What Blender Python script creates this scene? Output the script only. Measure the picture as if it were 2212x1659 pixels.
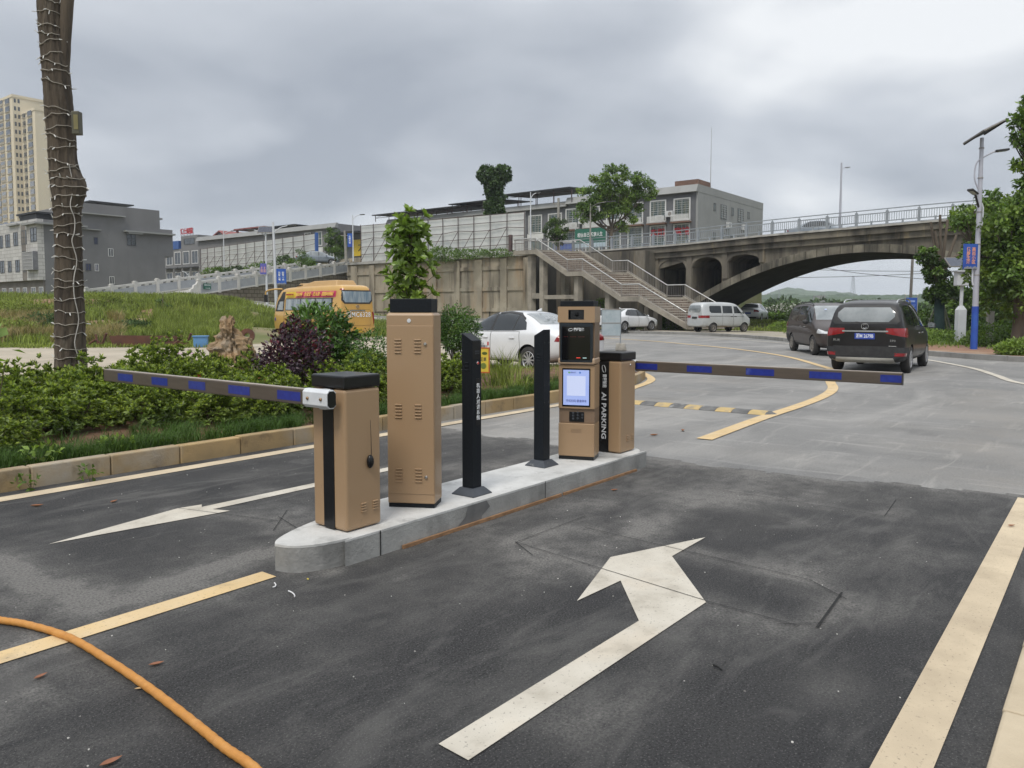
import bpy, bmesh, math, random
import numpy as np
from mathutils import Vector, Matrix

R = math.radians
S = bpy.context.scene
COL = S.collection
for _o in list(bpy.data.objects):
    bpy.data.objects.remove(_o)

# ------------------------------------------------------------------ camera
F_PX, CX, CY, PITCH, EYE = 1680.0, 1106.0, 781.0, R(3.8), 1.5
cam_d = bpy.data.cameras.new("camera")
cam = bpy.data.objects.new("camera", cam_d)
COL.objects.link(cam)
cam.location = (0, 0, EYE)
cam.rotation_euler = (R(90) - PITCH, 0, 0)
cam_d.sensor_width = 36.0
cam_d.lens = F_PX / 2212.0 * 36.0
cam_d.shift_y = -(829.5 - CY) / 2212.0
cam_d.clip_start = 0.05
cam_d.clip_end = 4000
S.camera = cam

# ------------------------------------------------------------------ view, world, sun
S.view_settings.view_transform = 'Standard'
S.view_settings.look = 'None'
S.view_settings.gamma = 1
S.view_settings.exposure = 0.55
S.view_settings.use_curve_mapping = False
SUN_EL, SUN_AZ = R(58), R(200)          # azimuth from +Y towards +X
world = bpy.data.worlds.new("World")
S.world = world
world.use_nodes = True
wt = world.node_tree
wt.nodes.clear()


def nd(t, typ, **kw):
    n = t.nodes.new(typ)
    for k, v in kw.items():
        setattr(n, k, v)
    return n


def build_world():
    L = wt.links.new
    out = nd(wt, 'ShaderNodeOutputWorld')
    bg = nd(wt, 'ShaderNodeBackground')
    bg.inputs['Strength'].default_value = 0.1
    sky = nd(wt, 'ShaderNodeTexSky', sky_type='NISHITA', sun_disc=False)
    sky.sun_elevation = SUN_EL
    sky.sun_rotation = SUN_AZ
    tc = nd(wt, 'ShaderNodeTexCoord')
    sep = nd(wt, 'ShaderNodeSeparateXYZ')
    L(tc.outputs['Generated'], sep.inputs[0])
    zc = nd(wt, 'ShaderNodeMath', operation='MAXIMUM')
    zc.inputs[1].default_value = 0.0
    L(sep.outputs['Z'], zc.inputs[0])
    za = nd(wt, 'ShaderNodeMath', operation='ADD')
    za.inputs[1].default_value = 0.22
    L(zc.outputs[0], za.inputs[0])
    dx = nd(wt, 'ShaderNodeMath', operation='DIVIDE')
    dy = nd(wt, 'ShaderNodeMath', operation='DIVIDE')
    L(sep.outputs['X'], dx.inputs[0]); L(za.outputs[0], dx.inputs[1])
    L(sep.outputs['Y'], dy.inputs[0]); L(za.outputs[0], dy.inputs[1])
    cmb = nd(wt, 'ShaderNodeCombineXYZ')
    L(dx.outputs[0], cmb.inputs[0]); L(dy.outputs[0], cmb.inputs[1])
    cmb.inputs[2].default_value = SKY_SEED
    n1 = nd(wt, 'ShaderNodeTexNoise')
    n1.inputs['Scale'].default_value = 1.0
    n1.inputs['Detail'].default_value = 6
    n1.inputs['Roughness'].default_value = 0.44
    n1.inputs['Distortion'].default_value = 0.25
    L(cmb.outputs[0], n1.inputs['Vector'])
    r = nd(wt, 'ShaderNodeValToRGB')
    e = r.color_ramp.elements
    e[0].position = 0.34; e[0].color = (2.75, 3.0, 3.42, 1)
    e[1].position = 0.615; e[1].color = (6.5, 6.65, 6.8, 1)
    m = e.new(0.49); m.color = (4.3, 4.55, 4.92, 1)
    L(n1.outputs['Fac'], r.inputs['Fac'])
    # the cloud deck brightens towards the zenith, as an overcast sky does
    zr = nd(wt, 'ShaderNodeMapRange')
    zr.inputs[1].default_value = 0.35; zr.inputs[2].default_value = 0.95
    zr.inputs[3].default_value = 1.0; zr.inputs[4].default_value = 1.9
    L(zc.outputs[0], zr.inputs[0])
    mul = nd(wt, 'ShaderNodeVectorMath', operation='SCALE')
    L(r.outputs['Color'], mul.inputs[0]); L(zr.outputs[0], mul.inputs['Scale'])
    hz = nd(wt, 'ShaderNodeMapRange')     # paler, even haze low over the horizon
    hz.inputs[1].default_value = 0.0; hz.inputs[2].default_value = 0.13
    hz.inputs[3].default_value = 0.75; hz.inputs[4].default_value = 0.0
    L(zc.outputs[0], hz.inputs[0])
    hm = nd(wt, 'ShaderNodeMix', data_type='RGBA')
    hm.inputs['B'].default_value = (4.7, 5.05, 5.45, 1)
    L(hz.outputs[0], hm.inputs['Factor']); L(mul.outputs[0], hm.inputs['A'])
    mx = nd(wt, 'ShaderNodeMix', data_type='RGBA')
    mx.inputs['Factor'].default_value = 0.95
    L(sky.outputs[0], mx.inputs['A']); L(hm.outputs['Result'], mx.inputs['B'])
    L(mx.outputs['Result'], bg.inputs['Color'])
    L(bg.outputs[0], out.inputs[0])


SKY_SEED = 7.8
build_world()
sun_d = bpy.data.lights.new("sun", 'SUN')
sun_d.energy = 1.5
sun_d.angle = R(18)
sun_d.color = (1.0, 0.94, 0.85)
sun = bpy.data.objects.new("sun", sun_d)
COL.objects.link(sun)
_d = Vector((math.sin(SUN_AZ) * math.cos(SUN_EL), math.cos(SUN_AZ) * math.cos(SUN_EL), math.sin(SUN_EL)))
sun.rotation_euler = (-_d).to_track_quat('-Z', 'Y').to_euler()
sun.location = _d * 60

# ------------------------------------------------------------------ survey helpers
ROT = R(52)                              # the street grid: u along the lane, v to its left
UX, UY = math.cos(ROT), math.sin(ROT)


def W(u, v, z=0.0):
    return Vector((u * UX - v * UY, u * UY + v * UX, z))


def UV(x, y):
    return (x * UX + y * UY, -x * UY + y * UX)


def _ray(px, py):
    a, b = px - CX, CY - py
    c, s = math.cos(PITCH), math.sin(PITCH)
    return Vector((a, F_PX * c + b * s, -F_PX * s + b * c))


def G(px, py, z=0.0):                    # survey point on level z
    r = _ray(px, py)
    t = (z - EYE) / r.z
    return Vector((r.x * t, r.y * t, z))


def A(px, py, Y):                        # survey point at distance Y
    r = _ray(px, py)
    t = Y / r.y
    return Vector((r.x * t, Y, EYE + r.z * t))


def Guv(px, py, z=0.0):
    g = G(px, py, z)
    return UV(g.x, g.y)


def sstep(a, b, x):
    t = min(1.0, max(0.0, (x - a) / (b - a)))
    return t * t * (3 - 2 * t)


def lerp_tab(tab, x):
    if x <= tab[0][0]:
        return tab[0][1]
    for (a, p), (b, q) in zip(tab, tab[1:]):
        if x <= b:
            return p + (q - p) * (x - a) / (b - a)
    return tab[-1][1]


ZE = [(-.43, 2.45), (-.36, 2.15), (-.31, 1.75), (-.16, .8), (0, .72), (.18, .62), (.32, .55), (.42, 0.0)]
ZS = [(-.42, 33.5), (-.36, 36), (-.33, 45.5), (-.29, 46), (-.16, 40), (-.05, 50), (.1, 53), (.4, 56)]


def ter(x, y):                           # height of the natural ground
    if y < 20:
        return 0.0
    a = x / y
    z = lerp_tab(ZE, a) * sstep(lerp_tab(ZS, a), 59.0, y)
    u, v = UV(x, y)
    return z


# ------------------------------------------------------------------ materials
MATS = {}


def _mixc(t, f, a, b):
    m = nd(t, 'ShaderNodeMix', data_type='RGBA')
    if isinstance(f, float):
        m.inputs['Factor'].default_value = f
    else:
        t.links.new(f, m.inputs['Factor'])
    for s, c in (('A', a), ('B', b)):
        if isinstance(c, tuple):
            m.inputs[s].default_value = (c[0], c[1], c[2], 1)
        else:
            t.links.new(c, m.inputs[s])
    return m.outputs['Result']


def _noise(t, vec, scale, detail=4, lo=.35, hi=.65, rough=.55, dist=0):
    n = nd(t, 'ShaderNodeTexNoise')
    n.inputs['Scale'].default_value = scale
    n.inputs['Detail'].default_value = detail
    n.inputs['Roughness'].default_value = rough
    n.inputs['Distortion'].default_value = dist
    t.links.new(vec, n.inputs['Vector'])
    mr = nd(t, 'ShaderNodeMapRange')
    mr.inputs[1].default_value = lo
    mr.inputs[2].default_value = hi
    t.links.new(n.outputs['Fac'], mr.inputs[0])
    return mr.outputs[0]


def mat(name, c1, c2=None, scale=6.0, detail=4, lo=.35, hi=.65, rough=.7, rough2=None, metal=0.0, bump=0.0,
        bscale=60.0, coat=0.0, layers=(), stretch=None, island=0.0, trans=0.0, emit=None, spec=.5, brick=None, attr=None):
    """Principled surface: two-tone noise, optional layers (colour, scale, lo, hi, amount, stretch), joints, bump."""
    if name in MATS:
        return MATS[name]
    m = bpy.data.materials.new(name)
    m.use_nodes = True
    t = m.node_tree
    t.nodes.clear()
    L = t.links.new
    out = nd(t, 'ShaderNodeOutputMaterial')
    p = nd(t, 'ShaderNodeBsdfPrincipled')
    tc = nd(t, 'ShaderNodeTexCoord')
    vec = tc.outputs['Object']

    def vs(st):
        if st is None:
            return vec
        mp = nd(t, 'ShaderNodeMapping')
        mp.inputs['Scale'].default_value = st
        L(vec, mp.inputs['Vector'])
        return mp.outputs[0]
    if c2 is None:
        c2 = tuple(c * .86 for c in c1)
    f = _noise(t, vs(stretch), scale, detail, lo, hi)
    col = _mixc(t, f, c1, c2)
    for lay in layers:
        (lc, ls, llo, lhi, amt, lst) = lay[:6]
        lf = _noise(t, vs(lst), ls, 5, llo, lhi, .6, lay[6] if len(lay) > 6 else 0)
        mu = nd(t, 'ShaderNodeMath', operation='MULTIPLY')
        mu.inputs[1].default_value = amt
        L(lf, mu.inputs[0])
        col = _mixc(t, mu.outputs[0], col, lc)
    if attr:
        an, ac, alo, ahi = attr
        at = nd(t, 'ShaderNodeAttribute', attribute_name=an)
        fac = at.outputs['Fac']
        for (ns, nlo, nhi, o0, o1) in ((7.0, .3, .7, .35, 1.3), (70.0, .36, .62, .35, 1.25)):
            a2 = nd(t, 'ShaderNodeMapRange')
            a2.inputs[3].default_value = o0
            a2.inputs[4].default_value = o1
            L(_noise(t, vec, ns, 6, nlo, nhi, .65), a2.inputs[0])
            ad = nd(t, 'ShaderNodeMath', operation='MULTIPLY', use_clamp=True)
            L(fac, ad.inputs[0]); L(a2.outputs[0], ad.inputs[1])
            fac = ad.outputs[0]
        col = _mixc(t, fac, col, ac)
    if brick:
        bw, bh, ms, bc, axes = brick
        sp = nd(t, 'ShaderNodeSeparateXYZ'); L(vec, sp.inputs[0])
        cb = nd(t, 'ShaderNodeCombineXYZ')
        if axes == 'xz':
            L(sp.outputs['X'], cb.inputs[0])
        elif axes == 'yz':
            L(sp.outputs['Y'], cb.inputs[0])
        else:
            ad = nd(t, 'ShaderNodeMath', operation='ADD')
            L(sp.outputs['X'], ad.inputs[0]); L(sp.outputs['Y'], ad.inputs[1]); L(ad.outputs[0], cb.inputs[0])
        L(sp.outputs['Z'], cb.inputs[1])
        b = nd(t, 'ShaderNodeTexBrick')
        b.inputs['Scale'].default_value = 1.0
        b.inputs['Mortar Size'].default_value = ms
        b.inputs['Brick Width'].default_value = bw
        b.inputs['Row Height'].default_value = bh
        b.inputs['Color1'].default_value = (1, 1, 1, 1)
        b.inputs['Color2'].default_value = (.8, .8, .8, 1)
        b.inputs['Mortar'].default_value = (*bc, 1)
        L(cb.outputs[0], b.inputs['Vector'])
        mm = nd(t, 'ShaderNodeMix', data_type='RGBA', blend_type='MULTIPLY')
        mm.inputs['Factor'].default_value = 1.0
        L(col, mm.inputs['A']); L(b.outputs['Color'], mm.inputs['B'])
        col = mm.outputs['Result']
    if island:
        g = nd(t, 'ShaderNodeNewGeometry')
        mr = nd(t, 'ShaderNodeMapRange')
        mr.inputs[3].default_value = 1 - island
        mr.inputs[4].default_value = 1 + island
        L(g.outputs['Random Per Island'], mr.inputs[0])
        sc = nd(t, 'ShaderNodeVectorMath', operation='SCALE')
        L(col, sc.inputs[0]); L(mr.outputs[0], sc.inputs['Scale'])
        col = sc.outputs[0]
    L(col, p.inputs['Base Color'])
    if rough2 is not None:
        rm = nd(t, 'ShaderNodeMapRange')
        rm.inputs[3].default_value = rough
        rm.inputs[4].default_value = rough2
        L(f, rm.inputs[0]); L(rm.outputs[0], p.inputs['Roughness'])
    else:
        p.inputs['Roughness'].default_value = rough
    p.inputs['Metallic'].default_value = metal
    p.inputs['Specular IOR Level'].default_value = spec
    if coat:
        p.inputs['Coat Weight'].default_value = coat
        p.inputs['Coat Roughness'].default_value = .06
    if emit:
        p.inputs['Emission Color'].default_value = (*emit[0], 1)
        p.inputs['Emission Strength'].default_value = emit[1]
    if bump:
        n = nd(t, 'ShaderNodeTexNoise')
        n.inputs['Scale'].default_value = bscale
        n.inputs['Detail'].default_value = 5
        n.inputs['Roughness'].default_value = .65
        L(vs(stretch), n.inputs['Vector'])
        b = nd(t, 'ShaderNodeBump')
        b.inputs['Strength'].default_value = bump
        b.inputs['Distance'].default_value = .02
        L(n.outputs['Fac'], b.inputs['Height'])
        L(b.outputs[0], p.inputs['Normal'])
    if trans:
        tr = nd(t, 'ShaderNodeBsdfTranslucent')
        sc = nd(t, 'ShaderNodeVectorMath', operation='MULTIPLY')
        sc.inputs[1].default_value = (1.5, 1.6, .7)
        L(col, sc.inputs[0]); L(sc.outputs[0], tr.inputs['Color'])
        ms_ = nd(t, 'ShaderNodeMixShader')
        ms_.inputs[0].default_value = trans
        L(p.outputs[0], ms_.inputs[1]); L(tr.outputs[0], ms_.inputs[2])
        L(ms_.outputs[0], out.inputs[0])
    else:
        L(p.outputs[0], out.inputs[0])
    MATS[name] = m
    return m


# ------------------------------------------------------------------ object helpers
def tag(o, label=None, cat=None, group=None, kind=None):
    for k, v in (('label', label), ('category', cat), ('group', group), ('kind', kind)):
        if v:
            o[k] = v
    return o


def thing(name, label, cat, loc=(0, 0, 0), rotz=0.0, group=None):
    o = bpy.data.objects.new(name, None)
    o.empty_display_size = .2
    COL.objects.link(o)
    o.location = loc
    o.rotation_euler = (0, 0, rotz)
    return tag(o, label, cat, group)


def copy_tree(o, parent=None):
    c = o.copy()
    COL.objects.link(c)
    if parent is not None:
        c.parent = parent
    for ch in [k for k in o.children]:
        copy_tree(ch, c)
    return c


class MB:
    def __init__(self):
        self.v, self.f, self.m = [], [], []

    def add(self, vs, fs, mi=0, M=None):
        b = len(self.v)
        for p in vs:
            p = Vector(p)
            self.v.append(M @ p if M is not None else p)
        for q in fs:
            self.f.append([b + i for i in q])
            self.m.append(mi)
        return self

    def box(self, x0, x1, y0, y1, z0, z1, mi=0, M=None):
        vs = [(x0, y0, z0), (x1, y0, z0), (x1, y1, z0), (x0, y1, z0), (x0, y0, z1), (x1, y0, z1), (x1, y1, z1), (x0, y1, z1)]
        return self.add(vs, [(0, 3, 2, 1), (4, 5, 6, 7), (0, 1, 5, 4), (1, 2, 6, 5), (2, 3, 7, 6), (3, 0, 4, 7)], mi, M)

    def cbox(self, c, s, mi=0, M=None):
        return self.box(c[0] - s[0] / 2, c[0] + s[0] / 2, c[1] - s[1] / 2, c[1] + s[1] / 2, c[2] - s[2] / 2, c[2] + s[2] / 2, mi, M)

    def prism(self, poly, z0, z1, mi=0, M=None, top=None):
        """poly: list of (x, y); top: another polygon of the same length for the upper end."""
        n = len(poly)
        top = top or poly
        if sum(poly[i][0] * poly[(i + 1) % n][1] - poly[(i + 1) % n][0] * poly[i][1] for i in range(n)) < 0:
            poly, top = poly[::-1], top[::-1]
        vs = [(x, y, z0) for x, y in poly] + [(x, y, z1) for x, y in top]
        fs = [list(range(n))[::-1], list(range(n, 2 * n))] + [(i, (i + 1) % n, n + (i + 1) % n, n + i) for i in range(n)]
        return self.add(vs, fs, mi, M)

    def ext(self, poly, axis, a0, a1, mi=0, M=None):
        """extrude a polygon: axis 'x' takes (y, z) points, axis 'y' takes (x, z) points."""
        n = len(poly)
        if axis == 'x':
            vs = [(a0, p, q) for p, q in poly] + [(a1, p, q) for p, q in poly]
        else:
            vs = [(p, a0, q) for p, q in poly] + [(p, a1, q) for p, q in poly]
        fs = [list(range(n))[::-1], list(range(n, 2 * n))] + [(i, (i + 1) % n, n + (i + 1) % n, n + i) for i in range(n)]
        return self.add(vs, fs, mi, M)

    def face(self, pts, mi=0, M=None):
        return self.add(pts, [tuple(range(len(pts)))], mi, M)

    def tube(self, pts, r, n=8, mi=0, M=None, cap=True):
        pts = [Vector(p) for p in pts]
        k = len(pts)
        rs = r if isinstance(r, (list, tuple)) else [r] * k
        d0 = (pts[1] - pts[0]).normalized()
        ref = Vector((0, 0, 1)) if abs(d0.z) < .9 else Vector((1, 0, 0))
        side = d0.cross(ref).normalized()
        vs, fs = [], []
        for i, p in enumerate(pts):
            d = (pts[min(i + 1, k - 1)] - pts[max(i - 1, 0)])
            d = d.normalized() if d.length > 1e-9 else d0
            side = (side - d * side.dot(d)).normalized()
            up = side.cross(d)
            for j in range(n):
                a = 2 * math.pi * j / n
                vs.append(p + (side * math.cos(a) + up * math.sin(a)) * rs[i])
        for i in range(k - 1):
            for j in range(n):
                fs.append((i * n + j, i * n + (j + 1) % n, (i + 1) * n + (j + 1) % n, (i + 1) * n + j))
        if cap:
            fs.append(tuple(range(n))[::-1])
            fs.append(tuple(range((k - 1) * n, k * n)))
        return self.add(vs, fs, mi, M)

    def bar(self, p0, p1, r, n=6, mi=0, M=None):
        return self.tube([p0, p1], r, n, mi, M)

    def beam(self, p0, p1, w, h, mi=0):
        """square bar from p0 to p1, w sideways, h upwards."""
        p0, p1 = Vector(p0), Vector(p1)
        d = (p1 - p0).normalized()
        ref = Vector((0, 0, 1)) if abs(d.z) < .95 else Vector((0, 1, 0))
        s = d.cross(ref).normalized() * (w / 2)
        t = s.cross(d).normalized() * (h / 2)
        vs = [p + a * s + b * t for p in (p0, p1) for a, b in ((-1, -1), (1, -1), (1, 1), (-1, 1))]
        return self.add(vs, [(3, 2, 1, 0), (4, 5, 6, 7), (0, 1, 5, 4), (1, 2, 6, 5), (2, 3, 7, 6), (3, 0, 4, 7)], mi)

    def lathe(self, prof, n=16, mi=0, M=None):
        vs, fs = [], []
        k = len(prof)
        for (r, z) in prof:
            for j in range(n):
                a = 2 * math.pi * j / n
                vs.append((r * math.cos(a), r * math.sin(a), z))
        for i in range(k - 1):
            for j in range(n):
                fs.append((i * n + j, i * n + (j + 1) % n, (i + 1) * n + (j + 1) % n, (i + 1) * n + j))
        return self.add(vs, fs, mi, M)

    def ball(self, c, r, n=8, mi=0):
        r = r if isinstance(r, (list, tuple)) else (r, r, r)
        prof = [(math.sin(math.pi * i / n), -math.cos(math.pi * i / n)) for i in range(n + 1)]
        return self.lathe(prof, n * 2, mi, Matrix.Translation(c) @ Matrix.Diagonal((*r, 1)))

    def build(self, name, mats, parent=None, loc=None, rotz=0.0, smooth=0, bevel=0.0, segs=2):
        me = bpy.data.meshes.new(name)
        me.from_pydata([tuple(p) for p in self.v], [], self.f)
        if not isinstance(mats, (list, tuple)):
            mats = [mats]
        for m in mats:
            me.materials.append(m)
        me.polygons.foreach_set('material_index', self.m)
        bm = bmesh.new()
        bm.from_mesh(me)
        bmesh.ops.remove_doubles(bm, verts=bm.verts, dist=1e-6)
        bmesh.ops.recalc_face_normals(bm, faces=bm.faces)
        if smooth:
            for f in bm.faces:
                f.smooth = True
            for e in bm.edges:
                if len(e.link_faces) == 2 and e.calc_face_angle(0) > R(smooth):
                    e.smooth = False
        bm.to_mesh(me)
        bm.free()
        o = bpy.data.objects.new(name, me)
        COL.objects.link(o)
        if parent is not None:
            o.parent = parent
        if loc is not None:
            o.location = loc
        o.rotation_euler = (0, 0, rotz)
        if bevel:
            b = o.modifiers.new('edge', 'BEVEL')
            b.width = bevel
            b.segments = segs
            b.limit_method = 'ANGLE'
            b.angle_limit = R(40)
        return o


def np_obj(name, V, F, mats, parent=None, mi=None, loc=None, rotz=0.0, smooth=False):
    """a mesh straight from numpy arrays: V (n,3), F (k,3) or (k,4)."""
    me = bpy.data.meshes.new(name)
    V = np.asarray(V, dtype=np.float32)
    F = np.asarray(F, dtype=np.int32)
    k = F.shape[1]
    me.vertices.add(len(V))
    me.vertices.foreach_set('co', V.ravel())
    me.loops.add(F.size)
    me.loops.foreach_set('vertex_index', F.ravel())
    me.polygons.add(len(F))
    me.polygons.foreach_set('loop_start', np.arange(0, F.size, k, dtype=np.int32))
    try:
        me.polygons.foreach_set('loop_total', np.full(len(F), k, dtype=np.int32))
    except Exception:
        pass
    if not isinstance(mats, (list, tuple)):
        mats = [mats]
    for m in mats:
        me.materials.append(m)
    if mi is not None:
        me.polygons.foreach_set('material_index', np.asarray(mi, dtype=np.int32))
    if smooth:
        me.polygons.foreach_set('use_smooth', np.ones(len(F), dtype=bool))
    me.update()
    me.validate()
    o = bpy.data.objects.new(name, me)
    COL.objects.link(o)
    if parent is not None:
        o.parent = parent
    if loc is not None:
        o.location = loc
    o.rotation_euler = (0, 0, rotz)
    return o


def lettering(text, size, m, parent, X, Y, O, vertical=False, width=None, bold=0.0, depth=.002, name='lettering', space=1.0):
    """real letters as a thin mesh: X is the reading direction, Y up the glyphs, O the centre of the line."""
    cu = bpy.data.curves.new('letters', 'FONT')
    cu.body = '\n'.join(text) if vertical else text
    cu.size = size
    cu.align_x = 'CENTER'
    cu.align_y = 'CENTER'
    cu.extrude = depth
    cu.offset = bold
    cu.space_line = .95 * space
    cu.space_character = space
    cu.resolution_u = 3
    t = bpy.data.objects.new('letters', cu)
    COL.objects.link(t)
    dg = bpy.context.evaluated_depsgraph_get()
    dg.update()
    me = bpy.data.meshes.new_from_object(t.evaluated_get(dg))
    bpy.data.objects.remove(t)
    bpy.data.curves.remove(cu)
    X = Vector(X).normalized()
    Y = Vector(Y).normalized()
    Z = X.cross(Y)
    sx = 1.0
    if width and len(me.vertices):
        xs = [v.co.x for v in me.vertices]
        sx = width / max(1e-6, max(xs) - min(xs))
    M = Matrix((X, Y, Z)).transposed().to_4x4()
    M.translation = Vector(O)
    me.transform(M @ Matrix.Diagonal((sx, 1, 1, 1)))
    me.materials.clear()
    me.materials.append(m)
    o = bpy.data.objects.new(name, me)
    COL.objects.link(o)
    o.parent = parent
    return o


def sheet(name, poly, z, m, label=None, cat=None, kind='structure', uv=True, loc=None):
    """a flat marking or paving sheet from (u, v) points; its object frame is the street grid."""
    mb = MB()
    mb.face([(p[0], p[1], 0) for p in poly])
    o = mb.build(name, m, None, (0, 0, z), ROT if uv else 0)
    return tag(o, label, cat, None, kind)
# ------------------------------------------------------------------ ground, roads, markings
rnd = random.Random(5)
M_soil = mat('soil', (.17, .085, .05), (.10, .055, .035), 2.2, bump=.6, bscale=30, rough=.95)
M_earth = mat('earth_and_turf', (.12, .14, .045), (.20, .17, .09), .35, 6, .4, .62, rough=.95, bump=.5, bscale=8,
              layers=(((.20, .105, .06), .12, .56, .66, .8, None),))
M_lot = mat('dusty_lot', (.42, .365, .285), (.32, .28, .215), .5, 6, rough=.95, bump=.35, bscale=14,
            layers=(((.19, .17, .13), 2.5, .55, .7, .5, (1, .25, 1)), ((.42, .38, .31), .3, .5, .7, .6, (.4, 1, 1))))
M_road = mat('worn_pavement', (.225, .221, .213), (.165, .164, .16), .6, 6, rough=.9, bump=.3, bscale=110,
             layers=(((.35, .34, .322), .5, .5, .72, .65, (.35, 1.2, 1), 1.2), ((.085, .085, .086), 1.5, .56, .75, .5, (.8, .5, 1)), ((.36, .35, .33), 3.0, .57, .70, .4, (1.6, .22, 1), .8), ((.36, .345, .32), 3.2, .57, .72, .45, (.25, 1.6, 1), 1.0),
                     ((.42, .41, .385), 60, .57, .68, .45, None), ((.08, .08, .08), 45, .56, .66, .5, None)),
             attr=('dust', (.27, .23, .18), 0, 1))
M_asph = mat('fresh_asphalt', (.030, .030, .032), (.042, .042, .043), .8, 6, rough=.78, rough2=.92, bump=1.0, bscale=110,
             layers=(((.010, .010, .012), 85, .50, .58, .9, None), ((.17, .166, .16), 120, .575, .64, .75, None), ((.19, .185, .175), 1.1, .54, .70, .42, (.55, 1.5, 1), 1.6), ((.17, .166, .158), 2.6, .56, .72, .40, (.4, 1.5, 1), 1.2), ((.15, .147, .14), 7, .57, .75, .35, (.6, 1, 1), .6),
                     ((.075, .073, .07), .8, .5, .72, .4, (.45, 1, 1))),
             attr=('dust', (.225, .217, .203), 0, 1))
M_conc_road = mat('concrete_road', (.36, .35, .32), (.29, .28, .255), .8, 5, rough=.9, bump=.2, bscale=40)
M_yel = mat('yellow_road_paint', (.60, .44, .23), (.52, .38, .195), 3, 6, .4, .7, rough=.75, bump=.2, bscale=150,
            layers=(((.60, .49, .33), 2, .5, .7, .6, None), ((.24, .19, .13), 5, .56, .72, .55, None), ((.07, .065, .055), 60, .60, .68, .6, None)))
M_wht = mat('white_road_paint', (.54, .505, .435), (.44, .405, .34), 4, 6, rough=.75, bump=.2, bscale=150,
            layers=(((.53, .46, .36), 1.6, .5, .68, .6, None), ((.30, .27, .22), 4, .54, .72, .55, None), ((.08, .075, .07), 60, .60, .68, .6, None)))
M_cream = mat('cream_road_paint', (.56, .465, .325), (.45, .37, .26), 3, 6, rough=.75, bump=.2, bscale=150,
              layers=(((.36, .29, .20), 2.5, .52, .70, .6, None), ((.10, .085, .07), 60, .60, .68, .55, None)))
M_granite = mat('granite_kerb_stone', (.38, .265, .125), (.26, .19, .10), 2.2, 6, rough=.8, bump=.3, bscale=60,
                layers=(((.33, .31, .27), .9, .48, .62, .75, None), ((.12, .085, .05), 5, .56, .72, .6, None)), island=.12)
M_kerb = mat('grey_kerb_stone', (.27, .265, .25), (.21, .205, .195), 3, 5, rough=.85, bump=.2, bscale=50, island=.08)
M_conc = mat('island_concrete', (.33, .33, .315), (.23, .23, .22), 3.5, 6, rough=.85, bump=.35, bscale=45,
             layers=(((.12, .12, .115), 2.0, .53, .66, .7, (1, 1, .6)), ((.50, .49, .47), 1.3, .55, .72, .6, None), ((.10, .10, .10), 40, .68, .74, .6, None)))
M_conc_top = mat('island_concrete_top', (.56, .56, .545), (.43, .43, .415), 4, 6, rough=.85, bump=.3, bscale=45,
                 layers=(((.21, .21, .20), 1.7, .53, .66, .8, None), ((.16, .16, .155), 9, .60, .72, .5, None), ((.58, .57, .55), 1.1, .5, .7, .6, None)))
M_dark = mat('saw_cut', (.012, .012, .012), rough=.9)


def grid_obj(name, us, vs, zf, m, dust=None, uv=True):
    nu, nv = len(us), len(vs)
    V = np.zeros((nu * nv, 3), np.float32)
    D = np.zeros(nu * nv, np.float32)
    for i, u in enumerate(us):
        for j, v in enumerate(vs):
            V[i * nv + j] = (u, v, zf(u, v))
            if dust:
                D[i * nv + j] = dust(u, v)
    I = np.arange(nu * nv).reshape(nu, nv)
    F = np.stack([I[:-1, :-1].ravel(), I[1:, :-1].ravel(), I[1:, 1:].ravel(), I[:-1, 1:].ravel()], 1)
    o = np_obj(name, V, F, m, smooth=True, rotz=ROT if uv else 0)
    if dust:
        at = o.data.attributes.new('dust', 'FLOAT', 'POINT')
        at.data.foreach_set('value', D)
    return o


def seg_d(u, v, a, b):
    ax, ay = a; bx, by = b
    dx, dy = bx - ax, by - ay
    t = max(0, min(1, ((u - ax) * dx + (v - ay) * dy) / (dx * dx + dy * dy)))
    return math.hypot(u - ax - t * dx, v - ay - t * dy)


# natural ground out to the horizon
xs = sorted(set([-1400, -900, -500, -300, -200] + list(range(-140, 141, 4)) + [200, 300, 500, 900, 1400]))
ys = sorted(set([-60, -30, -10] + list(range(0, 140, 3)) + [150, 170, 200, 260, 350, 500, 800, 1300, 2000, 3200]))
ground = grid_obj('ground', xs, ys, lambda x, y: ter(x, y) - .03, M_earth, uv=False)
tag(ground, kind='structure')

# the dusty lot between the planting bed and the grassy bank
lotp = [(-40, 10), (-9, 8.5), (-2.2, 15.2), (1.6, 21), (4.5, 28), (5.2, 33), (6.5, 41), (6.2, 52), (-3, 55), (-9, 49), (-9.2, 40), (-11.5, 34.2), (-16, 32.6), (-24, 30), (-45, 26)]
mb = MB(); mb.face([(x, y, 0) for x, y in lotp])
lot = mb.build('dirt_lot', M_lot, None, (0, 0, -.012)); tag(lot, kind='structure')

# main road, pale and dusty
loops = [((Guv(1098 + .504 * a[0], 1042 + .504 * a[1])), (Guv(1098 + .504 * b[0], 1042 + .504 * b[1]))) for a, b in
         [((330, 200), (1290, 425)), ((1290, 425), (1450, 510)), ((30, 262), (860, 520)), ((860, 520), (1250, 625)), ((1360, 612), (1150, 617)),
          ((1430, 480), (1322, 632)), ((860, 30), (1610, 150)), ((1662, 80), (1612, 152)), ((330, 150), (30, 265)), ((30, 262), (105, 320))]]
loops_l = [(Guv(600, 1118), Guv(690, 1175)), (Guv(620, 1105), Guv(590, 1150)), (Guv(380, 1100), Guv(600, 1128))]
_nz = np.random.RandomState(3)
_ph = _nz.rand(24, 4)


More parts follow.
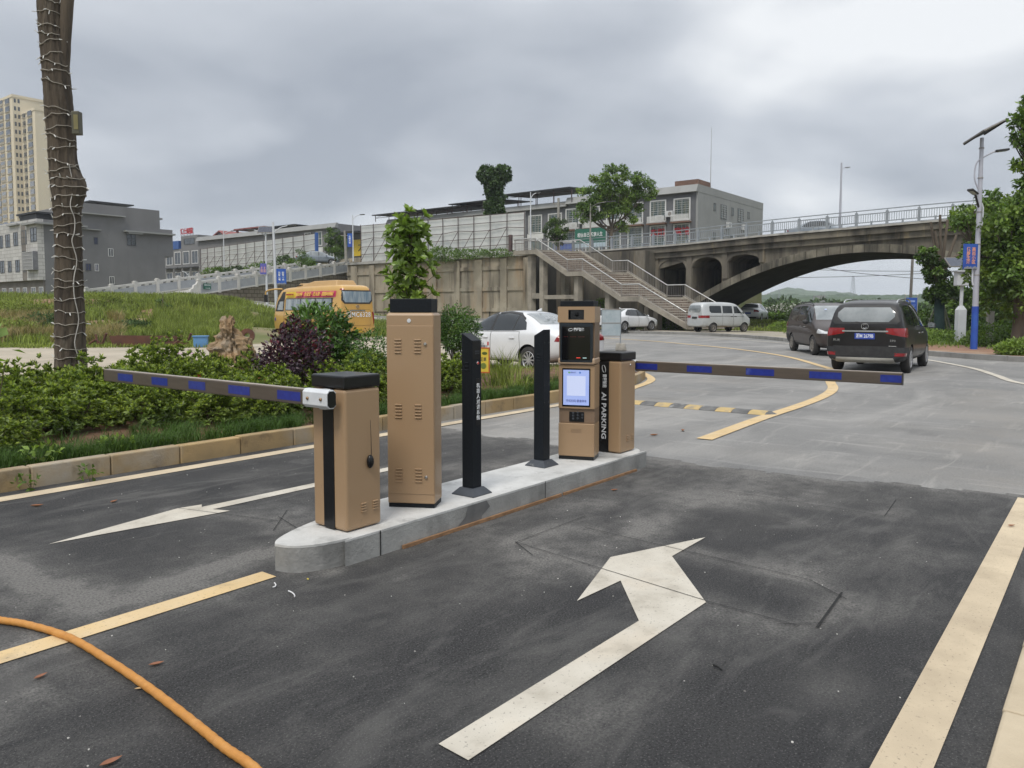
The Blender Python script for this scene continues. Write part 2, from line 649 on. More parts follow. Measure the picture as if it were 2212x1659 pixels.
def wob(u, v, k=1.0):                     # smooth pseudo-noise, about -1..1
    s = 0
    for i in range(8):
        p = _ph[i]
        s += math.sin((u * (p[0] - .5) + v * (p[1] - .5)) * 5 * k * (1 + i * .35) + p[2] * 6.3) / (1 + i * .3)
    return s / 2.8


def edge_u(v):                            # where the fresh asphalt ends
    return 7.05 + .16 * wob(v * 1.7, 3) + (.25 if v < 2.5 else 0) * (2.5 - v) * .9


slur = [Guv(*p) for p in ((-70, 1205), (0, 1220), (60, 1250), (140, 1277), (215, 1308), (300, 1290), (420, 1246), (510, 1212), (600, 1190))]


def dust_a(u, v):
    d = 0.0
    for a, b in loops + loops_l:
        q = seg_d(u, v, a, b)
        d = max(d, .50 * math.exp(-(q / max(.05, .13 + .07 * wob(u * 2, v * 2))) ** 2) * (.75 + .4 * wob(u * 3, v * 3 + 2)))
    for a, b in zip(slur, slur[1:]):
        q = seg_d(u, v, a, b)
        d = max(d, 1.7 * math.exp(-(q / max(.03, .085 + .03 * wob(u * 5, v * 5))) ** 4), .6 * math.exp(-(q / .22) ** 2))
    e = edge_u(v) - u
    d = max(d, .75 * math.exp(-max(e, 0) / .22))
    d = max(d, .40 * math.exp(-max(e, 0) / 1.4) * (.6 + .6 * max(0, wob(u, v * 2.2, 1.3))))
    # tyre-borne dust in sweeping lanes
    for c, wd, am in ((1.25, .2, .34), (2.75, .22, .40), (4.55, .22, .25), (5.95, .25, .22)):
        cc = c + .25 * math.sin(u * .55 + c)
        d = max(d, 1.5 * am * math.exp(-((v - cc) / wd) ** 2) * max(0, .35 + .8 * wob(u * .8, v * 1.5)) * sstep(-1, 4.0, u))
    w1 = wob(u * .9 + 4 + .4 * wob(u, v), v * 1.1); w2 = wob(u * 1.3 - v * .8, v * 2.6 + u * .5 + 9, 1.2)
    d += (.42 * max(0, w1 + .1) + .40 * max(0, w2) ** 1.3) * (.35 + .65 * sstep(.5, 4.5, u))
    i_d = max(0, 2.6 - u, u - 6.65, 3.5 - v, v - 4.06)     # mortar dust and grit along the island foot
    d = max(d, .85 * math.exp(-i_d / .07) * (.6 + .5 * wob(u * 6, v * 6)), .3 * math.exp(-i_d / .25))
    # pale grit by the hose and the centre line
    d = max(d, .8 * math.exp(-(((u - 1.2) / .8) ** 2 + ((v - 3.9) / .5) ** 2)) * (.6 + .5 * wob(u * 6, v * 6)))
    d = max(d, .7 * math.exp(-(((u - .9) / .9) ** 2 + ((v - 3.3) / .25) ** 2)) * (.6 + .5 * wob(u * 7, v * 7)))
    return max(0.0, min(1.6, d * 1.3))


us = np.concatenate([np.arange(-4, 0, .25), np.arange(0, 8.2, .06)])
vs = np.concatenate([np.arange(.26, 7.16, .06), [7.16]])
asph = grid_obj('asphalt_lane', us, vs, lambda u, v: 0, M_asph, dust_a)
# cut the far edge along its ragged line
bm = bmesh.new(); bm.from_mesh(asph.data)
bmesh.ops.delete(bm, geom=[f for f in bm.faces if f.calc_center_median().x > edge_u(f.calc_center_median().y)], context='FACES')
bm.to_mesh(asph.data); bm.free()
asph.location.z = .005; tag(asph, kind='structure')


def dust_r(u, v):
    d = .45 * math.exp(-abs(v - (.6 + max(0, u - 8) * .16)) / .5) * (u < 17) * (.5 + .5 * wob(u, v))
    d = max(d, .8 * math.exp(-abs(v - 6.9) / .7) * (u < 12) * (.5 + .5 * wob(u * 1.4, v)))
    d += .28 * max(0, wob(u * .45, v * .45)) ** 2 + .15 * max(0, wob(u * 1.1 + 7, v * 1.1)) ** 2
    return max(0.0, min(1.0, d))


road_out = [(6.0, .3), (9.5, .3), (10.2, -1.0), (11.5, -6), (14, -16), (20, -34), (32, -34), (28.4, -14), (27, -4), (26.6, 2.2), (28.6, 5.1), (29.95, 7.1), (33.2, 10), (37.1, 12.5),
            (40.8, 16), (43.3, 20), (44, 24.2), (45, 30), (47, 40), (50, 52), (46.5, 53), (42, 42), (38, 31), (33.5, 23.5), (29, 19.4), (24.5, 15.2), (20, 11.0), (17.3, 9.3), (16.4, 8.95), (15.2, 8.15), (14.2, 7.75), (13.0, 7.4), (11.6, 7.18), (6.0, 7.16)]
mb = MB(); mb.face([(p[0], p[1], 0) for p in road_out])
road = mb.build('road', M_road, None, (0, 0, 0), ROT)
bm = bmesh.new(); bm.from_mesh(road.data)
bmesh.ops.triangulate(bm, faces=bm.faces)
for it in range(7):
    es = [e for e in bm.edges if e.calc_length() > .8]
    if not es:
        break
    bmesh.ops.subdivide_edges(bm, edges=es, cuts=1)
    bmesh.ops.triangulate(bm, faces=[f for f in bm.faces if len(f.verts) > 3])
bm.to_mesh(road.data); bm.free()
at = road.data.attributes.new('dust', 'FLOAT', 'POINT')
at.data.foreach_set('value', [dust_r(v.co.x, v.co.y) for v in road.data.vertices])
tag(road, kind='structure')


def band(name, pts, w, z, m, kind='structure'):
    """a painted line of width w along (u, v) points."""
    L, Rr = [], []
    for i, p in enumerate(pts):
        a, b = pts[max(i - 1, 0)], pts[min(i + 1, len(pts) - 1)]
        d = Vector((b[0] - a[0], b[1] - a[1])).normalized()
        n = Vector((-d.y, d.x)) * (w if not callable(w) else w(p)) / 2
        L.append((p[0] + n.x, p[1] + n.y, 0)); Rr.append((p[0] - n.x, p[1] - n.y, 0))
    mb = MB()
    for i in range(len(pts) - 1):
        mb.face([Rr[i], Rr[i + 1], L[i + 1], L[i]])
    return tag(mb.build(name, m, None, (0, 0, z), ROT), kind=kind)


def smooth_path(pts, n=6):
    out = []
    for i in range(len(pts) - 1):
        p0, p1, p2, p3 = pts[max(i - 1, 0)], pts[i], pts[i + 1], pts[min(i + 2, len(pts) - 1)]
        for k in range(n):
            t = k / n
            out.append(tuple(.5 * ((2 * b) + (-a + c) * t + (2 * a - 5 * b + 4 * c - d) * t * t + (-a + 3 * b - 3 * c + d) * t ** 3)
                             for a, b, c, d in zip(p0, p1, p2, p3)))
    out.append(tuple(pts[-1]))
    return out


ZM = .010
band('yellow_edge_line', [(-4, 6.9), (11, 6.9)], .17, ZM, M_cream)
band('yellow_edge_line', smooth_path([(11.02, 6.92), (12.2, 7.05), (13.2, 7.33), (14.3, 7.62), (15.2, 8.02), (16.3, 8.8), (17.4, 9.7)]), .17, ZM, M_yel)
band('yellow_centre_line', [(-4, 3.735), (2.55, 3.735)], .135, ZM, M_yel)
band('yellow_centre_line', smooth_path([(8.4, 3.74), (10.6, 3.86), (12.2, 3.90), (13.5, 3.97), (14.6, 4.1), (15.6, 4.32), (16.7, 4.68), (18.3, 5.15), (20.1, 5.6), (21.6, 6.36), (25.2, 8.5), (28.5, 11.35),
                                         (31.1, 14.4), (34.2, 18.8), (37.2, 25), (40, 32)]), .19, ZM, M_yel)
band('white_edge_line', smooth_path([(15, -3), (17, -.4), (18.7, 1.45), (20.8, 2.2), (23.1, 3.0), (26.15, 4.6), (29, 6.4), (32, 8.8), (35, 11.8), (38.4, 16), (41, 21.2), (42.5, 27)]), .17, ZM, M_wht)
band('cream_edge_line', [(-4, .50), (7.3, .505)], .165, ZM, M_cream)
sheet('straight_arrow', [(2.02, 5.33), (3.2, 5.16), (3.145, 5.30), (5.02, 5.30), (5.02, 5.42), (3.13, 5.43), (3.17, 5.50), (3.0, 5.535)], ZM, M_wht)
sheet('turn_arrow', [(1.88, 1.79), (1.87, 1.645), (3.67, 1.61), (4.245, 2.085), (4.74, 2.09), (4.0, 2.37), (3.28, 2.14), (3.68, 2.115), (3.25, 1.765)], ZM, M_wht)
# saw cuts of the vehicle loops
for i, (a, b) in enumerate(loops + loops_l):
    band('saw_cut_line', [a, b], .005 if i != 5 else .011, .0125, M_dark)
# kerbs: each stone is its own joint-to-joint block inside one kerb run
def kerb_run(name, pts, w, z0, z1, step, m, gap=.008):
    mb = MB()
    path = smooth_path(pts, 8)
    acc, cur = [path[0]], 0
    L = [0]
    for a, b in zip(path, path[1:]):
        L.append(L[-1] + math.hypot(b[0] - a[0], b[1] - a[1]))
    def at_(s):
        for i in range(len(L) - 1):
            if s <= L[i + 1] or i == len(L) - 2:
                t = (s - L[i]) / max(1e-6, L[i + 1] - L[i])
                return Vector((path[i][0] + (path[i + 1][0] - path[i][0]) * t, path[i][1] + (path[i + 1][1] - path[i][1]) * t))
    s = 0
    r_ = random.Random(len(pts))
    while s < L[-1] - .1:
        e = min(s + step, L[-1])
        a, b = at_(s + gap / 2), at_(e - gap / 2)
        d = (b - a).normalized(); n = Vector((-d.y, d.x)) * w
        dz = r_.uniform(-.006, .006); dn = n.normalized() * r_.uniform(-.006, .006)
        mb.prism([tuple(a + dn), tuple(b + dn), tuple(b + n + dn), tuple(a + n + dn)], z0, z1 + dz)
        s = e
    o = mb.build(name, m, None, (0, 0, 0), ROT, bevel=.012)
    return tag(o, kind='structure')


kerb_run('bed_kerb', [(-4, 7.16), (4, 7.16), (8, 7.16), (11.6, 7.17), (13.0, 7.42), (14.2, 7.76), (15.2, 8.16), (16.2, 8.85), (17.3, 9.5)], .12, -.03, .185, .66, M_granite)
kerb_run('far_kerb', [(31, -30), (28.4, -12), (26.9, -3), (26.6, 2.2), (28.6, 5.1), (29.95, 7.1), (33.2, 10), (37.1, 12.5), (40.8, 16), (43.3, 20), (44, 24.2), (45, 30), (47, 40), (49, 50)][::-1], .16, -.03, .16, 1.0, M_kerb)
kerb_run('right_kerb', [(-4, .28), (2.5, .285), (4.5, .27), (6.5, .22), (8.2, .1)][::-1], .13, -.03, .03, .7, mat('pale_verge_stone', (.50, .42, .30), (.40, .33, .23), 3, 6, rough=.85, bump=.3, bscale=50, layers=(((.24, .2, .14), 3, .56, .7, .6, None),)))

# verge behind the far kerb: bare red earth
vg = [(26.5, 1.5), (28.5, 4.95), (29.8, 6.9), (33.1, 9.8), (37, 12.3), (39, 11.5), (36, 8), (33.5, 4.5), (32.3, 0), (33, -12), (28.2, -12), (26.7, -3)]
M_red = mat('red_earth', (.30, .165, .10), (.22, .13, .085), .9, 6, rough=.95, bump=.6, bscale=20, layers=(((.36, .29, .21), .5, .5, .7, .7, None),))
vg = [(26.8, 2.0), (28.8, 4.95), (30.1, 6.9), (33.3, 9.7), (37.2, 12.2), (36.2, 7.5), (34.2, 4.5), (33, 0), (33.5, -12), (28.7, -12), (27.1, -3)]
mb = MB(); mb.prism(vg, -.05, .14); tag(mb.build('verge', M_red, None, (0, 0, 0), ROT), kind='structure')
M_pave = mat('dusty_forecourt', (.35, .31, .245), (.27, .245, .20), .4, 6, rough=.95, bump=.3, bscale=20, layers=(((.15, .15, .07), .35, .55, .68, .7, None),))
fc = [(37.4, 12.2), (41.1, 15.8), (43.6, 19.9), (44.3, 24.2), (45.3, 30), (47.3, 40), (52, 38), (51, 30), (51, 24), (50, 17), (44, 8)]
mb = MB(); mb.prism(fc, -.3, .12); tag(mb.build('forecourt', M_pave, None, (0, 0, 0), ROT), kind='structure')

# planting bed soil, slightly crowned
def bed_z(u, v):
    return .13 + .10 * math.exp(-((v - 9.4) / 1.3) ** 2) + .012 * wob(u * 3, v * 3)
mb = MB()
bus_ = [i * .25 for i in range(-16, 70)]
def bed_lo(u): return lerp_tab([(11.6, 7.29), (13.0, 7.54), (14.2, 7.9), (15.2, 8.32), (16.2, 9.0), (17.3, 9.7)], u)
def bed_hi(u): return lerp_tab([(-4, 12.2), (8, 12.0), (13, 11.2), (17.2, 10.6)], u)
NV = 16
vsb = []
for u in bus_:
    for j in range(NV + 1):
        v = bed_lo(u) + (bed_hi(u) - bed_lo(u)) * j / NV
        edge = sstep(0, .12, j / NV) * (1 - sstep(.86, 1.0, j / NV))
        vsb.append((u, v, (bed_z(u, v) - .14) * edge + .14 * (1 - sstep(.9, 1, j / NV)) - .02 * sstep(.9, 1, j / NV)))
fsb = [(i * (NV + 1) + j, (i + 1) * (NV + 1) + j, (i + 1) * (NV + 1) + j + 1, i * (NV + 1) + j + 1) for i in range(len(bus_) - 1) for j in range(NV)]
mb.add(vsb, fsb)
tag(mb.build('planting_bed_ground', M_soil, None, (0, 0, 0), ROT, smooth=60), kind='structure')
# ------------------------------------------------------------------ the gate island and its machines
M_tan = mat('tan_powder_coat', (.345, .23, .132), (.315, .208, .118), 220, 2, .3, .7, rough=.42, bump=.05, bscale=420, coat=.15,
            layers=(((.40, .30, .20), 2.2, .56, .8, .35, (1, 1, .35)), ((.22, .15, .095), 14, .66, .76, .4, (1, 1, .4))))
M_tan_d = mat('tan_powder_coat_dark', (.20, .135, .086), (.185, .124, .08), 200, 2, rough=.45, bump=.05, bscale=420)
M_blk = mat('gloss_black_steel', (.006, .0065, .0075), (.009, .0095, .011), 40, 3, rough=.3, coat=.15, spec=.3)
M_blkm = mat('navy_black_powder_coat', (.006, .008, .011), (.009, .012, .016), 60, 3, rough=.5, bump=.04, bscale=300, spec=.22,
             layers=(((.03, .033, .037), 9, .66, .8, .4, None),))
M_plate = mat('steel_base_plate', (.05, .058, .07), (.035, .041, .05), 12, 5, rough=.45, layers=(((.3, .3, .28), 14, .64, .74, .6, None),))
M_white = mat('white_paint', (.62, .64, .66), (.55, .57, .59), 8, 4, rough=.4)
M_chrome = mat('bright_metal', (.6, .6, .6), (.5, .5, .5), 10, 3, rough=.2, metal=.9)
M_brass = mat('brass_bolt', (.32, .2, .11), (.22, .14, .08), 60, 3, rough=.35, metal=.8)
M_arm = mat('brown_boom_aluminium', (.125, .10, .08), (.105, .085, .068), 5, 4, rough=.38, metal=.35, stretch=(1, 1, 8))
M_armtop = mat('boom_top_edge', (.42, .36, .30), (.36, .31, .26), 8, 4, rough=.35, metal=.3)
M_blue = mat('blue_reflective_tape', (.008, .02, .20), (.012, .03, .26), 30, 4, rough=.3, coat=.4, layers=(((.12, .16, .42), 6, .62, .74, .5, None),))
M_glassk = mat('black_display_glass', (.004, .004, .005), (.006, .006, .007), 5, 2, rough=.08)
M_letter = mat('white_lettering', (.72, .74, .76), (.66, .68, .7), 20, 2, rough=.5)
M_wood = mat('formwork_wood', (.30, .17, .085), (.2, .11, .055), 14, 5, rough=.8, bump=.3)
M_letterk = mat('dark_lettering', (.03, .03, .05), (.02, .02, .03), 20, 2, rough=.5)

ISL = [(2.615, 3.77), (2.64, 3.68), (2.70, 3.61), (2.80, 3.56), (2.98, 3.52), (3.2, 3.50), (6.32, 3.505), (6.47, 3.53), (6.59, 3.60), (6.66, 3.72), (6.67, 3.85), (6.60, 3.98), (6.45, 4.06), (6.25, 4.08),
       (3.65, 4.08), (3.3, 4.04), (3.0, 3.97), (2.80, 3.90), (2.67, 3.83)]
isl = smooth_path(ISL + [ISL[0]], 4)[:-1]
io = thing('concrete_island', 'long low pale concrete island with rounded ends under the gate machines', 'traffic island', W(0, 0, 0), ROT)
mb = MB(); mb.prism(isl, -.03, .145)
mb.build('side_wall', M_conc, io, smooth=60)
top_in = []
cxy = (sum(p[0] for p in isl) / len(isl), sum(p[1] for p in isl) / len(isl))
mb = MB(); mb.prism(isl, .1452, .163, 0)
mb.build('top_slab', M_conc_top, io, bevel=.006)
M_patch = mat('wet_concrete_patch', (.15, .15, .148), (.11, .11, .108), 9, 4, rough=.7)
mb = MB()
mb.face([(3.9, 3.496, .0), (4.12, 3.496, .0), (4.13, 3.496, .05), (4.22, 3.496, .10), (4.18, 3.496, .15), (3.98, 3.496, .145), (3.96, 3.496, .08), (3.88, 3.496, .03)])
mb.build('repair_patch', M_patch, io)
mb = MB()
mb.box(3.35, 5.1, 3.476, 3.494, 0.006, .028); mb.box(5.14, 6.34, 3.478, 3.496, 0.006, .026)
mb.build('formwork_strip', M_wood, io)
for x0, y0 in ((3.172, 3.494), (4.9, 3.498)):
    mb = MB(); mb.box(x0, x0 + .005, y0, y0 + .0045, 0, .16); mb.build('expansion_joint', M_dark, io)


def louvers(mb, face, c0, c1, z, w=.035, n=4, pitch=.0135):
    """a column of pressed louvres on the x=0 ('x') or y=0 ('y') face."""
    for i in range(n):
        zz = z + (i - (n - 1) / 2) * pitch
        if face == 'x':
            mb.box(-.008, .002, c0 - w / 2, c0 + w / 2, zz - .004, zz + .004)
        else:
            mb.box(c0 - w / 2, c0 + w / 2, -.008, .002, zz - .0045, zz + .0045)


def swirl(mb, O, X, Y, r, mi=0):
    """two interlocking crescents, the round emblem of the machines."""
    O, X, Y = Vector(O), Vector(X), Vector(Y)
    N = X.cross(Y).normalized() * .0015
    for s in (0, math.pi):
        n = 14
        ring = []
        for i in range(n + 1):
            a = s + .25 + 2.75 * i / n
            w = .30 * r * math.sin(math.pi * (i + .35) / (n + .7)) + .02 * r
            for q in (r * .78 + w / 2, r * .78 - w / 2):
                ring.append(O + X * (q * math.cos(a)) * 1.25 + Y * (q * math.sin(a) * .62 + .18 * r * math.cos(a)) + N)
        mb.add(ring, [(2 * i, 2 * i + 1, 2 * i + 3, 2 * i + 2) for i in range(n)], mi)


def v_on(px, u):                       # where the sight line through column px crosses the line u = const
    a = (px - CX) / F_PX
    return (UX * u - a * UY * u) / (UY + a * UX)


def barrier(label, u0, v0, arm_side, strip, group):
    t = thing('barrier_cabinet', label, 'parking barrier', W(u0, v0, .163), ROT, group)
    mb = MB(); mb.box(0, .28, 0, .31, .006, .862)
    mb.build('cabinet_body', M_tan, t, bevel=.018, segs=3)
    mb = MB(); mb.box(-.003, .283, -.003, .313, .866, .945)
    mb.build('cabinet_cap', M_blk, t, bevel=.012, segs=3)
    mb = MB(); mb.box(-.0035, .01, strip[0], strip[1], .008, .861)
    mb.build('black_strip', M_blk, t)
    for cx_ in (.135, .228):
        mb = MB(); louvers(mb, 'y', cx_, 0, .132, .04, 4, .016); mb.build('vent', M_tan, t, bevel=.003)
    return t


BG = 'tan parking barriers on the island'
c1 = barrier('nearest tan barrier cabinet with the black whip antenna, its boom over the left lane', 3.0, 3.60, 0, (.105, .205), BG)
mb = MB(); mb.ball((.182, -.012, .41), (.024, .02, .042), 8)
an = mb.build('antenna', M_blk, c1, smooth=80)
mb = MB(); mb.tube([(.184, -.02, .44), (.185, -.018, .55), (.186, -.012, .665)], [.0022, .0018, .001], 6)
mb.build('whip', M_blk, an)


def boom(parent, x, y0, y1, zc, cuts, sgn, cl0, cl1):
    """boom of rectangular section along y, with its clamp."""
    h = .047
    mb = MB(); mb.box(x - .022, x + .022, min(y0, y1), max(y0, y1), zc - h, zc + h)
    b = mb.build('boom', M_arm, parent, bevel=.006)
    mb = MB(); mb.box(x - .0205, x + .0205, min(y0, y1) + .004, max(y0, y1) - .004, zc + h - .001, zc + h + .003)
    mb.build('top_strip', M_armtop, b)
    mb = MB(); e = y1 + .004 * sgn
    mb.box(x - .0225, x + .0225, min(y1, e), max(y1, e), zc - h - .001, zc + h + .001)
    mb.build('end_cap', M_blk, b)
    for a, c in cuts:
        mb = MB(); mb.box(x - .0235, x - .0222, min(a, c), max(a, c), zc - .028, zc + .028)
        mb.build('reflective_tape', M_blue, b)
    c = .018
    a0, a1 = min(cl0, cl1), max(cl0, cl1)
    sec = [(x - .034, zc - .056 + c), (x - .034 + c, zc - .056), (x + .034 - c, zc - .056), (x + .034, zc - .056 + c), (x + .034, zc + .056 - c), (x + .034 - c, zc + .056), (x - .034 + c, zc + .056), (x - .034, zc + .056 - c)]
    mb = MB(); mb.ext(sec, 'y', a0, a1)
    k = mb.build('boom_clamp', M_white, parent, bevel=.003)
    mb = MB()
    ye = a0 - .001
    sec2 = [(x + (p - x) * .86, zc + (q - zc) * .86) for p, q in sec]
    mb.ext(sec2, 'y', ye - .003, ye + .004)
    mb.build('clamp_end_plate', M_blk, k)
    for yy in (a0 + .055, a1 - .05):
        mb = MB(); mb.lathe([(0, 0), (.010, 0), (.010, .006), (.006, .010), (0, .010)], 10, 0, Matrix.Translation((x - .034, yy, zc)) @ Matrix.Rotation(R(-90), 4, 'Y'))
        mb.build('bolt', M_brass, k, smooth=40)
    return b


u_arm = 2.92
cuts = [(v_on(p, u_arm) - 3.60, v_on(q, u_arm) - 3.60) for p, q in ((653, 603), (543, 497), (447, 411), (365, 331), (290, 258))]
boom(c1, u_arm - 3.0, .25, v_on(227, u_arm) - 3.60, .812, cuts, 1, v_on(714, u_arm) - 3.6, v_on(661, u_arm) - 3.6)
mb = MB(); mb.box(-.045, .0, .125, .185, .74, .862); mb.build('pivot_bracket', M_white, c1, bevel=.004)

c2 = barrier('farther tan barrier cabinet lettered on its black strip, its boom over the right lane', 6.25, 3.61, 0, (.125, .232), BG)
lettering('AI PARKING', .068, M_letter, c2, (0, 0, -1), (0, -1, 0), (-.0045, .178, .345), width=.44, bold=.0012)
lettering('雷程智能', .046, M_letter, c2, (0, 0, -1), (0, -1, 0), (-.0045, .172, .675), width=.125, bold=.0006)
mb = MB(); swirl(mb, (-.0045, .178, .788), (0, 0, -1), (0, -1, 0), .036); mb.build('emblem', M_letter, c2)
mb = MB(); mb.ball((.17, -.003, .822), .009, 6); mb.build('lock', M_chrome, c2, smooth=80)
u_a2 = 6.62
cuts2 = [(v_on(p, u_a2) - 3.61, v_on(q, u_a2) - 3.61) for p, q in ((1376, 1423), (1487, 1541), (1615, 1676), (1752, 1822), (1906, 1952))]
boom(c2, u_a2 - 6.25, .14, v_on(1953, u_a2) - 3.61, .80, cuts2, -1, .28, .04)

# tall cabinet between the barrier and the intercom posts
tc_ = thing('control_cabinet', 'tall tan control cabinet with three rows of louvres and a black box on top', 'cabinet', W(3.75, 3.59, .163), ROT + R(30))
mb = MB()
DX, DY = .21, .325
mb.box(0, DX, 0, DY, .03, 1.30)
mb.prism([(0, 0), (DX, 0), (DX, DY), (0, DY)], 1.30, 1.318, 0, None, [(.012, .014), (DX - .012, .014), (DX - .012, DY - .014), (.012, DY - .014)])
mb.build('cabinet_body', M_tan, tc_, bevel=.006)
mb = MB(); mb.box(.008, DX - .004, .004, DY - .004, -.003, .028); mb.build('plinth', M_blkm, tc_)
mb = MB(); mb.box(.018, DX - .012, .02, DY - .02, 1.319, 1.412); mb.build('top_box', M_blkm, tc_, bevel=.004)
mb = MB(); mb.box(-.004, .0, .004, DY - .004, .095, 1.232)
dr = mb.build('door', M_tan, tc_, bevel=.002)
for zz in (1.095, .658, .224):
    for yy in (.244, .109):
        mb = MB(); louvers(mb, 'x', yy, 0, zz, .048, 5, .0215)
        for q in mb.v: q.x -= .004
        mb.build('vent', M_tan, dr, bevel=.003)
for zz in (1.11, .214):
    mb = MB(); mb.lathe([(0, 0), (.012, 0), (.012, .006), (.007, .012), (0, .012)], 12, 0, Matrix.Translation((-.004, .057, zz)) @ Matrix.Rotation(R(-90), 4, 'Y'))
    mb.build('lock', M_chrome, dr, smooth=40)
mb = MB(); mb.lathe([(0, 0), (.014, 0), (.013, .004), (0, .005)], 14, 0, Matrix.Translation((0, .168, 1.265)) @ Matrix.Rotation(R(-90), 4, 'Y'))
mb.build('indicator_button', M_white, tc_, smooth=40)


# the two slanted-top intercom posts
def post(label, u, v, flip):
    t = thing('intercom_post', label, 'intercom post', W(u, v, .163), ROT + (math.pi if flip else 0), 'black posts on the island')
    mb = MB()
    b0, b1 = .105, .062
    mb.prism([(-b0, -b0), (b0, -b0), (b0, b0), (-b0, b0)], .0, .006)
    mb.prism([(-b0, -b0), (b0, -b0), (b0, b0), (-b0, b0)], .006, .052, 0, None, [(-b1, -b1), (b1, -b1), (b1, b1), (-b1, b1)])
    mb.build('base_plate', M_plate, t, bevel=.003)
    w = .05
    mb = MB()
    mb.add([(-w, -w, .052), (w, -w, .052), (w, w, .052), (-w, w, .052), (-w, -w, 1.118), (w, -w, 1.118), (w, w, 1.172), (-w, w, 1.172)],
           [(0, 3, 2, 1), (4, 5, 6, 7), (0, 1, 5, 4), (1, 2, 6, 5), (2, 3, 7, 6), (3, 0, 4, 7)])
    mb.build('column', M_blkm, t, bevel=.004)
    for s in ((-1, 1) if flip else (-1,)):
        mb = MB()
        for i in range(3):
            zz = .905 + i * .026
            mb.tube([(s * w, -.018, zz), (s * w, .018, zz)], .006, 8)
        mb.build('vent', M_blkm, t, smooth=60)
    return t


p1 = post('black post with white Chinese lettering and a red call button beside the tall tan cabinet', 4.235, 3.68, False)
mb = MB(); mb.box(-.046, .046, -.0515, -.0495, .985, 1.115); mb.build('speaker_panel', M_blk, p1)
mb = MB()
for i in range(4):
    for j in range(2):
        mb.box(-.018 + i * .012, -.012 + i * .012, -.053, -.051, 1.02 + j * .016, 1.03 + j * .016)
mb.build('speaker_slot', M_plate, p1)
M_red_l = mat('red_plastic', (.45, .03, .02), (.38, .025, .02), 10, 2, rough=.3)
mb = MB(); mb.lathe([(0, 0), (.012, 0), (.012, .004), (.010, .006)], 14, 0, Matrix.Translation((.008, -.05, .955)) @ Matrix.Rotation(R(90), 4, 'X'))
bt = mb.build('call_button', M_chrome, p1, smooth=40)
mb = MB(); mb.lathe([(.010, .005), (.007, .010), (0, .011)], 12, 0, Matrix.Translation((.008, -.05, .955)) @ Matrix.Rotation(R(90), 4, 'X'))
mb.build('button_cap', M_red_l, bt, smooth=40)
mb = MB(); mb.box(-.012, .034, -.052, -.0495, .505, .845); mb.build('label_strip', M_blk, p1)
lettering('机器人对讲系统', .037, M_letter, p1, (1, 0, 0), (0, 0, 1), (.011, -.0535, .675), vertical=True, space=1.10)
p2 = post('plain black post with bare screw holes beside the payment kiosk', 5.39, 3.885, True)
mb = MB()
for zz in (1.06, .9, .7, .55):
    for xx in (-.03, .034):
        mb.ball((xx, .05, zz), .003, 5)
mb.build('rivet', M_chrome, p2)

# payment kiosk
kt = thing('payment_kiosk', 'tan payment kiosk with a black display above a lit pale blue screen', 'kiosk', W(5.832, 3.632, .163), ROT + R(21))
KW, KD = .326, .235
def ky(f): return KW * (1 - f)
mb = MB(); mb.box(.004, KD, .004, KW - .004, -.003, .03); mb.build('plinth', M_blk, kt)
mb = MB(); mb.box(0, KD, 0, KW, .031, .327); mb.build('lower_body', M_tan, kt, bevel=.006)
mb = MB(); mb.box(.018, KD, .001, KW - .001, .3275, .457); sb = mb.build('sensor_band', M_tan_d, kt, bevel=.004)
mb = MB(); mb.box(.013, .02, ky(.71), ky(.29), .339, .43); sp_ = mb.build('sensor_panel', M_blk, sb, bevel=.003)
mb = MB()
for (f, zz) in ((.40, .42), (.40, .395), (.40, .368), (.53, .40), (.53, .372), (.66, .405), (.66, .38), (.53, .425)):
    mb.lathe([(0, .003), (.008, .003), (.010, 0)], 10, 0, Matrix.Translation((.0125, ky(f), zz)) @ Matrix.Rotation(R(-90), 4, 'Y'))
mb.build('infrared_lamp', M_plate, sp_, smooth=50)
mb = MB(); mb.box(0, KD, 0, KW, .4575, .85); mb.build('screen_housing', M_tan, kt, bevel=.006)
mb = MB(); mb.box(-.003, .004, ky(.885), ky(.10), .476, .82); scf = mb.build('lower_screen', M_glassk, kt, bevel=.003)
M_lcd = mat('lit_lcd', (.25, .32, .6), (.3, .37, .62), 4, 2, rough=.3, emit=((.42, .54, 1.0), .26))
M_lcdw = mat('lit_lcd_white', (.4, .45, .6), (.42, .46, .6), 4, 2, rough=.3, emit=((.62, .70, 1.0), .30))
mb = MB(); mb.box(-.0042, -.003, ky(.85), ky(.135), .492, .805); mb.build('lit_panel', M_lcd, scf)
mb = MB(); mb.box(-.0052, -.0042, ky(.755), ky(.235), .575, .752); mb.build('blank_code_field', M_lcdw, scf)
lettering('手机扫码 雷速停车', .026, mat('lcd_ink', (.08, .08, .3), (.07, .07, .28), rough=.4), scf, (0, -1, 0), (0, 0, 1), (-.0055, ky(.5), .528), width=.185, depth=.0005)
mb = MB()
mb.ball((-.0045, ky(.30), .782), (.001, .011, .008), 8)
mb.build('pay_icon', mat('green_icon', (.2, .5, .25), rough=.4), scf)
lettering('微信支付', .013, mat('lcd_ink', (.08, .08, .3)), scf, (0, -1, 0), (0, 0, 1), (-.0052, ky(.415), .782), width=.05, depth=.0004)
mb = MB(); mb.ball((-.0045, ky(.60), .782), (.001, .009, .009), 8)
mb.build('pay_icon', mat('blue_icon', (.1, .25, .7), rough=.4), scf)
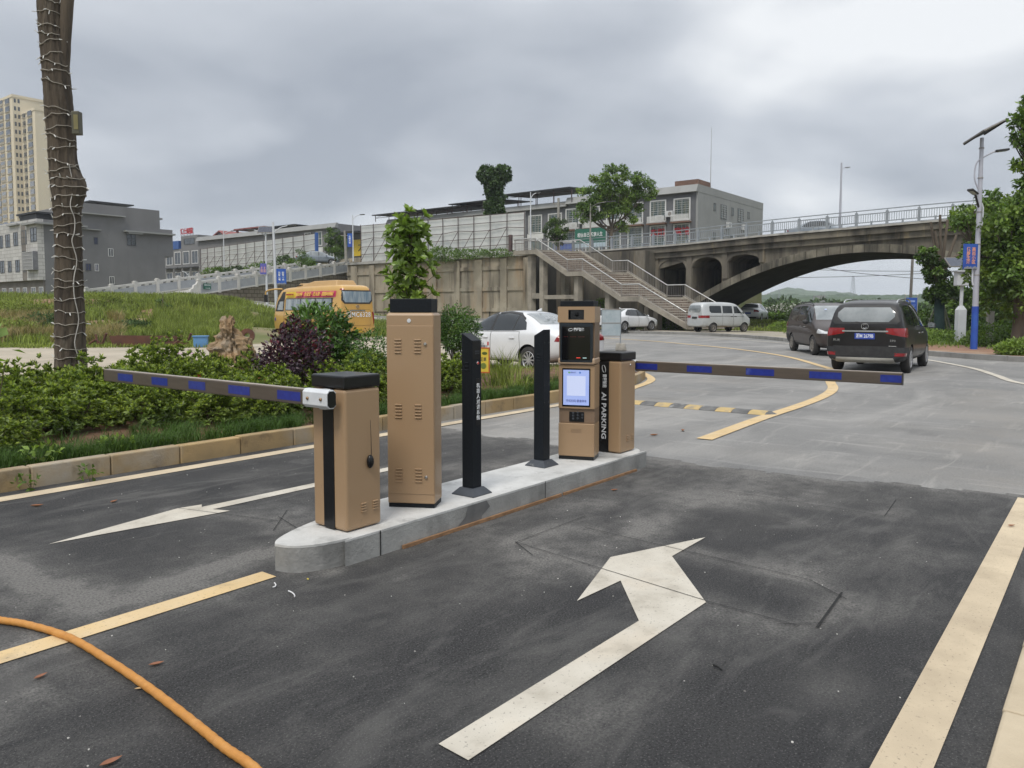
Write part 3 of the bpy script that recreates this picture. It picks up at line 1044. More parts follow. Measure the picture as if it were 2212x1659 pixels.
# display housing with its pale lower lip
mb = MB(); mb.box(-.022, KD, -.004, KW + .004, .855, .912); mb.build('display_lip', mat('pale_tan_lip', (.42, .30, .20), (.40, .28, .18), 60, 2, rough=.4), kt, bevel=.016, segs=3)
mb = MB(); mb.box(.006, KD, .002, KW - .002, .9125, 1.225); mb.build('display_housing', M_tan_d, kt)
mb = MB(); mb.box(-.026, .006, ky(.955), ky(.045), .872, 1.222); dp = mb.build('upper_display', mat('display_bezel', (.012, .018, .024), (.014, .02, .027), 20, 2, rough=.3), kt, bevel=.010, segs=3)
mb = MB(); mb.box(-.0275, -.025, ky(.89), ky(.11), .895, 1.19); mb.build('display_glass', M_glassk, dp)
lettering('雷程智能', .03, M_letter, dp, (0, -1, 0), (0, 0, 1), (-.028, ky(.575), 1.163), width=.093, depth=.0006, bold=.0008)
mb = MB(); swirl(mb, (-.028, ky(.345), 1.163), (0, -1, 0), (0, 0, 1), .021); mb.build('emblem', M_letter, dp)
M_ledr = mat('red_led', (.5, .05, .04), rough=.4, emit=((1, .08, .05), .8))
M_ledw = mat('white_led', (.6, .8, .8), rough=.4, emit=((.6, .95, .9), .5))
M_ledd = mat('dim_led', (.12, .02, .02), rough=.5, emit=((.4, .04, .04), .1))
mb = MB(); mb.box(-.0285, -.0272, ky(.62), ky(.51), .913, .917); mb.build('led_trace', M_ledr, dp)
mb = MB(); mb.box(-.0285, -.0272, ky(.79), ky(.69), .913, .9165); mb.build('led_trace', M_ledw, dp)
mb = MB()
for i in range(14):
    if i % 5 != 3:
        mb.box(-.0285, -.0272, ky(.16 + i * .045 + .025), ky(.16 + i * .045), 1.099, 1.102)
mb.build('led_trace', M_ledd, dp)
# camera head: a shell with a real recess
mb = MB()
y0, y1, z0, z1 = ky(.716), ky(.285), 1.252, 1.338
mb.box(-.03, KD - .002, -.003, y0, 1.226, 1.366); mb.box(-.03, KD - .002, y1, KW + .003, 1.226, 1.366)
mb.box(-.03, KD - .002, y0, y1, 1.226, z0); mb.box(-.03, KD - .002, y0, y1, z1, 1.366)
hd = mb.build('camera_head', M_tan, kt)
mb = MB(); mb.box(.0, .004, y0 - .002, y1 + .002, z0 - .002, z1 + .002); cw = mb.build('camera_window', M_glassk, hd)
mb = MB()
a_, b_ = y0 + .0, y1 - .0
mb.box(-.031, .0, y0 + .0005, y0 + .006, z0 + .0005, z1 - .0005); mb.box(-.031, .0, y1 - .006, y1 - .0005, z0 + .0005, z1 - .0005)
mb.box(-.031, .0, y0 + .006, y1 - .006, z1 - .006, z1 - .0005); mb.box(-.031, .0, y0 + .006, y1 - .006, z0 + .0005, z0 + .006)
mb.build('window_rim', M_blkm, hd)
mb = MB(); mb.lathe([(.0, .012), (.010, .012), (.015, .008), (.018, 0)], 14, 0, Matrix.Translation((-.001, (y0 + y1) / 2, 1.295)) @ Matrix.Rotation(R(-90), 4, 'Y'))
mb.build('lens', M_blk, cw, smooth=40)
mb = MB(); mb.box(.0, KD - .01, .016, KW - .012, 1.367, 1.417); mb.build('top_box', M_blkm, kt, bevel=.004)
mb = MB()
for i in range(18):
    for j in range(4):
        mb.box(-.002, .001, ky(.36 + i * .0165) - .0015, ky(.36 + i * .0165) + .0015, .245 + j * .010, .2475 + j * .010)
mb.build('speaker_grille', M_tan_d, kt)

# speed hump of alternating black and yellow rubber blocks
hu = thing('speed_hump', 'low black and yellow rubber speed hump across the exit lane', 'speed hump', W(11.05, 3.72, .002), ROT)
M_hy = mat('hump_yellow', (.50, .36, .15), (.40, .30, .14), 7, 5, rough=.8, layers=(((.22, .20, .17), 5, .50, .66, .8, None),))
M_hk = mat('hump_black', (.09, .09, .09), (.15, .15, .146), 9, 5, rough=.85, layers=(((.35, .35, .34), 4, .58, .68, .7, None),))
secs = [(-.18, .003), (-.1, .035), (-.03, .045), (.03, .045), (.1, .035), (.18, .003)]
y = .22
for i in range(10):
    mb = MB()
    mb.ext([(p, q) for p, q in secs] + [(.18, 0), (-.18, 0)], 'y', y, y + .244)
    mb.build('rubber_block', M_hy if i % 2 == 0 else M_hk, hu, bevel=.004)
    y += .25
mb = MB(); mb.add([(-.18, .22, .0), (.18, .22, 0), (.1, .22, .035), (.0, .22, .045), (-.1, .22, .035), (0, .08, .002)], [(0, 4, 5), (4, 3, 5), (3, 2, 5), (2, 1, 5)])
mb.build('end_block', M_hk, hu)

# orange hose on the asphalt
hp = smooth_path([tuple(G(px, py, .018)) for px, py in ((-900, 1260), (-420, 1300), (-60, 1330), (0, 1342), (60, 1352), (150, 1380), (240, 1433), (330, 1495), (420, 1565), (485, 1618), (550, 1664), (640, 1760), (760, 2000), (820, 2600))], 14)
M_hose = mat('orange_rubber_hose', (.52, .235, .045), (.46, .20, .04), 30, 4, rough=.55, bump=.35, bscale=160, layers=(((.16, .09, .05), 30, .66, .74, .6, None), ((.6, .33, .12), 14, .5, .7, .4, None)))
mb = MB()
mb.tube([(p[0], p[1], p[2] + .006) for p in hp], [.0165 + .0010 * math.sin(i * 1.9) for i in range(len(hp))], 14)
tag(mb.build('air_hose', M_hose, None, smooth=80), 'orange ribbed rubber hose snaking over the dark asphalt', 'hose')

# small things lying on the asphalt
M_leafb = mat('dry_leaf', (.30, .13, .08), (.22, .10, .05), 30, 4, rough=.8, trans=.15)
M_leafy = mat('yellow_leaf', (.5, .42, .07), (.42, .33, .05), 30, 4, rough=.7)
M_leafp = mat('pale_leaf', (.48, .34, .18), (.4, .28, .14), 30, 4, rough=.8)


def leaf_litter(px, py, L, rot, m, label, curl=.3, z=.006):
    mb = MB()
    n = 5
    vs, fs = [], []
    for i in range(n + 1):
        t = i / n
        w = .36 * L * math.sin(math.pi * min(1, t * 1.05)) ** .8 + .001
        zz = curl * L * (t - .5) ** 2 * 1.6
        vs += [((t - .5) * L, -w / 2, zz + w * .35), ((t - .5) * L, 0, zz), ((t - .5) * L, w / 2, zz + w * .35)]
    for i in range(n):
        a = i * 3
        fs += [(a, a + 3, a + 4, a + 1), (a + 1, a + 4, a + 5, a + 2)]
    mb.add(vs, fs)
    o = mb.build('fallen_leaf', m, None, G(px, py, z) + Vector((0, 0, .003)), rot, smooth=80)
    return tag(o, label, 'leaf', 'fallen leaves on the asphalt')


leaf_litter(338, 1437, .062, .6, M_leafb, 'curled russet leaf on the asphalt above the orange hose')
leaf_litter(88, 1464, .06, 1.2, M_leafb, 'russet leaf on the asphalt left of and below the orange hose')
leaf_litter(240, 1650, .075, .9, M_leafb, 'brown leaf at the bottom edge below the hose')
leaf_litter(301, 1490, .036, .3, M_leafp, 'small pale buff leaf touching the orange hose')
leaf_litter(665, 1253, .03, 2.0, M_leafy, 'small yellow leaf just in front of the concrete island tip')
leaf_litter(1327, 1060, .07, .4, M_leafb, 'brown leaf on the asphalt beside the far half of the island')
leaf_litter(80, 1385 * 0 + 1094, .09, .4, M_leafb, 'brown leaf on the left lane beside the yellow line')
leaf_litter(246, 1085, .08, 1.4, M_leafb, 'brown leaf on the left lane above the white arrow')
leaf_litter(1475, 931, .12, 1.4, M_leafb, 'brown leaf on the pale pavement right of the far barrier', z=.003)
leaf_litter(1413, 941, .12, .4, M_leafb, 'brown leaf on the pale pavement nearest the island end', z=.003)
leaf_litter(2185, 1137, .06, .2, M_leafb, 'brown leaf lying on the cream edge line', z=.013)
M_wire = mat('white_cable_offcut', (.7, .7, .7), rough=.4)
for px, py, a, lab in ((582, 1262, 0, 'curved white cable offcut on the end of the yellow centre line'), (622, 1285, .8, 'curved white cable offcut on bare asphalt near the island tip')):
    g = G(px, py, .012)
    mb = MB(); mb.tube([(g.x + .045 * math.cos(a + t * 1.7), g.y + .055 * math.sin(a + t * 1.7 - .8), .016) for t in [i / 6 - .4 for i in range(7)]], .0035, 6)
    tag(mb.build('cable_offcut', M_wire, None, smooth=80), lab, 'cable', 'white cable offcuts')
g = G(1550, 1448)
mb = MB(); mb.tube([(g.x - .012, g.y + .02, .014), (g.x, g.y, .016), (g.x + .012, g.y - .025, .013)], [.005, .004, .003], 6)
tag(mb.build('twig', M_dark, None, smooth=80), 'short dark twig on the asphalt right of the turn arrow stem', 'twig')
rp = random.Random(8)
mb = MB()
for i in range(260):
    u, v = rp.uniform(.6, 7), rp.uniform(.6, 6.7)
    if 3.4 < v < 4.15 and u > 2.5:
        continue
    p = W(u, v, .006); s = rp.uniform(.002, .0055)
    mb.ball(p, (s, s * rp.uniform(.7, 1.3), s * .7), 3)
tag(mb.build('gravel', mat('grit', (.5, .49, .46), (.3, .29, .27), 30, 2, rough=.9, island=.5), None), kind='stuff')
# ------------------------------------------------------------------ vehicles
M_tyre = mat('tyre_rubber', (.022, .022, .022), (.045, .042, .04), 9, 4, rough=.85)
M_rim = mat('alloy_rim', (.5, .5, .51), (.4, .4, .41), 8, 3, rough=.3, metal=.7)
M_rimd = mat('dusty_steel_rim', (.30, .28, .25), (.2, .18, .16), 9, 4, rough=.6, metal=.3)
M_well = mat('wheel_well', (.008, .008, .008), rough=.95)
M_glass = mat('tinted_car_glass', (.018, .022, .024), (.028, .032, .034), 1.5, 2, rough=.05, coat=.35, spec=.5)
M_glass_l = mat('pale_reflecting_glass', (.14, .16, .165), (.22, .24, .245), 2.2, 3, rough=.08, coat=.8, spec=.7)
M_tail = mat('red_tail_lamp', (.27, .008, .012), (.20, .007, .01), 6, 2, rough=.15, coat=.8)
M_head = mat('clear_head_lamp', (.55, .57, .58), (.35, .36, .37), 9, 3, rough=.12, coat=.8)
M_amber = mat('amber_lamp', (.6, .25, .03), rough=.2, coat=.6)
M_trim = mat('black_plastic_trim', (.018, .018, .019), (.03, .03, .03), 8, 3, rough=.55)
M_clad = mat('grey_cladding', (.045, .046, .048), (.03, .031, .033), 4, 4, rough=.65, spec=.3)
M_plateb = mat('blue_number_plate', (.02, .06, .36), (.02, .05, .30), 9, 2, rough=.4)
M_platey = mat('yellow_number_plate', (.62, .42, .03), (.55, .37, .03), 9, 2, rough=.4)
M_pwhite = mat('car_paint_white', (.66, .672, .685), (.62, .632, .645), 2, 3, rough=.3, coat=.8)
M_psilver = mat('car_paint_dusty_silver', (.50, .52, .53), (.44, .455, .455), 1.5, 4, rough=.4, coat=.4, metal=.2)
M_pgrey = mat('car_paint_grey', (.22, .25, .28), (.2, .23, .26), 2, 3, rough=.3, coat=.8, metal=.3)
M_pblack = mat('car_paint_black', (.009, .008, .0085), (.016, .0145, .0145), 1.4, 4, rough=.35, coat=.35, spec=.3)
M_pbrown = mat('car_paint_brown', (.042, .032, .030), (.06, .047, .044), 1.4, 4, rough=.4, coat=.35, metal=.2, spec=.3)
M_mud = mat('road_mud', (.24, .19, .14), (.33, .28, .22), 5, 5, rough=.9)


def tabf(tab):
    def f(x):
        if x <= tab[0][0]:
            return tab[0][1]
        for (a, p), (b, q) in zip(tab, tab[1:]):
            if x <= b:
                return p + (q - p) * (x - a) / (b - a)
        return tab[-1][1]
    return f


def loft_body(name, xs, zb, zs, zr, w, wr, paint, parent, arches, wheel_r, low=.97, sub=2, belly=None):
    zb, zs, zr, w, wr = map(tabf, (zb, zs, zr, w, wr))
    rings = []
    for x in xs:
        b, s, t, hw, hr = zb(x), zs(x), zr(x), w(x), wr(x)
        half = [(0, b), (.78 * hw, b), (low * hw, b + .09), (hw, b + .5 * (s - b)), (.985 * hw, s - .03), (.945 * hw, s + .012),
                (hr, max(t - .055, s + .02)), (.72 * hr, t - .008), (0, t)]
        rings.append([(x, y, z) for y, z in half] + [(x, -y, z) for y, z in half[-2:0:-1]])
    n = len(rings[0])
    mb = MB()
    vs = [p for r in rings for p in r]
    fs = []
    for i in range(len(xs) - 1):
        for j in range(n):
            fs.append((i * n + j, i * n + (j + 1) % n, (i + 1) * n + (j + 1) % n, (i + 1) * n + j))
    for k, base in ((0, 0), (1, (len(xs) - 1) * n)):     # end caps as strips between the two sides
        for j in range(n // 2):
            a, b, c, d = base + j, base + (j + 1) % n, base + (n - j - 1) % n, base + (n - j) % n
            q = []
            for i_ in (a, b, c, d):
                if i_ not in q:
                    q.append(i_)
            if len(q) >= 3:
                fs.append(tuple(q) if k else tuple(q[::-1]))
    mb.add(vs, fs)
    o = mb.build(name, paint, None)
    m = o.modifiers.new('s', 'SUBSURF'); m.levels = m.render_levels = sub
    cut = MB()
    for (ax, side_w, rr) in arches:
        for s in (1, -1):
            cut.tube([(ax, s * (side_w - .32), wheel_r), (ax, s * (side_w + .2), wheel_r)], rr, 28)
    if arches:
        c = cut.build('cutter', M_well, None)
        bo = o.modifiers.new('b', 'BOOLEAN'); bo.object = c; bo.operation = 'DIFFERENCE'; bo.solver = 'EXACT'
        try:
            bo.material_mode = 'TRANSFER'
        except Exception:
            pass
    dg = bpy.context.evaluated_depsgraph_get(); dg.update()
    me = bpy.data.meshes.new_from_object(o.evaluated_get(dg))
    me.name = name
    bpy.data.objects.remove(o)
    if arches:
        bpy.data.objects.remove(c)
    bm = bmesh.new(); bm.from_mesh(me)
    for f in bm.faces:
        f.smooth = True
    for e in bm.edges:
        if len(e.link_faces) == 2 and e.calc_face_angle(0) > R(38):
            e.smooth = False
    bm.to_mesh(me); bm.free()
    b = bpy.data.objects.new(name, me); COL.objects.link(b); b.parent = parent
    return b


def patch(body, name, m, parent, poly=None, axes=(0, 2), filt=None, off=.004, planes=(), thick=0.0):
    """a panel that follows the body: the body's own surface clipped to a convex outline, set off by OFF."""
    bm = bmesh.new(); bm.from_mesh(body.data)
    if filt:
        bmesh.ops.delete(bm, geom=[f for f in bm.faces if not filt(f.calc_center_median(), f.normal)], context='FACES')
    pl = list(planes)
    if poly:
        n = len(poly)
        ar = sum(poly[i][0] * poly[(i + 1) % n][1] - poly[(i + 1) % n][0] * poly[i][1] for i in range(n))
        q = poly if ar > 0 else poly[::-1]
        for i in range(n):
            a, b = q[i], q[(i + 1) % n]
            if math.hypot(b[0] - a[0], b[1] - a[1]) < 1e-6:
                continue
            pt = [0, 0, 0]; no = [0, 0, 0]
            pt[axes[0]], pt[axes[1]] = a
            no[axes[0]], no[axes[1]] = b[1] - a[1], -(b[0] - a[0])
            pl.append((pt, no))
    for pt, no in pl:
        bmesh.ops.bisect_plane(bm, geom=bm.verts[:] + bm.edges[:] + bm.faces[:], dist=1e-5, plane_co=pt, plane_no=Vector(no).normalized(), clear_outer=True)
    bm.normal_update()
    if not bm.faces:
        bm.free(); return None
    for v in bm.verts:
        v.co += v.normal * off
    for f in bm.faces:
        f.smooth = True; f.material_index = 0
    me = bpy.data.meshes.new(name); bm.to_mesh(me); bm.free()
    me.materials.clear(); me.materials.append(m)
    o = bpy.data.objects.new(name, me); COL.objects.link(o); o.parent = parent
    return o


def grow(poly, d):
    cx = sum(p[0] for p in poly) / len(poly); cy = sum(p[1] for p in poly) / len(poly)
    return [(p[0] + d * (1 if p[0] > cx else -1), p[1] + d * (1 if p[1] > cy else -1)) for p in poly]


def rpoly(y0, y1, z0, z1, r):
    return [(y0 + r, z0), (y1 - r, z0), (y1, z0 + r), (y1, z1 - r), (y1 - r, z1), (y0 + r, z1), (y0, z1 - r), (y0, z0 + r)]


def wheels(t, axles, hw, r, rim_m, spokes=10, width=.2):
    first = None
    for ax in axles:
        for s in (1, -1):
            if first is None:
                mb = MB()
                mb.lathe([(r * .62, -width / 2 + .01), (r * .9, -width / 2), (r, -width / 2 + .03), (r, width / 2 - .03), (r * .9, width / 2), (r * .64, width / 2 - .008), (r * .6, width / 2 - .04), (r * .6, -width / 2 + .03), (r * .62, -width / 2 + .01)], 28, 0, Matrix.Rotation(R(-90), 4, 'X'))
                w = mb.build('wheel', M_tyre, t, smooth=50)
                mb = MB()
                X = Matrix.Rotation(R(-90), 4, 'X')
                mb.lathe([(r * .66, width / 2 - .012), (r * .62, width / 2 - .002), (r * .57, width / 2 - .015), (r * .56, width / 2 - .05)], 28, 0, X)
                for k in range(spokes):
                    a = 2 * math.pi * k / spokes
                    mb.box(r * .10, r * .60, -r * .05, r * .05, width / 2 - .035, width / 2 - .012, 0, X @ Matrix.Rotation(a, 4, 'Z'))
                mb.lathe([(0, width / 2 - .008), (r * .13, width / 2 - .010), (r * .14, width / 2 - .035)], 14, 0, X)
                rim = mb.build('rim', rim_m, w, smooth=40)
                mb = MB(); mb.lathe([(0, width / 2 - .06), (r * .6, width / 2 - .055)], 20, 0, X)
                mb.build('brake_disc', M_well, w)
                first = w
                ww = w
            else:
                ww = copy_tree(first, t)
            ww.location = (ax, s * (hw - width / 2 - .012), r)
            ww.rotation_euler = (0, 0, 0 if s > 0 else math.pi)


SIDE = lambda s: (lambda c, n: n.y * s > .25 and c.y * s > .3)


def side_panels(body, t, polys, m, name='window', off=.005, both=True):
    for s in ((1, -1) if both else (1,)):
        for p in polys:
            patch(body, name, m, t, p, (0, 2), SIDE(s), off)


def doors(body, t, polys, paint, handles, hz, hm=None):
    for s in (1, -1):
        for p, hx in zip(polys, handles):
            patch(body, 'door_seam', M_trim, t, grow(p, .011), (0, 2), SIDE(s), .0012)
            d = patch(body, 'door', paint, t, p, (0, 2), SIDE(s), .0026)
            if d is None:
                continue
            ys = [v.co.y * s for v in d.data.vertices if abs(v.co.x - hx) < .15 and abs(v.co.z - hz) < .15]
            y = (max(ys) if ys else .85) * s
            mb = MB(); mb.box(hx - .09, hx + .09, y - .012, y + .022, hz - .014, hz + .014)
            mb.build('handle', hm or paint, d, bevel=.006)


def mirrors(t, x, y, z, m, sz=(.10, .19, .13)):
    for s in (1, -1):
        mb = MB(); mb.ball((x, s * (y + .10), z), (sz[0] / 2 * 1.2, sz[1] / 2, sz[2] / 2), 8)
        mb.box(x - .02, x + .03, min(s * (y - .08), s * (y + .05)), max(s * (y - .08), s * (y + .05)), z - .05, z - .02)
        k = mb.build('wing_mirror', m, t, smooth=60)
        mb = MB(); mb.face([(x - sz[0] * .58, s * (y + .10) - .075, z - .05), (x - sz[0] * .58, s * (y + .10) + .075, z - .05), (x - sz[0] * .58, s * (y + .10) + .075, z + .05), (x - sz[0] * .58, s * (y + .10) - .075, z + .05)])
        mb.build('mirror_glass', M_glass_l, k)


def place(t, x, y, az, z=0.0):
    t.location = (x, y, z)
    t.rotation_euler = (0, 0, R(90 - az))


def plate(t, x, z, text, m, w=.44, h=.14, sgn=-1, lm=None):
    mb = MB(); mb.box(x - .006, x + .006, -w / 2, w / 2, z - h / 2, z + h / 2)
    p = mb.build('number_plate', m, t, bevel=.004)
    if text:
        lettering(text, h * .82, lm or M_letter, p, (0, sgn, 0), (0, 0, 1), (x + .0075 * sgn, 0, z), width=w * .86, depth=.001, bold=.002)
    return p


def sedan(label, paint, group=None, glass=None, script=False, hi=True):
    glass = glass or M_glass
    t = thing('parked_car', label, 'car', group=group)
    xs = [-2.29, -2.22, -2.0, -1.66, -1.25, -.85, -.35, .1, .45, .82, 1.14, 1.5, 1.9, 2.14, 2.26]
    body = loft_body('body', xs,
                     [(-2.3, .40), (-2.1, .30), (-1.5, .22), (1.6, .22), (2.1, .22), (2.3, .30)],
                     [(-2.3, .84), (-2.0, .95), (-1.2, .975), (0, .945), (1.2, .885), (1.9, .78), (2.3, .60)],
                     [(-2.3, .90), (-2.22, 1.0), (-2.0, 1.055), (-1.66, 1.09), (-1.25, 1.29), (-.85, 1.445), (-.35, 1.495), (.1, 1.485), (.45, 1.40), (.82, 1.20), (1.14, 1.02), (1.5, .955), (1.9, .87), (2.14, .76), (2.26, .64)],
                     [(-2.3, .66), (-2.22, .79), (-2.0, .865), (-1.5, .895), (1.4, .89), (1.9, .84), (2.14, .74), (2.26, .60)],
                     [(-2.3, .58), (-2.0, .69), (-1.66, .70), (-1.25, .65), (-.85, .61), (.1, .60), (.45, .62), (.82, .68), (1.14, .74), (1.9, .66), (2.26, .45)],
                     paint, t, [(-1.28, .89, .375), (1.36, .885, .375)], .32)
    wf = [(.98, .975), (.12, .985), (.12, 1.38), (.36, 1.385), (.62, 1.27)]
    wq = [(.03, .985), (-.70, 1.0), (-.70, 1.40), (-.3, 1.425), (.03, 1.40)]
    wr_ = [(-.74, 1.0), (-1.16, 1.03), (-1.05, 1.2), (-.74, 1.385)]
    doors(body, t, [[(1.02, .32), (.08, .32), (.08, .96), (1.02, .95)], [(.06, .32), (-.78, .32), (-1.0, .60), (-.95, .975), (.06, .96)]], paint, (.25, -.72), .83)
    side_panels(body, t, [wf, wq, wr_], glass)
    side_panels(body, t, [[(.12, .985), (.03, .985), (.03, 1.40), (.12, 1.395)], [(-.70, 1.0), (-.74, 1.0), (-.74, 1.39), (-.70, 1.40)]], M_trim, 'window_pillar', .004)
    patch(body, 'windscreen', glass, t, [(-.64, 1.03), (.64, 1.03), (.50, 1.42), (-.50, 1.42)], (1, 2), lambda c, n: n.x > .25 and c.z > 1.0 and c.x > .2, .005)
    patch(body, 'rear_window', M_glass_l if hi else glass, t, [(-.60, 1.16), (.60, 1.16), (.49, 1.415), (-.49, 1.415)], (1, 2), lambda c, n: n.x < -.2 and c.z > 1.1 and c.x < -.6, .005)
    for s in (1, -1):
        patch(body, 'tail_light', M_tail, t, None, planes=[((-1.74, 0, 0), (1, 0, .45)), ((0, 0, .975), (0, 0, 1)), ((0, 0, .775), (0, 0, -1)), ((0, s * .42, 0), (0, -s, 0))], filt=lambda c, n: c.x < -1.6, off=.006)
        patch(body, 'headlight', M_head, t, None, planes=[((1.72, 0, 0), (-1, 0, .3)), ((0, 0, .79), (0, 0, 1)), ((0, 0, .60), (0, 0, -1)), ((0, s * .36, 0), (0, -s, 0))], filt=lambda c, n: c.x > 1.6, off=.006)
    patch(body, 'grille', M_trim, t, rpoly(-.5, .5, .40, .60, .05), (1, 2), lambda c, n: n.x > .3 and c.x > 1.8, .005)
    patch(body, 'rear_valance', M_trim, t, rpoly(-.6, .6, .30, .41, .03), (1, 2), lambda c, n: n.x < -.2 and c.x < -1.9, .005)
    plate(t, -2.285, .70, '', M_plateb)
    side_panels(body, t, [[(1.0, .235), (-.98, .235), (-.98, .29), (1.0, .29)]], M_trim, 'sill_trim', .004)
    mirrors(t, .85, .86, 1.0, paint)
    wheels(t, (-1.28, 1.36), .89, .32, M_rim)
    mb = MB(); mb.add([(-.85, -.02, 1.47), (-.7, -.02, 1.475), (-.7, .02, 1.475), (-.85, .02, 1.47), (-.86, 0, 1.545), (-.80, 0, 1.535)], [(0, 1, 5, 4), (2, 3, 4, 5), (1, 2, 5), (3, 0, 4)])
    mb.build('roof_aerial', paint, t)
    return t, body


sd, sb_ = sedan('white saloon parked behind the planting bed with rain visors and a decal on its door', M_pwhite, 'white cars parked around the lot')
c_, s_ = math.sin(R(-42.5)), math.cos(R(-42.5))
rear = G(1139, 807)
place(sd, rear.x + .04 + 1.28 * c_ + .86 * s_ * .98, rear.y + .02 + 1.28 * s_ - .86 * c_ * .98, -42.5)
for p in ([(.70, 1.25), (.34, 1.405), (.12, 1.40), (.12, 1.435), (.36, 1.435), (.74, 1.27)], ):
    pass
for s in (1, -1):
    for seg in ([(.64, 1.27), (.36, 1.39), (.38, 1.43), (.68, 1.30)], [(.36, 1.385), (.10, 1.39), (.10, 1.43), (.36, 1.43)], [(.04, 1.40), (-.3, 1.42), (-.3, 1.46), (.04, 1.435)], [(-.3, 1.42), (-.7, 1.385), (-.7, 1.425), (-.3, 1.46)], [(-.7, 1.385), (-.98, 1.25), (-.96, 1.30), (-.7, 1.425)]):
        patch(sb_, 'rain_visor', M_trim, sd, seg, (0, 2), lambda c, n, s=s: c.y * s > .3 and c.z > 1.1, .012)
for tx, xx, zz in (('山野', .60, .74), ('江湖故人', .46, .66), ('复刻西夏题记', .42, .58)):
    lettering(tx, .085, M_letterk, sd, (-1, 0, 0), (0, 0, 1), (xx, .893, zz), depth=.001)
mb = MB(); mb.box(.12, .17, .885, .896, .62, .71); mb.build('seal_decal', M_red_l, sd)
rw = random.Random(3)
mb = MB()
for i in range(16):
    y_ = rw.uniform(-.28, .3); z_ = 1.30 + rw.uniform(-.035, .035)
    x_ = -1.25 - (1.31 - z_) * 2.25 - .03
    mb.box(x_ - .01, x_ + .012, y_ - .02, y_ + .02, z_, z_ + .018)
mb.build('window_sticker', M_letter, sd)

s2, _b = sedan('white saloon parked side-on beside the foot of the stairs', M_pwhite, 'white cars parked around the lot')
az = 50.0; g = G(1348, 716, .12)
place(s2, g.x + 1.28 * math.sin(R(az)) - .8 * math.cos(R(az)), g.y + 1.28 * math.cos(R(az)) + .8 * math.sin(R(az)), az, 0.12)
s3 = copy_tree(s2); s3['label'] = 'white saloon whose tail with a red lamp shows behind the silver van nose'
place(s3, 19.6, 63.2, 28, .55)
s4 = copy_tree(s2); s4['label'] = 'white car mostly hidden behind the notice board and the white saloon'
place(s4, s2.location.x - 1.55, s2.location.y + 2.0, 50, .12)
s5, _b = sedan('grey saloon driving up the ramp behind the stone balustrade', M_pgrey, None, M_glass_l)
p = A(687, 562, 83); place(s5, p.x, p.y, 75, p.z - .55)
s6, _b = sedan('dark grey car crossing the bridge behind the railing', M_pgrey, None)
p = W(58.5, 17.3); place(s6, p.x, p.y, 128, 6.45)


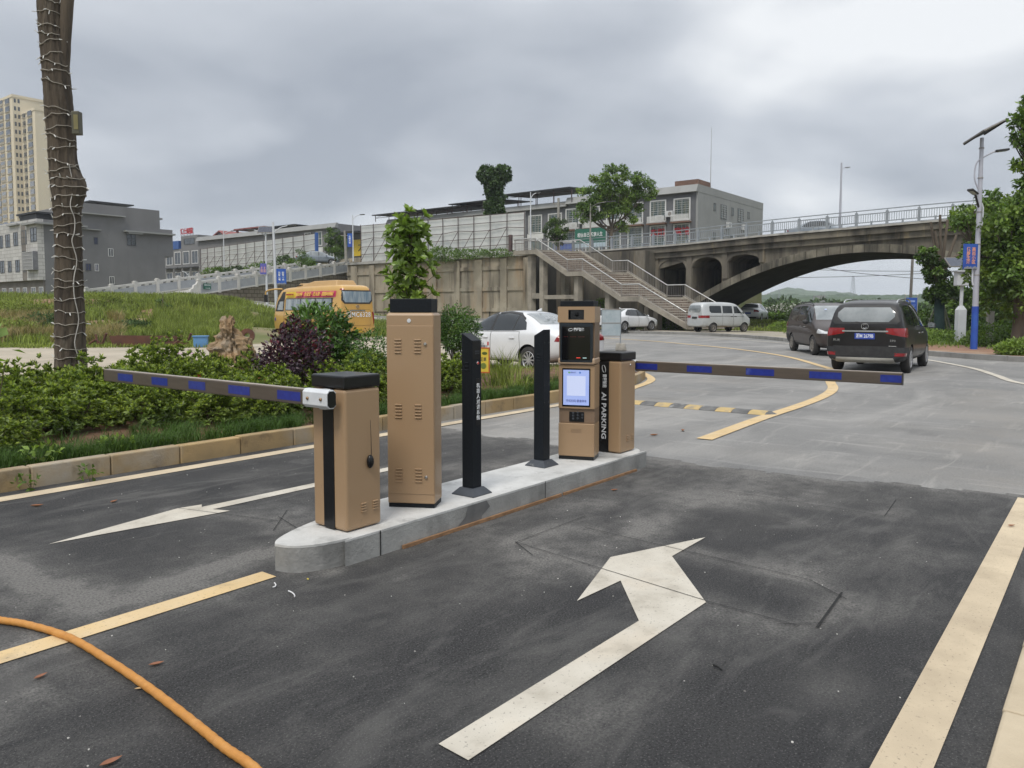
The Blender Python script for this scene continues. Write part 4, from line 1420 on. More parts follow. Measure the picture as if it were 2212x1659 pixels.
def mpv(label, paint, group, front=False):
    t = thing('family_van', label, 'van', group=group)
    xs = [-2.25, -2.20, -2.08, -1.95, -1.6, -1.1, -.4, .25, .62, .95, 1.25, 1.6, 1.95, 2.15, 2.24]
    body = loft_body('body', xs,
                     [(-2.25, .33), (-2.1, .25), (-1.4, .23), (1.6, .23), (2.24, .28)],
                     [(-2.25, 1.02), (-1.95, 1.08), (-.4, 1.05), (.95, 1.0), (1.6, .93), (2.24, .70)],
                     [(-2.25, 1.14), (-2.20, 1.35), (-2.08, 1.60), (-1.95, 1.69), (-1.6, 1.73), (-1.1, 1.755), (-.4, 1.765), (.25, 1.73), (.62, 1.62), (.95, 1.42), (1.25, 1.18), (1.6, 1.06), (1.95, .97), (2.15, .86), (2.24, .74)],
                     [(-2.25, .80), (-2.20, .85), (-2.08, .88), (-1.6, .885), (1.3, .885), (1.8, .86), (2.15, .76), (2.24, .64)],
                     [(-2.25, .76), (-2.08, .72), (-1.9, .70), (-.4, .69), (.62, .68), (.95, .70), (1.25, .76), (1.6, .74), (2.24, .5)],
                     paint, t, [(-1.33, .88, .37), (1.38, .88, .37)], .32)
    doors(body, t, [[(1.08, .34), (.30, .34), (.30, 1.03), (1.08, 1.0)], [(.26, .34), (-.62, .34), (-.80, .6), (-.80, 1.05), (.26, 1.04)]], paint, (.42, -.12), .93, M_chrome)
    side_panels(body, t, [[(1.05, 1.08), (.36, 1.09), (.36, 1.60), (.55, 1.58), (.80, 1.42)], [(.24, 1.09), (-.74, 1.11), (-.74, 1.63), (.24, 1.62)], [(-.86, 1.12), (-1.72, 1.15), (-1.82, 1.30), (-1.72, 1.58), (-.86, 1.63)]], M_glass)
    patch(body, 'windscreen', M_glass_l, t, [(-.70, 1.17), (.70, 1.17), (.58, 1.64), (-.58, 1.64)], (1, 2), lambda c, n: n.x > .25 and c.x > .2 and c.z > 1.1, .005)
    patch(body, 'rear_glass_surround', M_trim, t, rpoly(-.74, .74, 1.17, 1.62, .07), (1, 2), lambda c, n: n.x < -.2 and c.x < -1.7, .004)
    patch(body, 'rear_window', M_glass_l, t, rpoly(-.62, .62, 1.215, 1.555, .12), (1, 2), lambda c, n: n.x < -.2 and c.x < -1.7, .008)
    mb = MB(); mb.tube([(-2.235, .10, 1.20), (-2.215, .30, 1.23), (-2.20, .48, 1.235)], [.02, .014, .008], 6); mb.build('rear_wiper', M_trim, t)
    for s in (1, -1):
        patch(body, 'tail_light', M_tail, t, None, planes=[((-1.93, 0, 0), (1, 0, 0)), ((0, s * .62, 1.075), (0, 0, 1)), ((0, s * .885, .865), (0, -s * .20, -1)), ((0, s * .45, 1.0), (0, -s, 0))], filt=lambda c, n: c.x < -1.8, off=.008)
        patch(body, 'rear_reflector', M_tail, t, None, planes=[((-2.0, 0, 0), (1, 0, 0)), ((0, 0, .505), (0, 0, 1)), ((0, 0, .43), (0, 0, -1)), ((0, s * .64, 0), (0, -s, 0))], filt=lambda c, n: c.x < -1.9, off=.014)
        patch(body, 'headlight', M_head, t, None, planes=[((1.62, 0, 0), (-1, 0, .2)), ((1.7, 0, .90), (.25, 0, 1)), ((0, 0, .73), (0, 0, -1)), ((0, s * .34, .8), (0, -s, 0))], filt=lambda c, n: c.x > 1.5, off=.008)
        patch(body, 'front_corner_lamp', M_amber, t, None, planes=[((1.62, 0, 0), (-1, 0, .2)), ((1.66, 0, 0), (1, 0, 0)), ((0, 0, .85), (0, 0, 1)), ((0, 0, .76), (0, 0, -1)), ((0, s * .5, 0), (0, -s, 0))], filt=lambda c, n: c.x > 1.5, off=.010)
    patch(body, 'rear_bumper', M_clad, t, None, planes=[((-1.72, 0, 0), (1, 0, 0)), ((0, 0, .63), (0, 0, 1)), ((0, 0, .24), (0, 0, -1))], filt=lambda c, n: c.x < -1.6 and n.z > -.8, off=.010)
    patch(body, 'tailgate_lower', M_trim, t, [(-.60, .42), (.60, .42), (.70, .50), (.70, .655), (-.70, .655), (-.70, .50)], (1, 2), lambda c, n: n.x < -.3 and c.x < -1.9, .014)
    patch(body, 'skid_plate', mat('skid_plate_silver', (.36, .35, .31), (.3, .29, .26), 5, 4, rough=.5), t, [(-.66, .27), (.66, .27), (.62, .385), (-.62, .385)], (1, 2), lambda c, n: n.x < -.2 and c.x < -1.9, .018)
    patch(body, 'chrome_bar', M_chrome, t, [(-.50, .985), (.50, .985), (.50, 1.02), (-.50, 1.02)], (1, 2), lambda c, n: n.x < -.3 and c.x < -1.9, .016)
    for (y_, tx, wd) in ((.62, '风光', .16), (-.60, '370', .12)):
        lettering(tx, .07, M_chrome, t, (0, -1, 0), (0, 0, 1), (-2.262, y_, .785), width=wd, depth=.003)
    mb = MB(); mb.box(-2.268, -2.25, -.68, -.52, .655, .672); mb.build('badge', M_chrome, t)
    mb = MB(); ring = [(-2.262, .078 * math.cos(a), 1.115 + .07 * math.sin(a)) for a in [2 * math.pi * k / 20 for k in range(20)]]
    mb.tube(ring + [ring[0]], .009, 6)
    for s in (0, math.pi):
        mb.tube([(-2.265, .05 * math.cos(a + s) * (.3 + .7 * abs(math.sin(a))), 1.115 + .05 * math.sin(a + s)) for a in [.2 + .3 * k for k in range(9)]], [.004 + .008 * math.sin(math.pi * k / 8) for k in range(9)], 6)
    mb.build('emblem', M_chrome, t, smooth=60)
    plate(t, -2.262, .885, '湘M 2679B' if not front else '', M_plateb)
    patch(body, 'grille', M_trim, t, [(-.46, .58), (.46, .58), (.40, .72), (-.40, .72)], (1, 2), lambda c, n: n.x > .3 and c.x > 1.8, .006)
    for zz in (.61, .65, .69):
        patch(body, 'grille_bar', M_chrome, t, [(-.40, zz), (.40, zz), (.40, zz + .014), (-.40, zz + .014)], (1, 2), lambda c, n: n.x > .3 and c.x > 1.8, .012)
    patch(body, 'lower_intake', M_trim, t, [(-.46, .34), (.46, .34), (.56, .50), (-.56, .50)], (1, 2), lambda c, n: n.x > .3 and c.x > 1.8, .007)
    plate(t, 2.262, .53, '', M_plateb)
    side_panels(body, t, [[(1.02, .24), (-.98, .24), (-.98, .34), (1.02, .34)]], M_clad, 'sill_trim', .006)
    for s in (1, -1):
        mb = MB(); mb.tube(smooth_path([(-1.75, s * .58, 1.66), (-1.5, s * .59, 1.735), (-.5, s * .60, 1.765), (.2, s * .58, 1.735), (.4, s * .57, 1.66)], 5), .018, 6)
        mb.build('roof_rail', M_chrome if not front else M_trim, t, smooth=60)
    mirrors(t, 1.02, .90, 1.10, M_trim if front else paint, (.12, .20, .16))
    wheels(t, (-1.33, 1.38), .885, .325, M_rimd if front else M_rim, 10)
    if front:
        mb = MB()
        for (y_, z_, cc) in ((.42, 1.52, 0), (.30, 1.515, 0), (.17, 1.52, 0), (-.30, 1.52, 0)):
            x_ = .74 + (1.52 - z_) - .0
            mb.cbox((.835, y_, z_), (.02, .07, .04))
        mb.build('windscreen_sticker', M_lcdw, t)
    return t


bm1 = mpv('black people carrier seen from behind with a blue plate and silver roof rails', M_pblack, 'dark people carriers on the road')
az = 35.0; f_, l_ = Vector((math.sin(R(az)), math.cos(R(az)))), Vector((-math.cos(R(az)), math.sin(R(az))))
c0 = (G(1815, 799) + G(1952, 805)) / 2
place(bm1, c0.x + 1.33 * f_.x, c0.y + 1.33 * f_.y, az)
bm2 = mpv('dusty brown people carrier facing the camera behind the black one', M_pbrown, 'dark people carriers on the road', True)
az = 186.0; f_ = Vector((math.sin(R(az)), math.cos(R(az)))); rgt = Vector((math.cos(R(az)), -math.sin(R(az))))
g = G(1758, 767)
place(bm2, g.x + .02 - 1.38 * f_.x - .78 * rgt.x, g.y - 1.38 * f_.y - .78 * rgt.y, az)

# silver minibus-van
sv = thing('minivan', 'mud-splashed silver minivan parked on the dusty forecourt below the bridge', 'van')
xs = [-1.98, -1.94, -1.82, -1.6, -1.1, -.3, .5, .85, 1.15, 1.4, 1.66, 1.86, 1.96]
body = loft_body('body', xs,
                 [(-1.98, .42), (-1.8, .33), (1.6, .30), (1.96, .34)], [(-1.98, 1.12), (-1.6, 1.16), (.9, 1.12), (1.4, 1.05), (1.96, .80)],
                 [(-1.98, 1.45), (-1.94, 1.70), (-1.82, 1.83), (-1.6, 1.88), (-.3, 1.90), (.5, 1.87), (.85, 1.78), (1.15, 1.55), (1.4, 1.28), (1.66, 1.10), (1.86, .98), (1.96, .84)],
                 [(-1.98, .74), (-1.82, .79), (1.2, .80), (1.66, .78), (1.86, .72), (1.96, .6)],
                 [(-1.98, .64), (-1.6, .65), (.5, .64), (1.15, .66), (1.4, .70), (1.96, .52)], M_psilver, sv, [(-1.12, .795, .345), (1.36, .79, .345)], .29)
doors(body, sv, [[(1.16, .38), (.46, .38), (.46, 1.14), (1.16, 1.10)], [(.42, .38), (-.42, .38), (-.42, 1.15), (.42, 1.14)]], M_psilver, (.6, .30), .98, M_trim)
side_panels(body, sv, [[(1.14, 1.18), (.52, 1.19), (.52, 1.62), (.80, 1.62)], [(.38, 1.19), (-.38, 1.20), (-.38, 1.64), (.38, 1.64)], [(-.50, 1.20), (-1.30, 1.21), (-1.42, 1.32), (-1.42, 1.60), (-1.34, 1.65), (-.50, 1.65)]], M_glass)
patch(body, 'rear_window', M_glass_l, sv, rpoly(-.56, .56, 1.24, 1.68, .1), (1, 2), lambda c, n: n.x < -.2 and c.x < -1.5, .006)
patch(body, 'windscreen', M_glass_l, sv, [(-.62, 1.18), (.62, 1.18), (.54, 1.72), (-.54, 1.72)], (1, 2), lambda c, n: n.x > .25 and c.z > 1.1, .006)
for s in (1, -1):
    patch(body, 'tail_light', M_tail, sv, None, planes=[((-1.70, 0, 0), (1, 0, -.3)), ((0, 0, 1.06), (0, 0, 1)), ((0, 0, .90), (0, 0, -1)), ((0, s * .36, 0), (0, -s, 0))], filt=lambda c, n: c.x < -1.5, off=.008)
    patch(body, 'headlight', M_head, sv, None, planes=[((1.7, 0, 0), (-1, 0, .2)), ((0, 0, .90), (0, 0, 1)), ((0, 0, .72), (0, 0, -1)), ((0, s * .34, 0), (0, -s, 0))], filt=lambda c, n: c.x > 1.5, off=.008)
    patch(body, 'mud_splash', M_mud, sv, [(1.9, .30), (-1.9, .32), (-1.9, .47), (-1.1, .60), (-.3, .46), (1.1, .44), (1.9, .45)], (0, 2), SIDE(s), .0032)
patch(body, 'rear_bumper', M_psilver, sv, None, planes=[((-1.7, 0, 0), (1, 0, 0)), ((0, 0, .62), (0, 0, 1)), ((0, 0, .40), (0, 0, -1))], filt=lambda c, n: c.x < -1.6 and n.z > -.8, off=.035)
mb = MB(); mb.box(-2.0, -1.985, -.24, .24, .86, .98); mb.build('number_plate', M_clad, sv)
side_panels(body, sv, [[(1.3, .995), (-1.7, 1.005), (-1.7, 1.03), (1.3, 1.015)]], M_trim, 'rubbing_strip', .006)
mirrors(sv, 1.12, .80, 1.22, M_trim)
wheels(sv, (-1.12, 1.36), .795, .29, M_rimd, 8, .17)
az = 64.0; g = G(1540, 722)
place(sv, g.x + 1.12 * math.sin(R(az)) - .72 * math.cos(R(az)), g.y + 1.12 * math.cos(R(az)) + .72 * math.sin(R(az)), az, .10)

# the bus
M_bus = mat('bus_paint', (.56, .335, .085), (.51, .30, .078), 1.2, 4, rough=.35, coat=.5, layers=(((.30, .19, .08), 2.5, .58, .75, .4, (1, 1, .4)),))
bs = thing('bus', 'orange-yellow coach with a magenta advertising banner parked beyond the shrubs', 'bus')
xs = [-3.34, -3.30, -3.16, -2.9, -2.2, 0, 2.0, 2.6, 2.95, 3.2, 3.34, 3.38]
body = loft_body('body', xs,
                 [(-3.34, .36), (-3.1, .30), (3.0, .28), (3.38, .34)], [(-3.34, 1.35), (3.38, 1.32)],
                 [(-3.34, 2.42), (-3.30, 2.60), (-3.16, 2.72), (-2.9, 2.76), (2.0, 2.72), (2.6, 2.66), (2.95, 2.50), (3.2, 2.2), (3.34, 1.7), (3.38, 1.45)],
                 [(-3.34, 1.0), (-3.16, 1.06), (2.6, 1.06), (3.2, 1.0), (3.38, .9)], [(-3.34, .86), (-2.9, .90), (2.0, .90), (3.2, .85), (3.38, .78)], M_bus, bs, [(-1.75, 1.06, .44), (2.2, 1.06, .44)], .39)
side_panels(body, bs, [[(1.98, 1.47), (-2.62, 1.47), (-2.62, 2.10), (1.98, 2.10)]], M_trim, 'window_band', .006)
M_bwin = mat('bus_window_curtained', (.10, .14, .17), (.25, .28, .29), 1.6, 3, .4, .6, rough=.08, coat=1.0, stretch=(2.5, 1, .3), spec=.8)
for a, b in ((1.94, 1.22), (1.19, .50), (.42, -.28), (-.31, -.95), (-1.05, -1.72), (-1.75, -2.5)):
    side_panels(body, bs, [[(a, 1.51), (b, 1.51), (b, 2.06), (a, 2.06)]], M_bwin, 'window', .010)
side_panels(body, bs, [[(3.1, 1.42), (2.14, 1.42), (2.14, 2.18), (2.56, 2.18), (2.9, 1.98)]], M_trim, 'cab_window_frame', .006)
side_panels(body, bs, [[(2.86, 1.50), (2.24, 1.50), (2.24, 1.95), (2.72, 1.95)]], M_glass_l, 'cab_window', .010)
side_panels(body, bs, [[(2.74, 2.02), (2.12, 2.02), (2.12, 2.46), (2.42, 2.46)]], M_trim, 'roof_cheek', .006)
patch(body, 'windscreen', M_glass, bs, [(-.92, 1.42), (.92, 1.42), (.8, 2.45), (-.8, 2.45)], (1, 2), lambda c, n: n.x > .2 and c.x > 2.4, .008)
M_mag = mat('magenta_banner', (.50, .035, .13), (.45, .03, .12), 3, 2, rough=.5)
M_byel = mat('yellow_banner', (.66, .46, .03), (.6, .42, .03), 3, 2, rough=.5)
M_bletter = mat('yellow_lettering', (.75, .45, .10), rough=.5)
for s in (1, -1):
    bn = patch(body, 'advert_banner', M_mag, bs, [(1.0, 2.135), (-2.86, 2.135), (-2.86, 2.44), (1.0, 2.44)], (0, 2), lambda c, n, s=s: c.y * s > .5 and n.z < .9, .014)
    patch(body, 'advert_banner', M_byel, bs, [(2.0, 2.135), (1.0, 2.135), (.88, 2.29), (1.0, 2.44), (2.0, 2.44)], (0, 2), lambda c, n, s=s: c.y * s > .5 and n.z < .9, .015)
for k, ch in enumerate('看妇科·生宝宝·做人流·我选玛莉亚'):
    xx = .72 - k * .212
    lettering(ch, .225, M_bletter, bs, (-1, 0, 0), (0, -.33, .94), (xx, 1.012, 2.285), depth=.012, bold=.004)
lettering('东安玛莉亚妇产医院', .10, mat('banner_ink', (.5, .1, .06), rough=.5), bs, (-1, 0, 0), (0, -.33, .94), (1.46, 1.014, 2.30), width=.75, depth=.012)
patch(body, 'rear_window_surround', M_trim, bs, [(-.74, 1.80), (.74, 1.80), (.90, 1.96), (.90, 2.47), (-.90, 2.47), (-.90, 1.96)], (1, 2), lambda c, n: n.x < -.3 and c.x < -2.9, .010)
M_rwin = mat('bus_rear_window', (.30, .36, .40), (.16, .23, .30), 2.0, 3, .4, .6, rough=.08, coat=1.0, stretch=(1, 4, .6))
patch(body, 'rear_window', M_rwin, bs, [(-.68, 1.87), (.68, 1.87), (.82, 2.0), (.82, 2.41), (-.82, 2.41), (-.82, 2.0)], (1, 2), lambda c, n: n.x < -.3 and c.x < -2.9, .016)
for s in (1, -1):
    patch(body, 'tail_light', M_tail, bs, None, planes=[((-3.06, 0, 0), (1, 0, 0)), ((0, 0, 1.40), (0, 0, 1)), ((0, 0, .76), (0, 0, -1)), ((0, s * .86, 1.4), (0, -s, -.16))], filt=lambda c, n: c.x < -2.9, off=.012)
    patch(body, 'rear_reflector', M_tail, bs, None, planes=[((-3.1, 0, 0), (1, 0, 0)), ((0, 0, .57), (0, 0, 1)), ((0, 0, .51), (0, 0, -1)), ((0, s * .80, 0), (0, -s, 0))], filt=lambda c, n: c.x < -2.9, off=.045)
    patch(body, 'corner_marker', M_tail, bs, None, planes=[((-3.1, 0, 0), (1, 0, 0)), ((0, 0, 2.54), (0, 0, 1)), ((0, 0, 2.47), (0, 0, -1)), ((0, s * .72, 0), (0, -s, 0))], filt=lambda c, n: c.x < -2.9, off=.012)
patch(body, 'rear_bumper', M_bus, bs, None, planes=[((-3.0, 0, 0), (1, 0, 0)), ((0, 0, .70), (0, 0, 1)), ((0, 0, .34), (0, 0, -1))], filt=lambda c, n: c.x < -2.9 and n.z > -.8, off=.04)
patch(body, 'engine_cover_seam', mat('bus_paint_seam', (.25, .14, .04), rough=.5), bs, rpoly(-.80, .80, .72, 1.52, .06), (1, 2), lambda c, n: n.x < -.3 and c.x < -3, .003)
patch(body, 'engine_cover', M_bus, bs, rpoly(-.785, .785, .735, 1.505, .06), (1, 2), lambda c, n: n.x < -.3 and c.x < -3, .006)
mb = MB(); mb.box(-3.365, -3.34, -.44, .44, 1.43, 1.50); mb.build('chrome_panel', M_chrome, bs)
lettering('湘MC6328', .34, M_letter, bs, (0, -1, 0), (0, 0, 1), (-3.366, -.04, 1.26), width=1.42, depth=.004, bold=.003, space=1.12)
mb = MB(); ring = [(-3.36, .08 * math.cos(a), 1.66 + .08 * math.sin(a)) for a in [2 * math.pi * k / 16 for k in range(17)]]
mb.tube(ring, .012, 6); mb.box(-3.37, -3.35, -.05, .05, 1.645, 1.675); mb.build('emblem', M_chrome, bs)
plate(bs, -3.40, .50, '湘M C6328', M_platey, .46, .22, -1, M_letterk)
mb = MB()
mb.prism([(-2.5, -.66), (1.6, -.62), (1.6, .62), (-2.5, .66)], 2.66, 2.99, 0, None, [(-2.3, -.5), (-.1, -.48), (-.1, .48), (-2.3, .5)])
mb.prism([(-.3, -.62), (1.75, -.55), (1.75, .55), (-.3, .62)], 2.66, 2.90, 0, None, [(-.3, -.48), (1.4, -.42), (1.4, .42), (-.3, .48)])
ac = mb.build('roof_air_conditioner', mat('bus_pod_paint', (.46, .29, .12), (.42, .26, .10), 2, 3, rough=.45), bs, bevel=.05, segs=3)
mb = MB()
for k in range(4):
    mb.box(1.0 + k * .16, 1.10 + k * .16, .46 - .0, .60, 2.79 - .01 * k, 2.83 - .01 * k)
mb.build('vent', M_trim, ac)
patch(body, 'side_crease', mat('bus_crease', (.55, .36, .14), rough=.4), bs, [(3.0, .83), (-3.0, .83), (-3.0, .86), (3.0, .86)], (0, 2), SIDE(1), .01)
side_panels(body, bs, [[(2.06, .36), (2.035, .36), (2.035, 2.05), (2.06, 2.05)]], M_trim, 'panel_joint', .004)
for s in (1, -1):
    mb = MB(); mb.tube(smooth_path([(2.7, s * .75, 2.62), (3.1, s * 1.0, 2.62), (3.6, s * 1.2, 2.52), (3.68, s * 1.22, 2.3)], 5), .045, 8)
    k = mb.build('mirror_arm', M_bus, bs, smooth=60)
    mb = MB(); mb.box(3.62, 3.72, s * 1.22 - .11, s * 1.22 + .11, 1.92, 2.34); mb.build('mirror', M_trim, k, bevel=.03)
mb = MB(); mb.ball((3.0, 1.035, 1.0), (.05, .012, .10), 8); mb.build('wheelchair_badge', M_plateb, bs)
wheels(bs, (-1.75, 2.2), 1.06, .40, M_rimd, 8, .24)
place(bs, -7.75 - 3.34 * .707 + .1, 38.6 + 3.34 * .707, -45, 0)
# ------------------------------------------------------------------ bridge, stairs, walls, buildings
def PUv(px, py, u0):
    r = _ray(px, py); k = u0 / (r.x * UX + r.y * UY)
    return (-r.x * k * UY + r.y * k * UX, EYE + r.z * k)


def PVu(px, py, v0):
    r = _ray(px, py); k = v0 / (-r.x * UY + r.y * UX)
    return (r.x * k * UX + r.y * k * UY, EYE + r.z * k)


M_stain = mat('weathered_bridge_concrete', (.185, .165, .13), (.10, .09, .075), .9, 7, rough=.95, bump=.5, bscale=14, stretch=(1, 1, .35),
              layers=(((.035, .032, .028), .55, .48, .66, .85, (1.6, 1.6, .22)), ((.30, .24, .15), .9, .58, .72, .6, (2, 2, .2)), ((.06, .06, .05), 2.2, .58, .75, .6, None)))
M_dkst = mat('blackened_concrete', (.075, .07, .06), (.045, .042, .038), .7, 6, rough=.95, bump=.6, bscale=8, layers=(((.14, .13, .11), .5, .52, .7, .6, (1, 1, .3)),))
M_edge = mat('deck_edge_concrete', (.42, .41, .38), (.30, .29, .27), 1.5, 6, rough=.9, layers=(((.14, .13, .12), 1.2, .54, .7, .6, None),))
M_rustb = mat('rust_brown_band', (.09, .045, .035), (.06, .035, .03), 2, 5, rough=.9)
M_rail = mat('painted_steel_rail', (.27, .295, .32), (.21, .235, .26), 2, 4, rough=.5, layers=(((.18, .16, .14), 5, .6, .75, .4, None),))
M_steel = mat('stainless_handrail', (.50, .50, .49), (.36, .36, .35), 4, 3, rough=.35, metal=.6)
M_picket = mat('weathered_pickets', (.22, .20, .18), (.30, .29, .28), 3, 4, rough=.5, metal=.2)
M_stair = mat('stair_slab_concrete', (.31, .28, .23), (.22, .20, .165), 1.6, 6, rough=.9, bump=.3, bscale=20, layers=(((.11, .10, .085), .9, .54, .7, .6, (1, 1, .5)),))
M_step = mat('brick_faced_step', (.26, .21, .17), (.19, .15, .12), 2.5, 5, rough=.9, brick=(.5, .16, .02, (.45, .42, .38), 'xy'), layers=(((.33, .29, .24), 1.1, .5, .7, .6, None),))
M_ret = mat('retaining_wall_concrete', (.36, .315, .24), (.26, .23, .18), .7, 7, rough=.95, bump=.35, bscale=10, stretch=(1, 1, .6),
            layers=(((.10, .085, .065), .8, .52, .66, .8, (1.8, 1.8, .16)), ((.30, .20, .11), .5, .55, .7, .6, (2, 2, .3)), ((.46, .42, .34), .45, .55, .7, .5, None)))
M_stone = mat('rubble_stone', (.24, .21, .16), (.17, .15, .115), 1.2, 6, rough=.95, bump=.7, bscale=6, brick=(.6, .32, .035, (.4, .38, .35), 'xy'))
M_bal = mat('white_stone_balustrade', (.58, .57, .54), (.50, .49, .46), 1.2, 5, rough=.8, layers=(((.28, .27, .25), .9, .56, .72, .6, (1, 1, .4)),))
M_balp = mat('grey_balustrade_panel', (.36, .38, .40), (.30, .315, .335), 1.6, 5, rough=.8, layers=(((.52, .53, .54), .8, .55, .75, .5, None),))
M_hoard = mat('corrugated_hoarding_sheet', (.60, .615, .60), (.52, .535, .525), .5, 5, rough=.55, metal=.1, stretch=(1, 9, .25),
              layers=(((.35, .39, .40), .5, .55, .7, .6, None), ((.46, .40, .28), .35, .62, .75, .4, None)))
M_scaff = mat('rusty_scaffold_tube', (.10, .06, .055), (.06, .045, .045), 4, 4, rough=.7)
M_grey = mat('grey_rendered_wall', (.19, .19, .193), (.162, .162, .165), .6, 6, rough=.9, bump=.12, bscale=12,
             layers=(((.225, .22, .215), .3, .52, .7, .5, (1, 1, .5)), ((.12, .12, .122), .6, .58, .74, .4, (2, 2, .2))))
M_grey_l = mat('light_grey_rendered_wall', (.285, .29, .285), (.25, .255, .25), .5, 6, rough=.9, bump=.1, bscale=12, layers=(((.21, .21, .205), .4, .55, .72, .5, (2, 2, .25)),))
M_grey_d = mat('dark_grey_facade', (.125, .128, .137), (.10, .103, .11), .6, 5, rough=.85)
M_tile = mat('white_tile_facade', (.55, .54, .52), (.47, .46, .44), 1.2, 5, rough=.6, brick=(1.2, .30, .02, (.55, .54, .52), 'xy'), layers=(((.24, .20, .17), .6, .57, .72, .6, (1.5, 1.5, .2)),))
M_shade = mat('brown_ground_floor', (.20, .18, .16), (.15, .135, .12), 1.2, 5, rough=.9)
M_wfr = mat('white_window_frame', (.62, .62, .61), (.54, .54, .53), 2, 4, rough=.5)
M_dfr = mat('dark_window_frame', (.05, .055, .06), (.07, .075, .08), 3, 3, rough=.5)
M_pane = mat('window_pane', (.018, .024, .030), (.04, .05, .055), .9, 4, rough=.06, coat=.6, spec=.8)
M_panec = mat('curtained_window_pane', (.06, .10, .10), (.16, .17, .13), 1.4, 4, .42, .6, rough=.15, coat=.4, stretch=(1, 2.5, .4))
M_paneb = mat('blue_window_pane', (.012, .02, .07), (.02, .03, .10), .9, 3, rough=.08, coat=.6)
M_cream = mat('cream_tower_wall', (.64, .56, .41), (.58, .505, .37), .08, 5, rough=.85)
M_creamd = mat('tan_tower_band', (.36, .31, .23), (.30, .26, .19), .3, 4, rough=.85)
M_redroof = mat('faded_red_roof', (.30, .10, .09), (.24, .085, .08), .7, 5, rough=.8, brick=(.4, 30, .02, (.6, .5, .5), 'xy'))
M_brickw = mat('weathered_brick_wall', (.24, .145, .105), (.18, .11, .085), .7, 6, rough=.95, brick=(.5, .15, .02, (.6, .55, .5), 'xy'))
M_black = mat('black_roof_sheet', (.02, .022, .026), (.03, .032, .036), .8, 4, rough=.6)
M_blueroof = mat('blue_sheet_roof', (.03, .10, .32), (.03, .085, .27), .8, 4, rough=.5)
M_pink = mat('pink_paint', (.55, .38, .50), (.5, .34, .46), .8, 4, rough=.7)
M_acu = mat('air_conditioner_white', (.55, .56, .56), (.47, .48, .48), 4, 3, rough=.5)
M_redl = mat('red_sign_letter', (.45, .02, .03), (.38, .02, .025), 2, 2, rough=.4)
M_ggrn = mat('green_banner', (.02, .135, .09), (.02, .11, .075), .7, 4, rough=.5)
M_bann = mat('blue_banner', (.02, .06, .34), (.03, .12, .45), .9, 4, rough=.45)
M_lpole = mat('white_lamp_pole', (.60, .62, .65), (.52, .54, .57), 2, 4, rough=.4)
M_gpole = mat('grey_lamp_pole', (.42, .43, .48), (.36, .37, .42), 2, 4, rough=.4)
M_solar = mat('solar_cells', (.012, .018, .04), (.02, .028, .055), 6, 3, rough=.12, coat=.8)
M_soback = mat('solar_panel_back', (.26, .25, .23), (.20, .19, .18), 5, 4, rough=.6)
M_cpole = mat('concrete_pole', (.30, .29, .26), (.24, .23, .21), 3, 5, rough=.9)

# ---- upper ground behind the walls
ug = [(49.6, 36.7), (49.6, 58.4), (53.2, 59.4), (54.6, 69), (61.6, 104.5), (62, 150), (90.5, 150), (90.5, 33.4), (70, 33.4), (62.7, 31.5), (53.95, 31.5), (53.95, 36.7)]
mb = MB(); mb.prism(ug, -1, 6.0)
tag(mb.build('upper_ground', M_earth, None, (0, 0, 0), ROT), kind='structure')

# ---- retaining wall with proud ribs and ledges
rw_ = thing('retaining_wall', 'tall stained concrete retaining wall with ribs and recessed panels beside the stairs', 'wall', W(49.3, 36.4), ROT)
Lw = 22.1
mb = MB(); mb.box(0, .28, 0, Lw, -.5, 5.75)
mb.build('wall_face', M_ret, rw_)
ribs = [0.0, 2.55, 5.15, 7.6, 10.3, 12.9, 15.5, 18.2, 20.6]
mb = MB()
for i, y in enumerate(ribs):
    mb.box(-.17, -.002, y, y + (.85 if i % 2 == 0 else .65), -.5, 5.62)
mb.build('rib', M_ret, rw_)
mb = MB()
for z in (1.35, 3.05, 4.75):
    for i in range(len(ribs)):
        a = ribs[i] + (.85 if i % 2 == 0 else .65) + .004
        b = ribs[i + 1] - .004 if i + 1 < len(ribs) else Lw
        mb.box(-.10, -.002, a, b, z, z + .30)
mb.build('ledge', M_ret, rw_)
mb = MB(); mb.box(-.24, .45, -.02, Lw, 5.76, 5.98); mb.build('coping', M_edge, rw_)
mb = MB()
for (y, z, h) in ((4.4, .9, .7), (7.1, .6, 1.0), (8.6, .7, .6), (11.4, .6, 1.1), (13.9, 1.4, .5), (2.0, .8, .6)):
    mb.box(-.012, -.004, y, y + .12, z, z + h)
mb.build('seep_stain', mat('seep_stain', (.03, .03, .022), (.05, .05, .035), 3, 4, rough=.9), rw_)

# ---- bridge
br = thing('stone_arch_bridge', 'long weathered concrete arch bridge with grey railings and small arches over the haunch', 'bridge', W(54, 0), ROT)
DV = [(-40, 6.3), (-20, 6.75), (-5, 7.0), (9, 6.97), (20, 6.68), (26, 6.40), (40, 6.15)]
def deck(v): return lerp_tab(DV, v)
CV, KA = 13.5, .0258
def soffit(v):
    d = abs(v - CV)
    return 5.22 - KA * d * d
OPEN = [(25.72, 27.9, 4.62, 5.28), (22.9, 25.18, 4.66, 5.36), (20.1, 22.4, 4.96, 5.44)]
OPEN = OPEN + [(27 - b, 27 - a, s, c) for a, b, s, c in OPEN]


def op_top(v):
    for a, b, s, c in OPEN:
        if a < v < b:
            t = (v - (a + b) / 2) / ((b - a) / 2)
            return s + (c - s) * math.sqrt(max(0, 1 - t * t)) * .98
    return None


